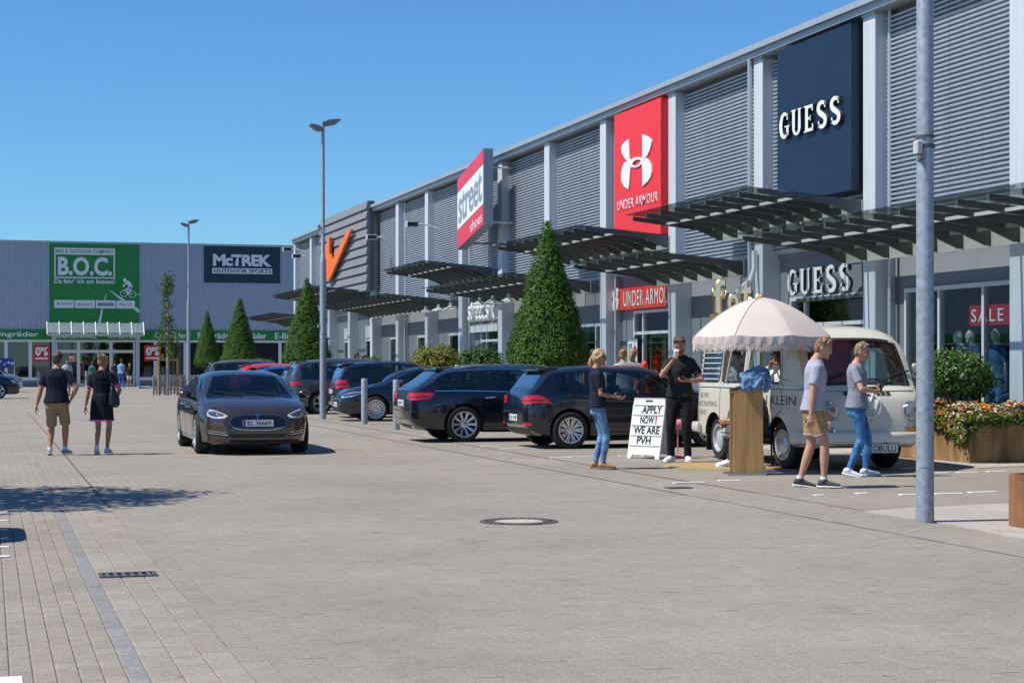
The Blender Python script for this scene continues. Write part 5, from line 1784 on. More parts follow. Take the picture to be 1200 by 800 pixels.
# a driver and a paper behind the windscreen are too dim to model apart; the pale sunlit pillar trim shows
# --- dark estate
EST = spec(L=4.93, W=1.87, xf=1.47, xr=-1.44, rw=.345, rim=.245, track=1.64, tw=.235,
    top=[(-2.46, .72), (-2.44, .96), (-2.34, 1.05), (-2.1, 1.20), (-1.83, 1.385), (-1.6, 1.435), (-.8, 1.47), (0, 1.465), (.4, 1.42), (.85, 1.24), (1.2, 1.05), (1.36, 1.0), (2.0, .90), (2.3, .78), (2.43, .62), (2.465, .45)],
    bot=[(-2.46, .42), (-2.3, .27), (-1.9, .2), (1.9, .18), (2.3, .19), (2.465, .25)],
    belt=[(-2.5, .98), (-1.5, .985), (0, .945), (1.2, .91), (1.8, .86), (2.5, .6)], plan=plan(4.93, 1.87, .72, .84),
    dlo=(-1.98, .98), pillars=(-1.02, -.10), doors=((-.1, 1.0), (-1.12, -.1)), mirror=.72, chrome=2, wind=(1.0, 1.37, .74, .55), rearw=(1.045, 1.36, .66, .54),
    head=[('F', [(.4, .62), (.75, .64), (.8, .74), (.45, .70)])],
    tail=[('B', [(.42, .835), (.86, .80), (.88, .945), (.44, .945)]), ('S', [(-2.44, .81), (-2.10, .83), (-2.02, .935), (-2.12, .955), (-2.44, .945)])],
    extra=[('rear_diffuser', 'B', [(-.6, .24), (.6, .24), (.62, .33), (-.62, .33)], BLACKTRIM, .005), ('plate_recess', 'B', [(-.32, .66), (.32, .66), (.34, .82), (-.34, .82)], GLOSSB, .004)],
    lines=[('exhaust_trim', 'B', [(.42, .30), (.58, .30)], .05, CHROME, .012), ('exhaust_trim', 'B', [(-.42, .30), (-.58, .30)], .05, CHROME, .012), ('bumper_gap', 'B', [(-.85, .60), (.85, .60)], .010, BLACKTRIM, .003), ('bumper_gap', 'S', [(-2.42, .60), (-1.9, .60), (-1.86, .66)], .010, BLACKTRIM, .003),
           ('body_crease', 'S', [(-2.0, .88), (0, .855), (1.6, .80)], .008, BLACKTRIM, .0015)],
    plates=[('B', .745, 'D MK 417')], spokes=(10, 'single'), spoiler=(-1.84, 1.405, .52), rails=.56)
NAVYP = paint('navy black', (0.006, 0.009, 0.018), .3, .28)
BLACKP = paint('black', (0.007, 0.010, 0.019), .3, .24)
build_car(EST, 'estate_car', 'dark blue black estate car with chrome window trim, second parked car from the camper van', NAVYP, (8.73 + 1.44, 34.03, 0), 0)
# --- dark hatchback next to the van
HAT = spec(L=4.26, W=1.80, xf=1.28, xr=-1.35, rw=.330, rim=.225, track=1.58, tw=.225,
    top=[(-2.12, .72), (-2.11, .93), (-2.05, 1.02), (-1.93, 1.14), (-1.74, 1.375), (-1.5, 1.43), (-.8, 1.475), (-.1, 1.465), (.3, 1.41), (.75, 1.21), (1.08, 1.05), (1.22, 1.0), (1.7, .92), (1.98, .80), (2.09, .65), (2.13, .5)],
    bot=[(-2.12, .42), (-2.0, .27), (-1.7, .2), (1.7, .18), (2.0, .19), (2.13, .25)],
    belt=[(-2.2, .99), (-1.5, 1.0), (-.5, .965), (.8, .92), (1.5, .88), (2.2, .6)], plan=plan(4.26, 1.80, .74, .84),
    dlo=(-1.62, .88), pillars=(-1.27, -.98, .02), doors=((.02, .93), (-.98, .02)), mirror=.66, wind=(1.0, 1.37, .72, .54), rearw=(1.06, 1.36, .64, .54), dropw=.01,
    head=[('F', [(.4, .64), (.72, .64), (.78, .74), (.42, .72)])],
    tail=[('B', [(.46, .80), (.80, .79), (.86, .93), (.48, .93)]), ('S', [(-2.10, .82), (-1.68, .80), (-1.80, .90), (-1.93, .95), (-2.1, .94)])],
    extra=[('rear_apron', 'B', [(-.78, .24), (.78, .24), (.80, .36), (-.80, .36)], BLACKTRIM, .005), ('reflector', 'B', [(.56, .42), (.80, .42), (.80, .46), (.56, .46)], TAILR, .008), ('reflector', 'B', [(-.56, .42), (-.80, .42), (-.80, .46), (-.56, .46)], TAILR, .008)],
    lines=[('bumper_gap', 'B', [(-.82, .66), (.82, .66)], .010, BLACKTRIM, .003), ('bumper_gap', 'S', [(-2.08, .66), (-1.75, .64), (-1.69, .58)], .010, BLACKTRIM, .003), ('emblem', 'B', [(-.05, .86), (.05, .86)], .09, CHROME, .010),
           ('body_crease', 'S', [(-1.9, .80), (0, .765), (1.5, .73)], .008, BLACKTRIM, .0015)],
    plates=[('B', .545, 'KLE TR 88')], spokes=(10, 'double'), spoiler=(-1.78, 1.395, .52))
hat = build_car(HAT, 'hatchback', 'dark blue black hatchback parked nearest to the camper van, red tail lamp facing us', BLACKP, (9.82 + 1.35, 30.80, 0), 0)
# --- dark coupe seen from the front
COU = spec(L=4.63, W=1.78, xf=1.42, xr=-1.28, rw=.33, rim=.245, track=1.56,
    top=[(-2.315, .72), (-2.29, 1.0), (-2.1, 1.06), (-1.6, 1.14), (-.9, 1.36), (-.3, 1.435), (.1, 1.43), (.5, 1.35), (.95, 1.14), (1.2, 1.02), (1.35, .98), (1.85, .90), (2.1, .80), (2.25, .66), (2.315, .5)],
    bot=[(-2.315, .4), (-2.1, .26), (-1.7, .19), (1.8, .17), (2.15, .18), (2.315, .25)],
    belt=[(-2.4, .99), (-1.2, .99), (0, .94), (1.0, .92), (1.6, .87), (2.4, .6)], plan=plan(4.63, 1.78, .72, .8),
    dlo=(-1.45, .98), pillars=(-.85, -.05), doors=((-.05, .98), (-1.0, -.05)), mirror=.72, chrome=1, wind=(.99, 1.36, .70, .53), rearw=(1.1, 1.34, .55, .48),
    head=[('F', [(.42, .66), (.60, .61), (.78, .66), (.80, .76), (.6, .72)]), ('S', [(1.72, .80), (1.78, .74), (2.05, .64), (2.22, .66), (2.05, .76)])],
    tail=[('B', [(.45, .84), (.8, .84), (.8, .94), (.5, .93)])],
    extra=[('grille', 'F', [(-.40, .50), (.40, .50), (.44, .64), (-.44, .64)], BLACKTRIM, .005), ('air_intake', 'F', [(-.70, .26), (.70, .26), (.74, .42), (-.74, .42)], BLACKTRIM, .005), ('air_intake', 'S', [(1.95, .34), (2.2, .34), (2.24, .46), (2.0, .44)], BLACKTRIM, .004)],
    lines=[('grille_bar', 'F', [(-.41, .575), (.41, .575)], .03, CHROME, .012), ('emblem', 'F', [(-.05, .575), (.05, .575)], .10, CHROME, .016), ('body_crease', 'S', [(-1.9, .86), (0, .82), (1.7, .74)], .008, BLACKTRIM, .0015)],
    plates=[('F', .44, 'WES CL 20')], spokes=(16, 'single'))
build_car(COU, 'coupe', 'black coupe parked nose out with multi spoke wheel behind the two steel bollards', BLACKP, (9.75 + 1.42, 46.95, 0), PI)
# --- tall compact car
COM = spec(L=4.36, W=1.79, xf=1.33, xr=-1.37, rw=.32, rim=.22, track=1.56,
    top=[(-2.18, .8), (-2.17, 1.0), (-2.08, 1.12), (-1.88, 1.46), (-1.6, 1.54), (-.7, 1.60), (0, 1.57), (.45, 1.47), (.95, 1.23), (1.25, 1.08), (1.4, 1.03), (1.8, .93), (2.05, .8), (2.15, .65), (2.18, .5)],
    bot=[(-2.18, .42), (-2.0, .28), (-1.7, .2), (1.7, .19), (2.05, .2), (2.18, .27)],
    belt=[(-2.2, 1.02), (-1.4, 1.02), (0, .99), (1.0, .95), (1.6, .88), (2.2, .6)], plan=plan(4.36, 1.79, .74, .86),
    dlo=(-1.75, 1.12), pillars=(-1.05, -.05), doors=((-.05, 1.0), (-1.05, -.05)), mirror=.8, wind=(1.05, 1.49, .72, .55), rearw=(1.1, 1.46, .64, .56),
    head=[('F', [(.42, .64), (.75, .66), (.78, .8), (.46, .74)])],
    tail=[('B', [(.55, .84), (.80, .82), (.84, 1.06), (.58, 1.04)]), ('S', [(-2.15, .84), (-1.82, .86), (-1.86, .98), (-1.98, 1.07), (-2.15, 1.06)])],
    lines=[('bumper_gap', 'B', [(-.82, .62), (.82, .62)], .010, BLACKTRIM, .003)], plates=[('B', .74, 'KLE B 220')], spokes=(7, 'double'), spoiler=(-1.92, 1.49, .52))
com = build_car(COM, 'compact_car', 'black tall compact car parked between the dark coupe and the grey people carrier', BLACKP, (9.3 + 2.18, 50.0, 0), 0)
# --- grey people carrier
VAN = spec(L=4.53, W=1.84, xf=1.38, xr=-1.40, rw=.335, rim=.235, track=1.60, tumble=.16,
    top=[(-2.265, .85), (-2.255, 1.05), (-2.2, 1.17), (-2.03, 1.55), (-1.8, 1.62), (-.8, 1.67), (.1, 1.645), (.55, 1.54), (1.05, 1.26), (1.35, 1.10), (1.5, 1.05), (1.95, .95), (2.15, .82), (2.24, .66), (2.265, .5)],
    bot=[(-2.265, .42), (-2.1, .28), (-1.7, .2), (1.7, .19), (2.1, .2), (2.265, .27)],
    belt=[(-2.3, 1.08), (-1.4, 1.06), (0, 1.02), (1.0, .98), (1.6, .9), (2.3, .6)], plan=plan(4.53, 1.84, .76, .88),
    dlo=(-2.0, 1.2), pillars=(-1.25, -.15), doors=((-.15, 1.0), (-1.2, -.15)), mirror=.85, wind=(1.08, 1.56, .74, .58), rearw=(1.16, 1.54, .68, .60),
    head=[('F', [(.42, .66), (.78, .68), (.8, .82), (.46, .76)])],
    tail=[('B', [(.44, .86), (.84, .86), (.88, .985), (.46, .985)]), ('S', [(-2.24, .87), (-1.95, .88), (-1.98, .96), (-2.24, .985)])],
    extra=[('rear_apron', 'B', [(-.8, .26), (.8, .26), (.82, .40), (-.82, .40)], BLACKTRIM, .005)],
    lines=[('bumper_gap', 'B', [(-.84, .62), (.84, .62)], .010, BLACKTRIM, .003), ('bumper_gap', 'S', [(-2.2, .62), (-1.85, .62)], .010, BLACKTRIM, .003), ('body_crease', 'S', [(-2.0, .84), (0, .83), (1.6, .78)], .008, BLACKTRIM, .0015), ('chrome_strip', 'B', [(-.5, .46), (.5, .46)], .03, CHROME, .012)],
    plates=[('B', .74, 'KLE V 530')], spokes=(5, 'double'), rails=.6, spoiler=(-2.06, 1.575, .54))
GREYP = paint('grey', (0.085, 0.088, 0.09), .6, .35)
van = build_car(VAN, 'people_carrier', 'grey people carrier parked right behind the tall lamp post, red tail lamp showing', GREYP, (8.7 + 2.265, 54.0, 0), 0)
def repaint(o, m):
    for ch in o.children_recursive:
        if ch.type == 'MESH':
            for sl in ch.material_slots:
                if sl.material and sl.material.name.startswith('paint'):
                    sl.link = 'OBJECT'; sl.material = m
def copy_car(src, label, m, loc, rz, group='cars parked along the shop fronts', sc=1.0):
    o = copy_tree(src)
    o['label'] = label; o['group'] = group
    o.location = loc; o.rotation_euler = (0, 0, rz); o.scale = (sc,) * 3
    repaint(o, m)
    return o
BLUEP = paint('blue', (0.01, 0.10, 0.30), .3, .3)
REDP = paint('red', (0.62, 0.02, 0.015), .1, .3)
SILVP = paint('silver', (0.45, 0.47, 0.49), .7, .3)
GREYW = paint('warm grey', (0.16, 0.15, 0.14), .6, .35)
copy_car(com, 'dark navy car parked left of the grey people carrier, mostly hidden behind the brown car', NAVYP, (8.9 + 2.2, 58.0, 0), 0, sc=.93)
copy_car(hat, 'bright blue hatchback of which only the roof shows above the brown car', BLUEP, (8.7 + 2.1, 62.2, 0), 0, sc=1.0)
copy_car(hat, 'bright red hatchback roof showing above the brown car', REDP, (8.7 + 2.1, 66.0, 0), 0, sc=1.05)
copy_car(van, 'warm grey off roader parked farthest left in the row, behind the red car', GREYW, (8.6 + 2.26, 74.2, 0), 0, sc=1.02)
x, y = ground(8, 467)
copy_car(van, 'dark car cut off by the left edge, only its wheel and rear corner showing', BLACKP, (x - 1.72, y + .8, 0), 0, 'cars parked along the left kerb')
x, y = ground(26, 459)
copy_car(com, 'small silver car parked at the left near the blue banner, nose to the right', SILVP, (x - 2.15, y + .6, 0), 0, 'cars parked along the left kerb')
copy_car(hat, 'parked car beyond the left edge whose round bonnet shade falls on the paving', BLACKP, (-2.22, 16.2, 0), 0, 'cars parked along the left kerb')
copy_car(com, 'parked car beyond the left edge casting a small patch of shade', SILVP, (-3.0, 31.5, 0), 0, 'cars parked along the left kerb')
copy_car(hat, 'parked car beyond the left edge casting the farther patch of shade', GREYP, (-2.55, 51.5, 0), 0, 'cars parked along the left kerb')
# ================================================================ CAMPER VAN
CREAM = mat('cream paint', (0.61, 0.59, 0.49), 0.35, coat=0.5, var=0.03, vscale=1.5)
STEELW = mat('steel wheel grey', (0.45, 0.48, 0.52), 0.4, .3)
ORANGE = mat('orange panel', (0.62, 0.17, 0.05), 0.6, var=.15, vscale=3)
BUS = spec(L=4.42, W=1.74, xf=1.17, xr=-1.23, rw=.325, rim=.195, track=1.42, tw=.17, zm=.70, tuck=.06, shoulder=.015, tumble=.13, crown=1.5,
    top=[(-2.21, .95), (-2.19, 1.2), (-2.12, 1.58), (-1.98, 1.80), (-1.7, 1.90), (-.5, 1.955), (.8, 1.95), (1.3, 1.91), (1.56, 1.80), (1.78, 1.48), (1.94, 1.16), (2.06, 1.06), (2.16, .95), (2.20, .80), (2.21, .6)],
    bot=[(-2.21, .42), (-2.05, .34), (2.0, .31), (2.21, .36)], belt=[(-2.3, 1.10), (2.3, 1.10)],
    plan=[(-2.21, .62), (-2.16, .72), (-2.0, .82), (-1.7, .868), (-.6, .87), (1.3, .87), (1.7, .845), (1.95, .79), (2.10, .70), (2.17, .62), (2.21, .50)],
    dlo=(-1.8, 1.2), pillars=(), doors=(), mirror=1.2, wind=(1.14, 1.74, .76, .66), rearw=(1.2, 1.65, .6, .5))
bus_h = Vector((-.03, -.99955, 0))
b_rz = math.atan2(bus_h.y, bus_h.x)
SB = 1.05
fc = Vector((11.69, 23.38, 0))
bc = fc - bus_h * (BUS['xf'] * SB)
s = Car(BUS)
me = s.body_mesh('body', [CREAM, BLACKTRIM, ORANGE])
bm = bmesh.new(); bm.from_mesh(me); s.bvh = BVHTree.FromBMesh(bm); bm.free()
me = cut_wheels(s, me)
# hollow the shell
mb = MB(); mb.cur = 2
rows = []; n = 26; xa, xb = -2.02, 1.80
for i in range(n + 1):
    x = xa + (xb - xa) * i / n
    zt = max(.9, interp(s.top, x) - .05)
    zz = [.48 + (zt - .56) * k / 9 for k in range(10)]
    pts = [(0, .48)] + [(max(.2, s.Wd(x, z) - .05), z) for z in zz]
    y1 = pts[-1][0]
    pts += [(y1 * f, zt - .08 * f ** 4) for f in (.93, .8, .5)] + [(0, zt)]
    rows.append([(x, -y, z) for y, z in pts] + [(x, y, z) for y, z in pts[-2:0:-1]])
k = len(rows[0])
mb.add([p for r in rows for p in r], [(i * k + j, (i + 1) * k + j, (i + 1) * k + (j + 1) % k, i * k + (j + 1) % k) for i in range(n) for j in range(k)] + [tuple(range(k)), tuple(range(n * k + k - 1, n * k - 1, -1))])
cuts = [mb.mesh('cutter', [CREAM, BLACKTRIM, ORANGE], fix=True)]
def rrect(x0, x1, z0, z1, r, n=4):
    o = []
    for cx, cz, a0 in ((x1 - r, z1 - r, 0), (x0 + r, z1 - r, 90), (x0 + r, z0 + r, 180), (x1 - r, z0 + r, 270)):
        for i in range(n + 1):
            a = R(a0 + 90 * i / n); o.append((cx + r * math.cos(a), cz + r * math.sin(a)))
    return o
WIN = [(-1.80, -1.05), (-.92, -.16), (.02, 1.16)]
def pm3(poly, fn, d0, d1):
    m_ = MB(); m_.cur = 0; m_.prism(poly, fn, d0, d1); return m_.mesh('cutter', [CREAM, BLACKTRIM, ORANGE], fix=True)
front_win = [(.06, 1.16), (1.16, 1.16), (1.20, 1.20), (1.06, 1.62), (1.0, 1.66), (.1, 1.66), (.04, 1.6), (.02, 1.2)]
sw_polys = [rrect(a, b, 1.16, 1.66, .07) for a, b in WIN[:2]] + [front_win]
for p in sw_polys: cuts.append(pm3(p, lambda u, v, d: (u, d, v), -2, 2))
def wscr(ins=0.0):
    f = [(2 * i / 12 - 1) for i in range(13)]
    return [(q * (.70 - ins), 1.16 + ins - .02 * q * q) for q in f] + [(q * (.63 - ins), 1.75 - ins - .05 * q ** 4) for q in reversed(f)]
cuts.append(pm3(wscr(), lambda u, v, d: (d, u, v), 1.1, 3))
cuts.append(pm3(rrect(-.55, .55, 1.2, 1.62, .08), lambda u, v, d: (d, u, v), -3, -1.5))
for c in cuts:
    co = bpy.data.objects.new('cutter', c); COL.objects.link(co)
    me = evaluated(me, [('BOOLEAN', dict(operation='DIFFERENCE', object=co, solver='EXACT'))])
    bpy.data.objects.remove(co)
me.polygons.foreach_set('use_smooth', [True] * len(me.polygons)); me.set_sharp_from_angle(angle=R(35))
bus = thing('camper_van', 'cream vintage camper van with round headlamps and gold letters on its roof', 'camper van', (bc.x, bc.y, 0), b_rz)
link('body', me, bus)
RUB = mat('window rubber', (0.02, 0.02, 0.02), .6)
BG = glassmat('van glass', (0.55, 0.68, 0.68), 0.06)
def outline(poly, axn, wd, m, nm, off, closed=True):
    m_ = MB(); p = poly + [poly[0]] if closed else poly
    s.line(m_, axn, p, wd, off); return m_.obj(nm, m, bus, fix=False)
for axn in 'LR':
    for q, p in enumerate(sw_polys):
        outline(p, axn, .030, RUB, 'window_rubber', .003)
        if not (axn == 'R' and q >= 1):
            g = MB(); s.polyp(g, axn, p, 14, 4, -.012); g.obj('window', BG, bus, fix=False)
outline(wscr(), 'F', .035, RUB, 'window_rubber', .003)
g = MB(); f13 = wscr(.0)
s.polyp(g, 'F', f13, 20, 8, -.012); g.obj('windscreen', BG, bus, smooth=60, fix=False)
g = MB(); s.polyp(g, 'B', rrect(-.55, .55, 1.2, 1.62, .08), 14, 4, -.012); g.obj('rear_window', BG, bus, fix=False)
# belt moulding, door lines, gutter
for axn in 'LR':
    m_ = MB(); s.line(m_, axn, [(-2.05, 1.105), (1.9, 1.105)], .045, .012); m_.obj('belt_moulding', CREAM, bus, fix=False)
    m_ = MB(); s.line(m_, axn, [(-2.05, 1.078), (1.9, 1.078)], .010, .004); m_.obj('belt_gap', RUB, bus, fix=False)
    m_ = MB(); s.line(m_, axn, [(-.98, .42), (-.98, 1.72), (-.08, 1.72), (-.08, .42), (-.98, .42)], .012, .003); m_.obj('sliding_door', RUB, bus, fix=False)
    m_ = MB(); s.line(m_, axn, [(-.03, .42), (-.03, 1.72), (1.1, 1.72), (1.30, 1.10), (1.30, .80), (1.0, .66), (.78, .42)], .012, .003)
    d = m_.obj('front_door', RUB, bus, fix=False)
    MB().tube([s.hit(axn, .06, 1.0, .0), s.hit(axn, .07, 1.0, .03), s.hit(axn, .2, 1.0, .03)], .013, 8).obj('handle', CHROME, d, smooth=True)
    m_ = MB(); s.line(m_, axn, [(-1.95, 1.775), (1.35, 1.775)], .02, .02); m_.obj('rain_gutter', CREAM, bus, fix=False)
    m_ = MB()
    for z in [1.22 + .075 * i for i in range(6)]: s.line(m_, axn, [(-2.0, z), (-1.90, z)], .035, .004)
    m_.obj('air_vent', RUB, bus, fix=False)
m_ = MB(); s.line(m_, 'F', [(-.72, 1.085), (0, 1.075), (.72, 1.085)], .045, .012); m_.obj('belt_moulding', CREAM, bus, fix=False)
# louvres in the rear side window
m_ = MB()
for i in range(6): s.line(m_, 'R', [(-1.78, 1.2 + i * .078), (-1.07, 1.2 + i * .078)], .012, .004)
m_.obj('louvre_slats', ALU, bus, fix=False)
# swung vent frame leaning in the open middle window
m_ = MB()
for a, b in (((-.88, 1.16), (-.74, 1.66)), ((-.70, 1.16), (-.45, 1.62))):
    pa, pb = s.hit('R', *a, .03), s.hit('R', *b, .10)
    m_.tube([pa, pb], .018, 8)
m_.obj('vent_frame', CREAM, bus, smooth=True)
# front: lamps, badge, vents, bumper, plate
for sg in (1, -1):
    p = s.hit('F', sg * .60, .80, 0)
    hd = MB(); hd.lathe([(.132, -.08), (.132, .015), (.118, .035), (.105, .03)], 28, axis='x')
    h_ = hd.obj('headlight', CHROME, bus, smooth=40); h_.location = p + Vector((.02, 0, 0))
    gl = MB(); gl.lathe([(.106, .028), (.08, .046), (.04, .056), (.001, .058)], 28, axis='x')
    gl.obj('lens', mat('headlamp glass', (0.30, 0.33, 0.36), .06, .4, coat=1), h_, smooth=True)
    q = MB(); s.quadp(q, 'F', (sg * .74, .50), (sg * .52, .50), (sg * .52, .575), (sg * .74, .575), 4, 2, .018)
    q.obj('indicator', AMBER, bus, fix=False)
    q = MB(); s.quadp(q, 'F', (sg * .76, .485), (sg * .50, .485), (sg * .50, .59), (sg * .76, .59), 4, 2, .010)
    q.obj('indicator_rim', CHROME, bus, fix=False)
    pw = MB()
    a_, b_, c_ = s.hit('F', sg * .42 - .25, 1.13, .03), s.hit('F', sg * .42 - .12, 1.17, .04), s.hit('F', sg * .42 + .18, 1.30, .03)
    pw.tube([a_, b_, c_], .010, 6); pw.tube([s.hit('F', sg * .42 - .05, 1.22, .025), s.hit('F', sg * .42 + .32, 1.32, .025)], .012, 6)
    pw.obj('wiper', BLACKTRIM, bus)
    mp = s.hit('L' if sg > 0 else 'R', 1.42, 1.20, 0)
    mi = MB(); mi.tube([mp, mp + Vector((.05, sg * .13, .02)), mp + Vector((.05, sg * .17, .14))], .012, 8); mi.ball(mp + Vector((.05, sg * .18, .17)), (.022, .052, .062), 14, 8)
    mi.obj('mirror', CREAM, bus, smooth=True)
c0 = s.hit('F', 0, .87, .0)
def onF(u, v, d): 
    p = s.hit('F', u, v, .006 + d); return tuple(p)
m_ = MB(); strokes(m_, [(.155 * math.cos(2 * PI * i / 40), .87 + .155 * math.sin(2 * PI * i / 40)) for i in range(40)], .024, onF, 0.0, .022, True)
strokes(m_, [(-.062, 1.0), (0, .885), (.062, 1.0)], .026, onF, 0.0, .022)
strokes(m_, [(-.125, .945), (-.055, .755), (0, .858), (.055, .755), (.125, .945)], .026, onF, 0.0, .022)
m_.obj('badge', mat('badge white', (0.72, 0.72, 0.68), .35), bus, fix=False)
m_ = MB(); s.quadp(m_, 'F', (-.34, 1.0), (.34, 1.0), (.34, 1.055), (-.34, 1.055), 12, 2, .005); m_.obj('air_grille', mat('grille grey', (0.25, .25, .24), .5), bus, fix=False)
m_ = MB()
for i in range(9):
    u = -.32 + i * .075
    s.quadp(m_, 'F', (u, 1.006), (u + .05, 1.006), (u + .05, 1.05), (u, 1.05), 2, 1, .010)
m_.obj('grille_slot', RUB, bus, fix=False)
bp_ = [(-.2, -.96, .48)] if False else []
path = [Vector((1.75, -.90, .45)), Vector((2.10, -.86, .45)), Vector((2.27, -.68, .45)), Vector((2.31, -.3, .45)), Vector((2.315, 0, .45)), Vector((2.31, .3, .45)), Vector((2.27, .68, .45)), Vector((2.10, .86, .45)), Vector((1.75, .90, .45))]
m_ = MB(); m_.tube(path, .06, 12, ell=(1.25, .45), up=(0, 0, 1)); m_.obj('front_bumper', mat('bumper cream', (0.68, 0.67, 0.60), .35, coat=.4), bus, smooth=40)
path = [Vector((-1.75, -.90, .47)), Vector((-2.12, -.86, .47)), Vector((-2.28, -.6, .47)), Vector((-2.30, 0, .47)), Vector((-2.28, .6, .47)), Vector((-2.12, .86, .47)), Vector((-1.75, .90, .47))]
m_ = MB(); m_.tube(path, .06, 12, ell=(1.25, .45), up=(0, 0, 1)); m_.obj('rear_bumper', MATS['bumper cream'], bus, smooth=40)
for sg in (1, -1):
    q = MB(); s.quadp(q, 'L' if sg > 0 else 'R', (-2.14, .58), (-2.06, .58), (-2.06, .78), (-2.14, .78), 2, 3, .02); q.obj('tail_light', TAILR, bus, fix=False)
pl = MB().box(-.30, .30, -.065, .065, -.012, 0).obj('number_plate', PLATE, bus)
pl.matrix_local = frame_mat((2.34, .04, .318), (0, 1, 0), (0, 0, 1), (1, 0, 0))
m_ = MB()
for a, b, c, d in ((-.298, .298, .055, .063), (-.298, .298, -.063, -.055), (-.298, -.29, -.0549, .0549), (.29, .298, -.0549, .0549)): m_.box(a, b, c, d, .001, .002)
m_.obj('plate_border', INKB, pl)
tm_ = text_mesh('FOTOBULLI', .52, .085, 0, .008); tm_.materials.append(INKB); link('lettering', tm_, pl, (0, 0, .003))
m_ = MB(); m_.box(2.25, 2.33, -.1, -.06, .28, .42); m_.box(2.25, 2.33, .14, .18, .28, .42); m_.obj('plate_bracket', BLACKTRIM, bus)
# lettering on the side
SIDE = ((1, 0, 0), (0, 0, 1), (0, -1, 0))
def side_text(txt, x, z, wd, ht, m):
    me_ = text_mesh(txt, wd, ht, 0, -.004)
    for v in me_.vertices:
        v.co = s.hit('R', x + v.co.x, z + v.co.y, .004)
    me_.materials.append(m); link('lettering', me_, bus)
GREYINK = mat('dark lettering', (0.03, 0.03, 0.03), .5)
side_text('CALVIN KLEIN', .74, .93, 1.95, .125, GREYINK)
PALEINK = mat('grey lettering', (0.20, 0.20, 0.19), .5)
side_text('CALVIN', -1.66, .96, .42, .075, PALEINK); side_text('RECRUITING', -1.48, .83, .78, .075, PALEINK); side_text('EVENT', -1.70, .70, .34, .075, PALEINK)
# interior
m_ = MB(); m_.box(-1.3, .9, .30, .34, .5, 1.74); m_.obj('inner_panel', ORANGE, bus)
m_ = MB(); m_.bbox(-1.95, -1.25, -.74, .74, .5, 1.05, .06); m_.obj('rear_bench', mat('blue cushion', (0.05, 0.12, 0.20), .8, var=.3), bus)
m_ = MB(); m_.bbox(-1.92, -1.1, -.6, -.3, 1.08, 1.56, .05); m_.obj('blue_curtain', mat('curtain blue', (0.22, 0.42, 0.55), .8, var=.5, vscale=9, col2=(.6, .75, .8)), bus)
for y in (.55, -.50):
    m_ = MB(); m_.bbox(.35, .85, y - .25, y + .25, .55, .85, .05); m_.bbox(.25, .40, y - .23, y + .23, .85, 1.30, .05); m_.obj('seat', SEATM, bus)
m_ = MB(); m_.bbox(1.45, 1.80, -.62, .62, .75, 1.10, .05); m_.obj('dashboard', BLACKTRIM, bus)
m_ = MB(); cst = Vector((1.25, .42, 1.14)); ax = Vector((.85, 0, .35)).normalized()
m_.tube([cst + ax * .19 * math.cos(2 * PI * k / 22) + Vector((0, 1, 0)) * .19 * math.sin(2 * PI * k / 22) for k in range(23)], .014, 6); m_.obj('steering_wheel', CREAM, bus, smooth=True)
# wheels
for x in (s.xf, s.xr):
    for sg in (1, -1):
        e = link('wheel', None, bus, (x, sg * s.track / 2, s.rw))
        e.rotation_euler = (0, 0, (0 if sg > 0 else PI) + (.10 if x > 0 else 0))
        t_, _, d_ = wheel_meshes(s.rw, .17, .205, 10, 'single')
        link('tyre', t_, e)
        m_ = MB(); m_.lathe([(.205, .07), (.21, .09), (.185, .088), (.17, .05), (.12, .035), (.105, .06)], 32, axis='y'); m_.obj('rim', STEELW, e, smooth=40)
        m_ = MB(); m_.lathe([(.125, .05), (.115, .075), (.07, .088), (.001, .092)], 28, axis='y'); m_.obj('hub_cap', mat('hub enamel', (0.6, .62, .66), .3, .4), e, smooth=True)
m_ = MB()
for sg in (1, -1):
    m_ = MB(); m_.box(s.xr - .40, s.xr - .385, sg * .72 - .11, sg * .72 + .11, .13, .5)
    m_.obj('mud_flap', BLACKTRIM, bus)
bus.scale = (SB,) * 3
# gold letters on the roof
GOLD = mat('gold letter', (0.52, 0.38, 0.13), .3, .7)
rt = thing('roof_sign', 'gold three dimensional foto letters standing on the camper van roof behind the parasol', 'sign', (11.36, 26.2, 2.22), R(-14))
LX = ((1, 0, 0), (0, 0, 1), (0, -1, 0))
zx = -.40
for ch, wch, hch in (('f', .22, .56), ('o', .20, .33), ('t', .19, .54), ('o', .20, .33)):
    me_ = text_mesh(ch, wch, hch, .14, .085); me_.materials.append(GOLD)
    o = link('letter', me_, rt); o.matrix_local = frame_mat((zx + wch / 2, .05, .06 + hch / 2), *LX)
    me_ = text_mesh(ch, wch * .84, hch * .93, .0, .02); me_.materials.append(mat('letter inlay', (0.75, .70, .55), .4))
    link('inlay', me_, o, (0, 0, .143))
    zx += wch + .015
MB().box(-.42, .42, -.06, .06, -.23, .06).obj('base_bar', GOLD, rt)
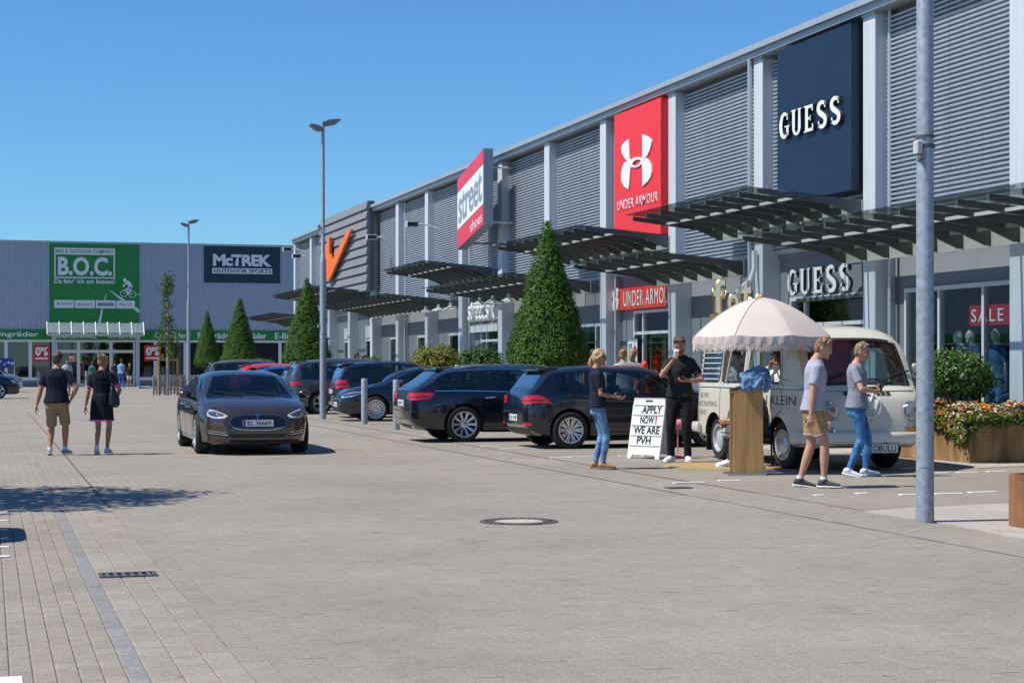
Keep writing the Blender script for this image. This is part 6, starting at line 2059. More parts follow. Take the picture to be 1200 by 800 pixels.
# ================================================================ PEOPLE
def skinmat(name, c): return mat(name, c, 0.5, var=.08, vscale=14, spec=.35)
SKIN1 = skinmat('skin light', (0.50, 0.27, 0.185))
SKIN2 = skinmat('skin tanned', (0.40, 0.20, 0.125))
def cloth(name, c, var=.14, sc=14, col2=None): return mat('cloth ' + name, c, .88, var=var, vscale=sc, bump=.35, bscale=22, spec=.2, col2=col2)
HAIRM = lambda name, a: mat('hair ' + name, a, .55, var=.4, vscale=40, stretch=(1, 1, .25), bump=.6, bscale=70)
V = Vector
def ik(a, b, l1, l2, hint):
    a, b, hint = V(a), V(b), V(hint)
    d = b - a
    L = d.length
    if L > (l1 + l2) * .999: b = a + d * ((l1 + l2) * .999 / L); d = b - a; L = d.length
    c = (l1 * l1 - l2 * l2 + L * L) / (2 * L)
    h = math.sqrt(max(1e-6, l1 * l1 - c * c))
    u = d / L
    n = hint - u * hint.dot(u)
    n.normalize()
    return a + u * c + n * h, b
def remesh(mb, vox, smooth=3, wob=0.0, seed=0):
    me = mb.mesh('work', None)
    r = evaluated(me, [('REMESH', dict(mode='VOXEL', voxel_size=vox))])
    bm = bmesh.new(); bm.from_mesh(r)
    for _ in range(smooth): bmesh.ops.smooth_vert(bm, verts=bm.verts, factor=.5, use_axis_x=True, use_axis_y=True, use_axis_z=True)
    if wob:
        bm.normal_update()
        for v in bm.verts:
            p = v.co
            v.co = p + v.normal * wob * (noise.noise(V((p.x * 9 + seed, p.y * 9, p.z * 5))) + .5 * noise.noise(V((p.x * 22, p.y * 22 + seed, p.z * 11))))
    bm.to_mesh(r); bm.free()
    r.polygons.foreach_set('use_smooth', [True] * len(r.polygons))
    return r
def ring_loft(mb, secs, n=20):
    """secs: (centre, half-width vector, half-depth vector)"""
    vs = []
    for c, a, b in secs:
        for k in range(n):
            t = 2 * PI * k / n
            ct, st = math.cos(t), math.sin(t)
            ct = math.copysign(abs(ct) ** .85, ct); st = math.copysign(abs(st) ** .85, st)
            vs.append(V(c) + V(a) * ct + V(b) * st)
    fs = [(i * n + k, i * n + (k + 1) % n, (i + 1) * n + (k + 1) % n, (i + 1) * n + k) for i in range(len(secs) - 1) for k in range(n)]
    fs += [tuple(range(n - 1, -1, -1)), tuple(range((len(secs) - 1) * n, len(secs) * n))]
    mb.add(vs, fs)
def hand(mb, w, e, palm_n, curl, s=1.0, grip=0.0):
    """palm and five fingers; w wrist, e elbow, palm_n direction the palm faces"""
    w, e = V(w), V(e)
    d = (w - e).normalized()
    n = V(palm_n); n = (n - d * n.dot(d)).normalized()
    side = d.cross(n)
    pc = w + d * .05 * s
    ring_loft(mb, [(w, side * .024 * s, n * .018 * s), (w + d * .03 * s, side * .034 * s, n * .017 * s), (w + d * .085 * s, side * .041 * s, n * .015 * s), (w + d * .10 * s, side * .036 * s, n * .011 * s)], 10)
    for i, (o, ln) in enumerate(((-.030, .066), (-.010, .078), (.011, .073), (.030, .058))):
        p0 = w + d * .085 * s + side * o * s
        pts = [p0]
        ang = 0.0
        for k, f in enumerate((.42, .32, .26)):
            ang += curl * (.75 + .12 * i) * (1.0 if k else .8)
            pts.append(pts[-1] + (d * math.cos(ang) + n * math.sin(ang)) * ln * f * 1.15 * s + side * o * .06 * s)
        mb.tube(pts, [.0095 * s, .009 * s, .0082 * s, .0062 * s], 8)
    t0 = w + d * .028 * s - side * .030 * s
    t1 = t0 + (d * .75 - side * .62 + n * .35).normalized() * .040 * s
    t2 = t1 + (d * .9 - side * .15 + n * (.35 + grip)).normalized() * .032 * s
    t3 = t2 + (d * .95 + n * (.3 + grip)).normalized() * .022 * s
    mb.tube([t0, t1, t2, t3], [.0125 * s, .011 * s, .0095 * s, .007 * s], 8)
def shoe_mesh(mb, ank, fwd, pitch, s, sole=False):
    """lofted shoe along the foot; pitch > 0 lifts the heel"""
    f = V((fwd.x * math.cos(pitch), fwd.y * math.cos(pitch), -math.sin(pitch)))
    l = V((-fwd.y, fwd.x, 0))
    u = f.cross(l) * 1
    base = V(ank) - u * .085 * s
    prof = ((-.075, .024, .045), (-.065, .033, .075), (-.02, .037, .09), (.03, .038, .082), (.08, .044, .062), (.13, .047, .048), (.17, .042, .040), (.195, .028, .030)) if not sole else ((-.084, .026, .022), (-.06, .038, .024), (.03, .041, .024), (.12, .050, .023), (.17, .046, .022), (.204, .028, .022))
    z0 = 0.0 if sole else .012
    ring_loft(mb, [(base + f * x * s + u * (z0 + h / 2) * s, l * w_ * s, u * (h / 2) * s) for x, w_, h in prof], 14)
def person(label, loc, yaw, H, pose, wear, group=None, skin=SKIN1, det=1.0, build=1.0, cat='person'):
    """pose in metres for a 1.8 m figure; x forward, y left, z up"""
    s = H / 1.8
    P = dict(hip=(0, 0, .955), lean=(0.0, 0.0), footL=(.0, .10, .09), footR=(.0, -.10, .09), toeL=8, toeR=-8, pitchL=0, pitchR=0,
             handL=(.05, .26, .82), handR=(.05, -.26, .82), elbL=(-1, .3, 0), elbR=(-1, -.3, 0), kneeL=(1, .1, 0), kneeR=(1, -.1, 0), head=(0, 0), twist=0.0,
             palmL=(0, -1, 0), palmR=(0, 1, 0), curlL=.35, curlR=.35, tor=.50)
    P.update(pose)
    hip = V(P['hip'])
    ch = hip + V((P['lean'][0], P['lean'][1], P['tor']))        # shoulder line centre
    tw = R(P['twist'])
    left = V((-math.sin(tw), math.cos(tw), 0)); fwd = V((math.cos(tw), math.sin(tw), 0))
    b = build
    shL = ch + left * .178 * b + V((0, 0, -.045)); shR = ch - left * .178 * b + V((0, 0, -.045))
    hpL, hpR = hip + V((0, .09, -.02)), hip + V((0, -.09, -.02))
    knL, akL = ik(hpL, P['footL'], .435, .425, P['kneeL']); knR, akR = ik(hpR, P['footR'], .435, .425, P['kneeR'])
    elL, wrL = ik(shL, P['handL'], .295, .255, P['elbL']); elR, wrR = ik(shR, P['handR'], .295, .255, P['elbR'])
    neck = ch + V((.0, 0, .045)); hy, hp_ = R(P['head'][0]), R(P['head'][1])
    hf = V((math.cos(hy) * math.cos(hp_), math.sin(hy) * math.cos(hp_), -math.sin(hp_)))
    hl = V((-math.sin(hy), math.cos(hy), 0)); hu = hf.cross(hl)
    hc = neck + V((.025, 0, .0)) + hu * .165 + hf * .012
    up = V((0, 0, 1))
    def torso(mb, inf=0.0, z0=-.06, z1=1.0, flare=0.0):
        secs = []
        for t, w_, d_, fx in ((-.14, .165, .105, 0), (-.04, .172, .115, -.005), (.08, .160, .105, 0), (.20, .148, .098, .005), (.32, .160, .110, .008), (.42, .168, .108, .0), (.475, .150, .092, -.006), (.52, .105, .074, -.008), (.555, .072, .062, -.006), (.585, .058, .054, -.004)):
            if t < z0 - 1e-6 or t > z1 + 1e-6: continue
            q = max(0, min(1, t / P['tor']))
            c = hip.lerp(ch, q) if t >= 0 else hip + V((0, 0, t))
            if t > P['tor']: c = ch + V((0, 0, t - P['tor']))
            c = c + fwd * fx
            fl_ = flare * max(0, .15 - t)
            l2 = V((0, 1, 0)).lerp(left, q).normalized(); f2 = V((1, 0, 0)).lerp(fwd, q).normalized()
            secs.append((c, l2 * (w_ * b + inf + fl_), f2 * (d_ * b + inf + fl_)))
        ring_loft(mb, secs, 22)
    def arm(mb, sh, el, wr, t0=0, t1=1, inf=0.0):
        pts = [(sh + (ch - sh) * .30, .056), (sh, .054), (sh.lerp(el, .35), .050), (sh.lerp(el, .75), .042), (el, .038), (el.lerp(wr, .3), .040), (el.lerp(wr, .7), .031), (wr, .024)]
        pts = pts[t0:t1] if t1 != 1 else pts
        mb.tube([p for p, r in pts], [r * b + inf for p, r in pts], 14)
    def leg(mb, hp2, kn, ak, inf=0.0, part=None, ends=1.0):
        pts = [(hp2 + V((0, 0, .06)), .088), (hp2, .092), (hp2.lerp(kn, .3), .082), (hp2.lerp(kn, .7), .064), (kn, .054), (kn.lerp(ak, .25), .056), (kn.lerp(ak, .45), .053), (kn.lerp(ak, .75), .039), (ak, .034)]
        if part: pts = pts[:part]
        rs = [r * b + inf for p, r in pts]
        if part and ends != 1.0: rs[-1] *= ends; rs[-2] *= (1 + ends) / 2
        mb.tube([p for p, r in pts], rs, 14)
    # ---- body: one continuous skin
    mb = MB()
    torso(mb)
    leg(mb, hpL, knL, akL); leg(mb, hpR, knR, akR)
    mb.ball(akL, .036); mb.ball(akR, .036)
    for ak, ty in ((akL, P['toeL']), (akR, P['toeR'])):
        a = R(ty); mb.tube([ak - V((0, 0, .03)), ak + V((math.cos(a) * .10, math.sin(a) * .10, -.06))], [.035, .026], 10)
    arm(mb, shL, elL, wrL); arm(mb, shR, elR, wrR)
    mb.ball(elL, .038); mb.ball(elR, .038); mb.ball(knL, .053); mb.ball(knR, .053)
    hand(mb, wrL, elL, P['palmL'], P['curlL'], 1.0, .3); hand(mb, wrR, elR, P['palmR'], P['curlR'], 1.0, .3)
    mb.tube([neck - V((0, 0, .06)), neck + V((.01, 0, .03)), hc - hu * .06 - hf * .01], [.066, .056, .056], 14)
    # head: skull, jaw, nose, brow, ears
    vs_rot = Matrix((hf, hl, hu)).transposed()
    hd = MB(); hd.ball((0, 0, 0), (.096, .077, .118), 24, 16)
    vs = []
    for v in hd.v:
        x, y, z = v
        if z < 0:
            t = -z / .118
            y *= 1 - .28 * t; x = x * (1 - .10 * t) + .018 * t
        if x > .05 and -.05 < z < .06: x -= .006
        vs.append(vs_rot @ V((x, y, z)) + hc)
    mb.add(vs, hd.f)
    H_ = lambda x, y, z: vs_rot @ V((x, y, z)) + hc
    mb.tube([H_(.082, 0, .022), H_(.098, 0, -.006), H_(.112, 0, -.028), H_(.088, 0, -.040)], [.010, .012, .0145, .012], 8)
    mb.tube([H_(.070, -.045, .028), H_(.090, -.02, .031), H_(.090, .02, .031), H_(.070, .045, .028)], [.010, .012, .012, .010], 8)
    mb.tube([H_(.078, -.022, -.068), H_(.089, 0, -.066), H_(.078, .022, -.068)], [.006, .010, .006], 8)
    mb.ball(H_(.076, 0, -.098), (.026, .028, .022), 10, 6, vs_rot)
    for sg in (1, -1):
        mb.ball(H_(-.008, sg * .079, -.008), (.020, .010, .032), 10, 6, vs_rot)
        mb.ball(H_(.062, sg * .038, -.030), (.028, .025, .026), 10, 6, vs_rot)
    root = link('person', remesh(mb, .0075 / det, 2), None, loc, yaw)
    root.data.materials.append(skin)
    tag(root, label, cat, group)
    root.scale = (s,) * 3
    def part(nm, mb, m, vox=.011, sm=3, wob=.0, smooth_only=False):
        me = remesh(mb, vox / det, sm, wob, loc[0])
        me.materials.append(m)
        return link(nm, me, root)
    # ---- clothes
    top = wear.get('top')
    if top:
        kind, m = top[0], top[1]
        mb = MB()
        if kind == 'dress':
            torso(mb, .020, -.04, .56)
            secs = []
            for t, w_, d_ in ((.12, .172, .125), (-.06, .196, .142), (-.2, .205, .155), (-.34, .212, .165)):
                secs.append((hip + V((0, 0, t)), V((0, w_, 0)), V((d_, 0, 0))))
            ring_loft(mb, secs, 24)
        else:
            torso(mb, .022, -.05, .56, .10)
        for sh, el, wr in ((shL, elL, wrL), (shR, elR, wrR)):
            pts = [(sh + (ch - sh) * .32, .068), (sh + (ch - sh) * .05, .066), (sh.lerp(el, .35), .064), (sh.lerp(el, .68 if kind != 'long' else .75), .064)]
            if kind == 'long': pts += [(el, .056), (el.lerp(wr, .5), .047), (el.lerp(wr, .93), .036)]
            mb.tube([p for p, r in pts], [r * b for p, r in pts], 14)
        o = part('shirt' if kind != 'dress' else 'dress', mb, m, .011, 3, .006)
        if kind == 'dress' and len(top) > 2:
            hm = MB()
            n = 30
            ring = [hip + V((.168 * math.cos(2 * PI * k / n), .215 * math.sin(2 * PI * k / n), -.335)) for k in range(n + 1)]
            hm.tube(ring, .012, 6, ell=(1.4, .6), up=(0, 0, 1)); hm.obj('hem', top[2], o, smooth=True)
            for sh, el in ((shL, elL), (shR, elR)):
                c = sh.lerp(el, .68); d = (el - sh).normalized()
                cm_ = MB(); cm_.tube([c - d * .012, c + d * .014], [.068, .067], 16); cm_.obj('cuff', top[2], o, smooth=40)
        if wear.get('collar'):
            cm_ = MB(); n = 16
            ring = [neck + V((.01, 0, -.012)) + V((.068 * math.cos(2 * PI * k / n) + .008, .070 * math.sin(2 * PI * k / n), -.018 * math.cos(2 * PI * k / n))) for k in range(n + 1)]
            cm_.tube(ring, .015, 6, ell=(1.5, .6), up=(0, 0, 1)); cm_.obj('collar', wear['collar'], o, smooth=True)
    bot = wear.get('bottom')
    if bot:
        kind, m = bot[0], bot[1]
        mb = MB(); torso(mb, .014, -.14, .09)
        for hp2, kn, ak in ((hpL, knL, akL), (hpR, knR, akR)):
            if kind == 'shorts':
                leg(mb, hp2, kn, ak, .016, 4, 1.22)
            elif kind == 'cargo':
                pts = [(hp2 + V((0, 0, .06)), .104), (hp2, .110), (hp2.lerp(kn, .5), .098), (hp2.lerp(kn, .98), .088)]
                mb.tube([p for p, r in pts], [r for p, r in pts], 14)
            elif kind == 'slim':
                leg(mb, hp2, kn, ak, .010); mb.ball(kn, .062)
            else:
                pts = [(hp2 + V((0, 0, .05)), .105), (hp2, .108), (hp2.lerp(kn, .5), .092), (kn, .074), (kn.lerp(ak, .4), .070), (kn.lerp(ak, .8), .060), (kn.lerp(ak, 1.02), .058)]
                mb.tube([p for p, r in pts], [r * b for p, r in pts], 14); mb.ball(kn, .074 * b)
        o = part('shorts' if kind in ('shorts', 'cargo') else 'trousers', mb, m, .011, 3, .007)
        if kind == 'shorts' and len(bot) > 2:
            for hp2, kn in ((hpL, knL), (hpR, knR)):
                c = hp2.lerp(kn, .70); d = (kn - hp2).normalized()
                cm_ = MB(); cm_.tube([c - d * .02, c + d * .012], [.096, .098], 18); cm_.obj('cuff', bot[2], o, smooth=40)
        if wear.get('belt'):
            bm_ = MB(); ring_loft(bm_, [(hip + V((0, 0, z)), V((0, .192 * b, 0)), V((.135 * b, 0, 0))) for z in (.045, .085)], 24); bm_.obj('belt', wear['belt'], o, smooth=40)
        if wear.get('rips'):
            for q, dz in enumerate((0, -.07, .22)):
                rm_ = MB()
                k0 = knL + V((.052, 0, dz)); rm_.ball(k0, (.016, .042 - .008 * q, .014 + .010 * (q == 2)), 10, 6)
                rm_.obj('rip', wear['rips'], o, smooth=True)
    if wear.get('shoes'):
        m, sm_ = wear['shoes']
        for ak, ty, pt in ((akL, P['toeL'], P['pitchL']), (akR, P['toeR'], P['pitchR'])):
            fw = V((math.cos(R(ty)), math.sin(R(ty)), 0))
            mb = MB(); shoe_mesh(mb, ak, fw, R(pt), 1.0)
            if not wear.get('low'): mb.tube([ak - V((0, 0, .02)), ak + V((0, 0, .015))], [.046, .044], 14)
            o = part('shoe', mb, m, .008, 2)
            mb = MB(); shoe_mesh(mb, ak, fw, R(pt), 1.0, True); mb.obj('sole', sm_, o, smooth=50)
            if wear.get('socks'):
                mb = MB(); mb.tube([ak + V((0, 0, -.01)), ak + V((0, 0, .045))], [.042, .041], 14); mb.obj('sock', wear['socks'], root, smooth=40)
    hair = wear.get('hair')
    if hair:
        style, m = hair
        mb = MB()
        rnd = random.Random(int(H * 100) + len(label))
        mb.ball(H_(-.018, 0, .030), (.092, .086, .098), 16, 10, vs_rot)
        mb.ball(H_(-.045, 0, -.012), (.062, .078, .078), 14, 8, vs_rot)
        for k in range(46):
            a = rnd.uniform(-2.6, 2.6); z = rnd.uniform(.3, 1)
            q = math.sqrt(1 - z * z)
            d = V((q * math.cos(a), q * math.sin(a), z))
            if d.x > .72 and d.z < .62: continue
            c = V((-.014 + d.x * .092, d.y * .080, .022 + d.z * .100))
            L_ = rnd.uniform(.02, .035)
            mb.tube([H_(*c), H_(*(c + V((d.x * .010 + .012, d.y * .010, d.z * .016)) + V((rnd.uniform(-.01, .01), rnd.uniform(-.01, .01), .004))))], [.018, .010], 6)
        if style == 'quiff':
            for k in range(12):
                y = -.045 + k * .0085
                mb.tube([H_(.040, y, .100), H_(.074, y + rnd.uniform(-.008, .008), .108), H_(.084, y, .096 + rnd.uniform(0, .012))], [.020, .017, .010], 6)
            for k in range(10):
                y = -.05 + k * .011
                mb.tube([H_(-.02, y, .108), H_(.035, y + rnd.uniform(-.008, .008), .122 + rnd.uniform(0, .006))], [.022, .018], 6)
        if style == 'tail':
            mb.ball(H_(-.098, 0, .0), (.030, .034, .030), 10, 6, vs_rot)
            mb.tube([H_(-.105, 0, 0), H_(-.130, .01, -.05), H_(-.125, .012, -.12), H_(-.118, .01, -.17)], [.024, .030, .026, .010], 10)
            for sg in (1, -1): mb.tube([H_(.05, sg * .062, .06), H_(.02, sg * .078, .02), H_(-.04, sg * .076, -.02)], [.014, .02, .02], 8)
        if style == 'bun':
            mb.ball(H_(-.085, 0, .075), (.048, .055, .045), 12, 8, vs_rot)
            for k in range(9): mb.tube([H_(-.085, 0, .08), H_(-.105 + rnd.uniform(-.03, .04), rnd.uniform(-.06, .06), .10 + rnd.uniform(-.01, .05))], [.016, .006], 5)
        part('hair', mb, m, .0075, 1, .003)
    if det >= .9:
        for sg in (1, -1):
            em = MB(); em.ball(H_(.083, sg * .031, .008), (.008, .015, .008), 10, 6, vs_rot); em.obj('eye', mat('eye dark', (0.03, 0.02, 0.018), .3), root, smooth=True)
            em = MB(); em.tube([H_(.088, sg * .014, .034), H_(.088, sg * .032, .040), H_(.076, sg * .050, .034)], [.004, .0055, .003], 6); em.obj('eyebrow', wear.get('browm', mat('brow', (0.13, 0.075, 0.04), .7)), root, smooth=True)
        em = MB(); em.tube([H_(.082, -.020, -.067), H_(.0925, 0, -.065), H_(.082, .020, -.067)], [.003, .0048, .003], 6); em.obj('lips', mat('lips', (0.36, 0.13, 0.11), .5), root, smooth=True)
    if wear.get('beard'):
        bm_ = MB(); bm_.ball(H_(.056, 0, -.088), (.050, .055, .044), 14, 8, vs_rot)
        bm_.tube([H_(.076, -.026, -.052), H_(.094, 0, -.049), H_(.076, .026, -.052)], [.005, .006, .005], 6)
        for sg in (1, -1): bm_.tube([H_(.05, sg * .055, -.075), H_(.005, sg * .070, -.02)], [.020, .008], 8)
        me_ = remesh(bm_, .007, 1); me_.materials.append(wear['beard']); link('beard', me_, root)
    if wear.get('glasses'):
        gm = MB()
        for sg in (1, -1):
            gm.ball(H_(.092, sg * .033, .008), (.006, .027, .020), 12, 8, vs_rot); gm.tube([H_(.088, sg * .058, .014), H_(.0, sg * .082, .012)], .003, 6)
        gm.tube([H_(.096, -.01, .012), H_(.096, .01, .012)], .003, 6); gm.obj('sunglasses', mat('dark lens', (.012, .012, .014), .1, coat=1), root, smooth=True)
    root['_pts'] = 0; del root['_pts']
    return root, dict(wrL=wrL, wrR=wrR, hc=hc, hf=hf, elL=elL, elR=elR, ch=ch, s=s)
def world_of(root, p): return root.matrix_basis @ V(p)
def heading(dpx, ddepth):
    """world yaw for a direction given as right-of-picture / away-from-camera components"""
    X = dpx * CS + ddepth * SN; Y = ddepth * CS - dpx * SN
    return math.atan2(Y, X)
def at(px, py): 
    x, y = ground(px, py); return (x, y, .006)
BLACKT = cloth('black', (0.012, 0.012, 0.014)); WHITEC = cloth('white', (0.72, 0.72, 0.72), .04)
RUBBERW = mat('white sole', (0.75, 0.75, 0.73), .6)
DENIM = cloth('denim', (0.055, 0.145, 0.30), .45, 7, (0.16, 0.30, 0.47)); DENIM2 = cloth('blue denim', (0.025, 0.10, 0.26), .4, 7, (0.07, 0.21, 0.42))
WSHOE = mat('white shoe', (0.70, 0.72, 0.76), .6, var=.05)
# 1 tall boy in polo and shorts, walking right, nearer
boyA, jA = person('young man in pale lilac polo and tan shorts striding past the counter', at(953, 571.5), heading(1, -.12), 1.83,
    dict(hip=(.0, 0, .95), footL=(-.15, .08, .09), footR=(.12, -.08, .09), pitchL=6, kneeL=(1, .1, 0), handL=(.16, .28, .85), handR=(-.05, -.27, .78), elbL=(-1, .4, 0), elbR=(-1, -.3, 0), head=(-6, 18), lean=(.03, 0), palmL=(0, -1, 0), palmR=(0, 1, 0)),
    dict(top=('polo', cloth('lilac polo', (0.36, 0.365, 0.45), .08)), collar=cloth('lilac collar', (0.30, 0.31, 0.40), .04), bottom=('shorts', cloth('tan twill', (0.36, 0.235, 0.115), .15), cloth('tan cuff', (0.42, 0.34, 0.25), .06)),
         shoes=(mat('grey trainer', (0.055, 0.06, 0.07), .7, var=.3, vscale=30), RUBBERW), socks=WHITEC, hair=('quiff', HAIRM('ginger blond', (0.235, 0.135, 0.062))), browm=mat('brow ginger', (0.3, .17, .08), .7)))
em = MB(); w0 = jA['hc']; 
# 2 boy in grey tee and ripped jeans
boyB, jB = person('young man in grey T-shirt and ripped jeans holding a phone before the van', at(1004, 558.5), heading(1, -.15), 1.79,
    dict(hip=(.0, 0, .945), footL=(.12, .08, .09), footR=(-.10, -.07, .10), pitchR=12, handL=(.25, .08, 1.17), handR=(.22, -.13, 1.13), elbL=(-.6, 1, -.2), elbR=(-.6, -1, -.2), head=(-12, 10), twist=-14, palmL=(0, -1, .2), palmR=(0, 1, .4), curlL=.75, curlR=.75),
    dict(top=('tee', cloth('grey blue', (0.235, 0.25, 0.31), .12)), bottom=('slim', DENIM2), shoes=(WSHOE, RUBBERW), hair=('quiff', HAIRM('sandy', (0.25, 0.17, 0.085))), rips=cloth('rip', (0.45, 0.5, 0.56), .2), browm=mat('brow sandy', (0.3, .19, .09), .7)))
c = (world_of(boyB, jB['wrL']) + world_of(boyB, jB['wrR'])) / 2
ph = MB().bbox(-.012, .012, -.085, .085, -.055, .055, .006)
o = tag(ph.obj('smartphone', mat('phone case', (0.02, 0.02, 0.022), .3)), 'dark phone in a case held by the young man in ripped jeans', 'phone')
o.location = c + Vector((.075, .0, .05)); o.rotation_euler = (R(-35), R(-15), boyB.rotation_euler.z + R(20))
# 3 blonde woman facing right
womA, jW = person('blonde woman in navy T-shirt and blue jeans standing beside the dark hatchback', at(702, 549.5), heading(1, .05), 1.71,
    dict(hip=(-.02, 0, .95), footL=(-.05, .08, .09), footR=(.05, -.08, .09), handL=(.20, .12, 1.09), handR=(.25, -.13, 1.07), elbL=(-1, .3, -.4), elbR=(-1, -.4, -.4), head=(-5, 2), lean=(-.02, 0), palmL=(0, -.6, 1), palmR=(0, .6, 1), curlL=.5, curlR=.5),
    dict(top=('tee', cloth('navy', (0.014, 0.016, 0.035), .2)), bottom=('slim', DENIM), shoes=(mat('tan leather', (0.42, 0.235, 0.11), .55), mat('tan sole', (0.25, .16, .09), .7)), low=True, hair=('tail', HAIRM('blonde', (0.44, 0.31, 0.15))), glasses=True, browm=mat('brow blonde', (0.35, .22, .1), .7)), skin=SKIN2, build=.9)
# 4 tall man in black drinking from a cup
manA, jM = person('tall man all in black drinking from a paper cup beside the white folding sign', at(797, 541.5), heading(-.28, -1), 1.93,
    dict(footL=(.03, .115, .09), footR=(.02, -.125, .09), toeL=16, toeR=-16, handR=(.21, -.07, 1.43), handL=(.24, .14, 1.15), elbR=(-.1, -.8, -1), elbL=(-.4, .9, -.6), head=(6, 24), palmR=(.2, 1, -.1), palmL=(.1, -.4, 1), curlR=.62, curlL=.55),
    dict(top=('tee', cloth('charcoal', (0.022, 0.022, 0.025), .3)), bottom=('wide', BLACKT), shoes=(WSHOE, RUBBERW), hair=('quiff', HAIRM('brown', (0.10, 0.052, 0.028))), beard=HAIRM('stubble', (0.16, 0.085, 0.05))), skin=SKIN2, build=.96)
cp = world_of(manA, jM['wrR'])
hd_ = world_of(manA, jM['hc'] + jM['hf'] * .13)
t = tag(MB().lathe([(.001, -.06), (.030, -.06), (.040, .055), (.043, .055), (.043, .065), (.036, .07), (.001, .07)], 18).obj('paper_cup', mat('cup white', (0.74, 0.72, 0.70), .6), smooth=40), 'white paper cup held to his mouth by the man in black', 'cup')
t.location = cp.lerp(hd_, .55) + Vector((-.012, -.03, -.0)); t.rotation_euler = (R(18), 0, 0)
o = tag(MB().bbox(-.035, .035, -.07, .07, -.006, .006, .004).obj('smartphone', MATS['phone case']), 'dark phone in the left hand of the man in black', 'phone')
q = world_of(manA, jM['wrL']); o.location = q + Vector((-.05, -.075, .04)); o.rotation_euler = (R(25), 0, R(40))
# 5 couple walking away
manB, _ = person('man walking away in navy polo and khaki cargo shorts', at(66, 533), heading(-.05, 1), 1.72,
    dict(footL=(-.05, .10, .10), footR=(.20, -.11, .09), hip=(0.03, 0, .925), pitchL=8, toeL=14, toeR=-20, handL=(-.02, .34, .80), handR=(.06, -.24, .95), elbL=(-.6, .5, 0), elbR=(-.7, -1, 0), head=(-24, 4), build=1),
    dict(top=('polo', cloth('navy polo', (0.012, 0.013, 0.032), .2)), collar=cloth('pale collar', (0.4, .4, .42), .1), bottom=('cargo', cloth('khaki', (0.27, 0.20, 0.12), .15)), shoes=(mat('navy trainer', (0.035, 0.05, 0.10), .7, var=.5, vscale=25, col2=(.5, .52, .56)), RUBBERW), socks=WHITEC, hair=('short', HAIRM('dark brown', (0.045, 0.028, 0.018)))), skin=SKIN2, build=1.06)
womB, jB2 = person('woman walking away in black dress with pink trim', at(119, 532), heading(.02, 1), 1.68,
    dict(footL=(-.10, .06, .13), footR=(.12, -.07, .09), pitchL=38, hip=(0.02, 0, .93), handL=(.02, .29, .84), handR=(.22, -.24, 1.02), elbL=(-.6, .5, 0), elbR=(-.8, -.6, 0), head=(-30, 4)),
    dict(top=('dress', cloth('black dress', (0.011, 0.011, 0.016), .2), cloth('pink trim', (0.62, 0.07, 0.42), .08)), shoes=(WSHOE, RUBBERW), hair=('bun', HAIRM('honey', (0.25, 0.15, 0.065)))), skin=SKIN2, build=.92)
bag = thing('handbag', 'black slouchy leather bag hanging from the walking woman\'s right shoulder', 'bag', world_of(womB, (-.06, -.24, 1.03)), womB.rotation_euler.z)
mb = MB(); ring_loft(mb, [((0, 0, -.19), V((0, .05, 0)), V((.10, 0, 0))), ((0, 0, -.14), V((0, .085, 0)), V((.155, 0, 0))), ((0, 0, 0), V((0, .075, 0)), V((.14, 0, 0))), ((0, .02, .12), V((0, .04, 0)), V((.10, 0, 0))), ((0, .03, .16), V((0, .02, 0)), V((.07, 0, 0)))], 16)
me_ = remesh(mb, .012, 2, .012); me_.materials.append(mat('black leather', (.012, .012, .013), .38, bump=.3, bscale=30)); link('pouch', me_, bag)
mb = MB()
for dx in (.07, -.07): mb.tube([(dx, .02, .12), (dx * .6, .06, .30), (0, .075, .42), (-dx * .3, .05, .36)], .010, 6)
mb.obj('strap', MATS['black leather'], bag, smooth=True)
# 6 man in grey tee behind the walking man, farther off
person('man in white and grey T-shirt partly hidden behind the walking man in navy', at(78.5, 464), heading(.3, -1), 1.80,
    dict(head=(0, 10)), dict(top=('tee', cloth('white grey', (0.42, 0.44, 0.47), .3, 5)), bottom=('shorts', cloth('beige', (0.3, 0.25, 0.18), .1)), shoes=(BLACKT, RUBBERW), hair=('short', HAIRM('black', (0.02, 0.016, 0.014)))), det=.6, skin=SKIN2)
# 7 small figures by the bike store
def far(px, py, H, yaw, topc, botc, hairc, label, kind='tee', bk='wide', pose=None):
    return person(label, at(px, py + 2.2), yaw, H * 1.03, pose or {}, dict(top=(kind, cloth('far ' + label[:9] + str(px), topc, .1)), bottom=(bk, cloth('far b ' + str(px), botc, .1)), shoes=(WSHOE, RUBBERW), hair=('short', HAIRM('far' + str(px), hairc))), det=.45, skin=SKIN2)
far(142, 453, 1.80, heading(.2, 1), (0.20, 0.36, 0.62), (0.06, 0.14, 0.32), (.04, .03, .02), 'man in light blue shirt and jeans at the store entrance')
far(134.5, 452.3, 1.74, heading(-.2, 1), (0.03, 0.04, 0.06), (0.03, 0.04, 0.07), (.03, .02, .015), 'dark clothed shopper standing left of the man in light blue')
far(152, 453, 1.56, heading(0, -1), (0.02, 0.02, 0.025), (0.45, 0.47, 0.5), (.08, .05, .03), 'woman in black top and pale shorts leaning at the store entrance', bk='shorts')
far(108, 453.5, 1.66, heading(-.4, 1), (0.03, 0.22, 0.17), (0.05, 0.05, 0.06), (.05, .03, .02), 'shopper in green top half hidden behind the woman in the black dress')
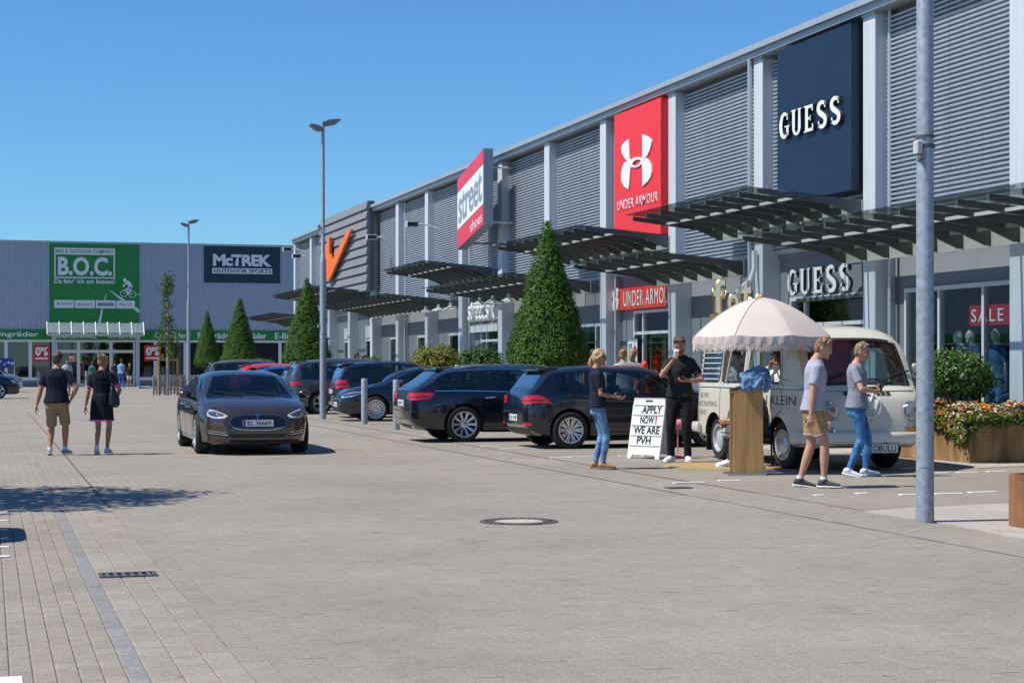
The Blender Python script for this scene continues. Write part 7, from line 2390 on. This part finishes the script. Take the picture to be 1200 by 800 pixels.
# 8 heads behind the parked cars
def behind(px, pyh, X, H, label, topc, hairm, hairst='short', yaw=0.0, skin=SKIN1, pose=None):
    a = (px - 600) / FOC
    Y = X * (CS - a * SN) / (SN + a * CS)
    d = X * SN + Y * CS
    Hh = HC + (YH - pyh) / FOC * d
    return person(label, (X, Y, .012), yaw, max(1.2, Hh), pose or {}, dict(top=('tee', cloth('b' + str(px), topc, .1)), bottom=('wide', DENIM), shoes=(WSHOE, RUBBERW), hair=(hairst, hairm)), det=.6, skin=skin)
GING = HAIRM('reddish', (0.36, 0.16, 0.07)); BLND = HAIRM('pale blonde', (0.62, 0.45, 0.2)); DKB = HAIRM('dark', (0.05, 0.028, 0.02))
behind(541, 414.5, 12.9, 1.7, 'reddish haired man whose head shows above the roof of the dark estate', (0.6, .62, .66), GING, yaw=heading(.3, -1))
behind(559.5, 416.5, 13.0, 1.7, 'blonde head above the dark estate roof next to the reddish haired man', (0.5, .4, .4), BLND, 'tail', yaw=heading(.2, 1))
behind(417, 412.5, 13.2, 1.7, 'dark haired passer by, left of two heads above the grey people carrier', (0.1, .03, .03), DKB, yaw=heading(1, 0))
behind(426, 415.5, 13.2, 1.6, 'dark haired passer by, right of two heads above the grey car', (0.25, .02, .02), DKB, yaw=heading(1, 0))
behind(730, 409.5, 13.6, 1.7, 'woman in grey top with auburn hair tied up, near the red shop entrance', (0.35, 0.36, 0.38), HAIRM('auburn', (0.36, 0.16, 0.05)), 'bun', yaw=heading(.1, 1))
behind(741, 408.5, 13.9, 1.72, 'long haired shopper standing close right of the woman in grey', (0.30, 0.30, 0.33), HAIRM('ash', (0.30, 0.22, 0.14)), 'tail', yaw=heading(.3, 1))
behind(695, 409, 15.0, 1.7, 'shopper in dark red top seen behind the blonde woman', (0.25, 0.02, 0.025), DKB, yaw=heading(.2, 1))
behind(755, 423.5, 13.4, 1.2, 'child in a bright red cap behind the dark hatchback', (0.5, .03, .03), mat('red cap', (0.70, .05, .03), .7), yaw=heading(.3, 1))
# 9 seated man half hidden by the counter, photographer in the van
manS, jS = person('seated man in dark clothes mostly hidden behind the wooden counter', (at(884, 547)[0], at(884, 547)[1], .006), heading(-1, -.15), 1.78,
    dict(hip=(-.18, 0, .47), footL=(.42, .16, .09), footR=(.33, -.18, .09), kneeL=(.4, .25, 1), kneeR=(.3, -.2, 1), lean=(.16, 0), tor=.48, handL=(.42, .10, .68), handR=(.38, -.14, .62), elbL=(-.5, 1, -.3), elbR=(-.5, -1, -.3), head=(0, 25)),
    dict(top=('tee', cloth('slate shirt', (0.04, 0.045, 0.055), .2)), bottom=('slim', cloth('dark grey', (0.035, 0.038, 0.042), .2)), shoes=(WSHOE, RUBBERW), hair=('short', DKB)))
st = thing('stool', 'small dark stool under the seated man behind the counter', 'stool', world_of(manS, (-.18, 0, 0)), manS.rotation_euler.z)
MB().bbox(-.16, .16, -.17, .17, .34, .375, .01).obj('seat', BLACKTRIM, st)
for dx in (-.13, .13):
    for dy in (-.13, .13): MB().cyl((dx * .8, dy * .8, .34), (dx, dy, 0), .014, n=8).obj('leg', BLACKTRIM, st)
vp = bus.matrix_basis @ Vector((.50, -.56, 0))
manP, jP = person('photographer in white shirt and sunglasses sitting inside the camper van', (vp.x, vp.y, .36), heading(-.75, -1), 1.72,
    dict(hip=(0, 0, .55), footL=(.42, .1, .12), footR=(.42, -.1, .12), kneeL=(.3, .1, 1), kneeR=(.3, -.1, 1), handL=(.20, .10, 1.12), handR=(.18, -.08, 1.14), elbL=(0, .6, -1), elbR=(0, -.6, -1), lean=(.02, 0), head=(0, 4), curlL=.7, curlR=.7),
    dict(top=('long', WHITEC), bottom=('slim', BLACKT), shoes=(BLACKT, BLACKT), hair=('short', DKB), glasses=True), skin=SKIN2)
# ================================================================ COUNTER, PARASOL, SIGN, SMALL THINGS
OAK = mat('oak veneer', (0.42, 0.225, 0.075), .5, var=.22, vscale=3.2, col2=(0.50, 0.285, 0.105), stretch=(6, 6, .5))
lx, ly, _ = at(876, 557)
LY = math.atan2(-ly, -lx) + PI / 2 + R(9)      # local -y faces the camera
lec = thing('wooden_counter', 'upright oak counter with slanted top in front of the camper van', 'counter', (lx, ly, 0.006), LY)
fnl = lambda u, v, d: (u, d, v)
MB().prism([(-.185, .03), (.17, .03), (.17, 1.20), (-.185, 1.10)], fnl, -.018, .018).obj('side_panel', OAK, lec)
MB().prism([(-.185, .03), (.17, .03), (.17, 1.20), (-.185, 1.10)], fnl, .34, .376).obj('side_panel', OAK, lec)
MB().box(.172, .205, -.02, .378, .03, 1.215).obj('front_panel', OAK, lec)
MB().prism([(-.20, 1.098), (.17, 1.203), (.17, 1.223), (-.20, 1.118)], fnl, -.02, .378).obj('top', OAK, lec)
STL = mat('brushed steel', (.42, .43, .45), .35, .8)
m_ = MB(); m_.box(-.27, .24, -.05, -.0, 0, .028); m_.box(.207, .24, -.10, .40, .0, .03); m_.box(-.27, .24, .36, .40, 0, .028); m_.obj('foot', STL, lec)
m_ = MB(); m_.box(.206, .222, .02, .05, .03, .32); m_.obj('foot_bracket', STL, lec)
def lw(u, v, d): return lec.matrix_basis @ V((u, v, d))
o = tag(MB().bbox(-.085, .085, -.12, .12, -.02, .02, .008).obj('black_tray', mat('tray black', (.03, .03, .034), .5)), 'flat black case lying on the low end of the oak counter', 'case')
o.location = lw(-.13, .10, 1.155); o.rotation_euler = (0, R(-15), LY)
# denim jacket thrown over the counter
rnd = random.Random(8)
mb = MB()
for k in range(7):      # overlapping folds of cloth over the edge
    u = -.04 + k * .045
    z0 = 1.245 + .27 * (u + .05)
    mb.tube([(u + .02, .30, z0 - .06), (u + .015, .2, z0 + .03 + rnd.uniform(0, .05)), (u, .06, z0 + .03 + rnd.uniform(0, .07)), (u - .005, -.03, z0 + rnd.uniform(0, .03)), (u - .01, -.055, z0 - .10), (u + rnd.uniform(-.02, .02), -.05, z0 - .13 - rnd.uniform(0, .07))], [.03, .045, .05, .045, .032, .014], 10, ell=(.9, 1.0))
mb.tube([(-.05, .12, 1.25), (.06, .10, 1.36), (.16, .08, 1.42), (.25, .06, 1.36), (.275, .04, 1.22), (.26, .03, 1.10)], [.04, .05, .055, .055, .045, .03], 12)
mb.tube([(.02, .02, 1.30), (.10, -.03, 1.38), (.20, .0, 1.38)], [.03, .045, .03], 10)
me_ = remesh(mb, .011, 2)
bm = bmesh.new(); bm.from_mesh(me_); bm.normal_update()
for v in bm.verts:
    p = v.co
    v.co = p + v.normal * (.02 - .055 * abs(noise.noise(V((p.x * 11 + 3, p.y * 9, p.z * 6)))) - .03 * abs(noise.noise(V((p.x * 26, p.y * 22, p.z * 13 + 5)))))
bm.to_mesh(me_); bm.free()
me_.materials.append(cloth('jacket denim', (0.06, 0.15, 0.29), .5, 7, (0.17, 0.30, 0.46)))
jk = tag(link('denim_jacket', me_, None, lec.location.copy(), LY), 'crumpled blue denim jacket thrown over the high end of the oak counter', 'jacket')
m_ = MB(); m_.quad((.08, -.062, 1.28), (.14, -.06, 1.31), (.13, -.064, 1.345), (.07, -.066, 1.30)); m_.obj('label_patch', WHITEC, jk)
# parasol
ux, uy, _ = at(892, 553)
PINK = mat('parasol canvas', (0.56, 0.485, 0.445), .85, var=.05, vscale=5, bump=.15, bscale=60)
um = thing('parasol', 'pale pink fringed parasol on a wooden pole over the oak counter', 'parasol', (ux, uy, 0.006))
def par_surf(a, r, zoff=0):
    g = (a / (2 * PI) * 8) % 1
    sag = 1 - .045 * math.sin(PI * g) * r
    rr = .98 * r * sag
    z = 1.865 + (.525) * (1 - r ** 1.75) - .02 * math.sin(PI * g) * r
    return (rr * math.cos(a), rr * math.sin(a), z + zoff)
mb = MB(); nA, nR = 96, 12
vs = [par_surf(2 * PI * i / nA, max(.012, j / nR)) for j in range(nR + 1) for i in range(nA)]
mb.add(vs, [(j * nA + i, (j + 1) * nA + i, (j + 1) * nA + (i + 1) % nA, j * nA + (i + 1) % nA) for j in range(nR) for i in range(nA)])
cn = mb.obj('canopy', PINK, um, smooth=60, fix=False)
for k in range(8):
    a = 2 * PI * k / 8
    sm = MB(); sm.tube([par_surf(a, q / 10, .004) for q in range(0, 11)], .006, 6); sm.obj('seam', mat('seam grey pink', (0.50, .42, .41), .85), cn, smooth=True)
    rb = MB(); rb.tube([par_surf(a, .05, -.012), par_surf(a, .5, -.012), par_surf(a, .98, -.012)], .008, 6); rb.tube([(0, 0, 1.92), par_surf(a, .55, -.015)], .007, 6); rb.obj('rib', OAK, um, smooth=True)
# valance: scalloped band, then the fringe
mb = MB(); vs = []
for i in range(nA * 2):
    a = 2 * PI * i / (nA * 2)
    x, y, z = par_surf(a, 1.0)
    rip = 1 + .012 * math.sin(a * 40)
    sc = .095 + .022 * abs(math.sin(a * 24))
    vs += [(x, y, z), (x * rip, y * rip, z - sc * .5), (x * rip * .995, y * rip * .995, z - sc)]
n = nA * 2
mb.add(vs, [(3 * i + j, 3 * ((i + 1) % n) + j, 3 * ((i + 1) % n) + j + 1, 3 * i + j + 1) for i in range(n) for j in range(2)])
mb.obj('valance', PINK, um, smooth=60, fix=False)
mb = MB(); rnd = random.Random(2)
for i in range(620):
    a = 2 * PI * i / 620 + rnd.uniform(-.003, .003)
    x, y, z = par_surf(a, 1.0)
    z -= .085 + .022 * abs(math.sin(a * 24)); dx, dy = -math.sin(a) * .0035, math.cos(a) * .0035
    L_ = rnd.uniform(.075, .105); ww = rnd.uniform(-.008, .008)
    mb.add([(x - dx, y - dy, z), (x + dx, y + dy, z), (x + dx + ww, y + dy, z - L_), (x - dx + ww, y - dy, z - L_)], [(0, 1, 2, 3)])
tag(mb.obj('fringe', mat('fringe', (0.60, 0.53, 0.49), .9, var=.15, vscale=30), um, fix=False), kind='stuff')
MB().cyl((0, 0, 0), (0, 0, 2.40), .021, n=14).obj('pole', mat('pole wood', (0.40, 0.20, 0.075), .5, var=.15, stretch=(5, 5, .4)), um, smooth=30)
MB().lathe([(.025, 2.385), (.03, 2.41), (.012, 2.44), (.001, 2.45)], 14).obj('finial', OAK, um, smooth=True)
MB().lathe([(.22, 0), (.22, .03), (.06, .05), (.03, .10), (.001, .10)], 24).obj('base', STL, um, smooth=30)
# round rug
rx, ry, _ = at(850, 546.5)
rg_ = tag(MB().lathe([(.001, .012), (.90, .012), (.92, .006), (.92, .002)], 48).obj('round_rug', mat('woven jute', (0.40, 0.27, 0.12), .95, var=.2, vscale=30, bump=.5, bscale=120)), 'round tan jute rug under the feet of the man in black', 'rug')
rg_.location = (rx, ry, 0.0045)
# folding letter board
sx, sy, _ = at(762, 537)
view = math.atan2(-sy, -sx)
SB_rz = view + PI / 2 + R(-36)
af = thing('folding_sign', 'white folding pavement sign with black letters APPLY NOW! WE ARE PVH', 'sign', (sx, sy, 0.006), SB_rz)
LEAN = .19
WPL = mat('white plastic', (0.76, 0.77, 0.78), .45, var=.03)
def on_board(u, v, d, back=False):
    y = -.20 + LEAN * v / .95 - d
    return (u, -y + .0 if back else y, v)
for back in (False, True):
    fb_ = lambda u, v, d: on_board(u, v, d, back)
    mb = MB(); W2, H2 = .31, .95
    mb.prism([(-W2, .06), (W2, .06), (W2, H2 - .13), (-W2, H2 - .13)], fb_, -.03, 0)
    mb.prism([(-W2, H2 - .13), (W2, H2 - .13), (W2 - .015, H2), (-W2 + .015, H2)], fb_, -.03, 0)
    mb.prism([(-W2, 0), (-W2 + .07, 0), (-W2 + .10, .06), (-W2, .06)], fb_, -.03, 0); mb.prism([(W2 - .07, 0), (W2, 0), (W2, .06), (W2 - .10, .06)], fb_, -.03, 0)
    pn = mb.obj('panel', WPL, af)
    mb = MB(); mb.prism(rrect(-.07, .07, H2 - .062, H2 - .035, .012), fb_, .001, .003); mb.obj('grip_hole', BLACKTRIM, pn)
    if not back:
        for z in (.205, .365, .525, .685, .84):
            mb = MB(); mb.prism([(-W2 + .02, z - .006), (W2 - .02, z - .006), (W2 - .02, z + .006), (-W2 + .02, z + .006)], fb_, .001, .012)
            mb.obj('letter_rail', mat('rail plastic', (.6, .61, .62), .4), pn)
        for txt, z, u0, wd, m in (('APPLY', .765, .07, .38, INKB), ('NOW', .605, .0, .27, INKB), ('!', .605, .17, .035, RED), ('WE ARE', .445, .01, .50, INKB), ('PVH', .285, -.02, .27, INKB)):
            me_ = text_mesh(txt, wd, .122, 0, .03)
            for v in me_.vertices: v.co = on_board(u0 + v.co.x, z + v.co.y, .003)
            me_.materials.append(m); link('lettering', me_, pn)
# pink flamingo ornament
fx, fy, _ = at(799, 537)
fm = thing('flamingo_ornament', 'pink flamingo garden ornament on one leg behind the man in black', 'ornament', (fx + .06, fy + .35, .006), heading(-1, -.2))
PKM = mat('flamingo pink', (0.78, 0.20, 0.30), .5)
mb = MB(); mb.ball((-.02, 0, .52), (.15, .075, .085), 16, 10); mb.tube([(-.12, 0, .53), (-.22, 0, .48)], [.05, .012], 8)
mb.tube([(.09, 0, .54), (.17, 0, .60), (.15, 0, .70), (.11, 0, .76), (.14, 0, .82), (.19, 0, .80)], [.035, .026, .022, .020, .026, .020], 10)
me_ = remesh(mb, .01, 2); me_.materials.append(PKM); link('body', me_, fm)
MB().tube([(.19, 0, .80), (.225, 0, .775), (.225, 0, .75)], [.016, .012, .003], 8).obj('beak', BLACKTRIM, fm, smooth=True)
MB().cyl((-.01, 0, .46), (-.01, 0, .03), .011, n=8).obj('leg', PKM, fm, smooth=True)
MB().lathe([(.14, 0), (.14, .02), (.04, .035), (.001, .035)], 20).obj('base', PKM, fm, smooth=30)
# mannequins in the shop window
MSK = mat('mannequin white', (0.70, 0.72, 0.68), .4)
for i, (px, X, dy, lab, c) in enumerate(((1126, 16.5, 0, 'left white headed mannequin behind the round bush', (0.08, 0.16, 0.33)), (1140, 16.52, 0, 'middle white headed mannequin under the letter S of the sale banner', (0.07, 0.14, 0.30)), (1169, 16.5, 0, 'right white mannequin in blue top and jeans under the letters LE', (0.06, 0.20, 0.40)))):
    a = (px - 600) / FOC
    Y = X * (CS - a * SN) / (SN + a * CS)
    o, _ = person(lab, (X, Y, .32), R(180) + R(12 * (i - 1)), 1.80, dict(handR=(.12, -.24, .84), footL=(0, .09, .09)), dict(top=('tee', cloth('mq%d' % i, c, .3)), bottom=('slim', DENIM2)), 'mannequins in the shop window', MSK, .7, cat='mannequin')
    o.name = 'mannequin'
# goods and racks in the right-hand windows
rnd = random.Random(12)
GLOWB = mat('warm glow brown', (0.34, 0.17, 0.065), .6, var=.3, vscale=3)
GOODS = [mat('goods %d' % k, c, .85, var=.3, vscale=9) for k, c in enumerate(((.10, .14, .24), (.30, .06, .05), (.38, .36, .33), (.05, .05, .055), (.22, .18, .12)))]
def rack(X, Y, ln, label, seed):
    rr = random.Random(seed)
    t = thing('clothes_rack', label, 'clothes rack', (X, Y, .03), 0, 'clothes racks in the shops')
    fr = MB(); fr.cyl((0, -ln / 2, 0), (0, -ln / 2, 1.45), .015, n=8); fr.cyl((0, ln / 2, 0), (0, ln / 2, 1.45), .015, n=8); fr.cyl((0, -ln / 2, 1.45), (0, ln / 2, 1.45), .015, n=8)
    fr.obj('frame', STL, t)
    k = -ln / 2 + .08
    while k < ln / 2 - .06:
        h = rr.uniform(.55, .95)
        g_ = MB(); g_.prism([(-.05, 1.44), (.05, 1.44), (.22, 1.36), (.20, 1.40 - h), (-.20, 1.40 - h), (-.22, 1.36)], lambda u, v, d: (u, d, v), k, k + .05)
        g_.obj('garment', GOODS[rr.randrange(5)], t)
        k += rr.uniform(.09, .16)
for i, (X, Y, ln, lab) in enumerate(((18.2, 27.3, 2.0, 'clothes rack behind the mannequins'), (17.6, 37.2, 1.8, 'clothes rack in the window left of the GUESS entrance'), (17.8, 31.0, 1.2, 'clothes rack inside the GUESS entrance'), (17.7, 47.0, 1.8, 'clothes rack in the window behind the biggest cone tree'))):
    rack(X, Y, ln, lab, i)
ds = thing('warm_light_wall', 'added orange brown wall standing in for warm shop light inside the GUESS entrance', 'display', (17.3, 33.2, .03))  # added wall, its orange brown imitates the warm lit interior
MB().bbox(-.1, .1, -1.5, 1.2, 0, 2.75, .02).obj('panel', GLOWB, ds)
for z in (.7, 1.25, 1.8, 2.3): MB().box(-.4, -.102, -1.4, 1.1, z, z + .04).obj('shelf', GLOWB, ds)
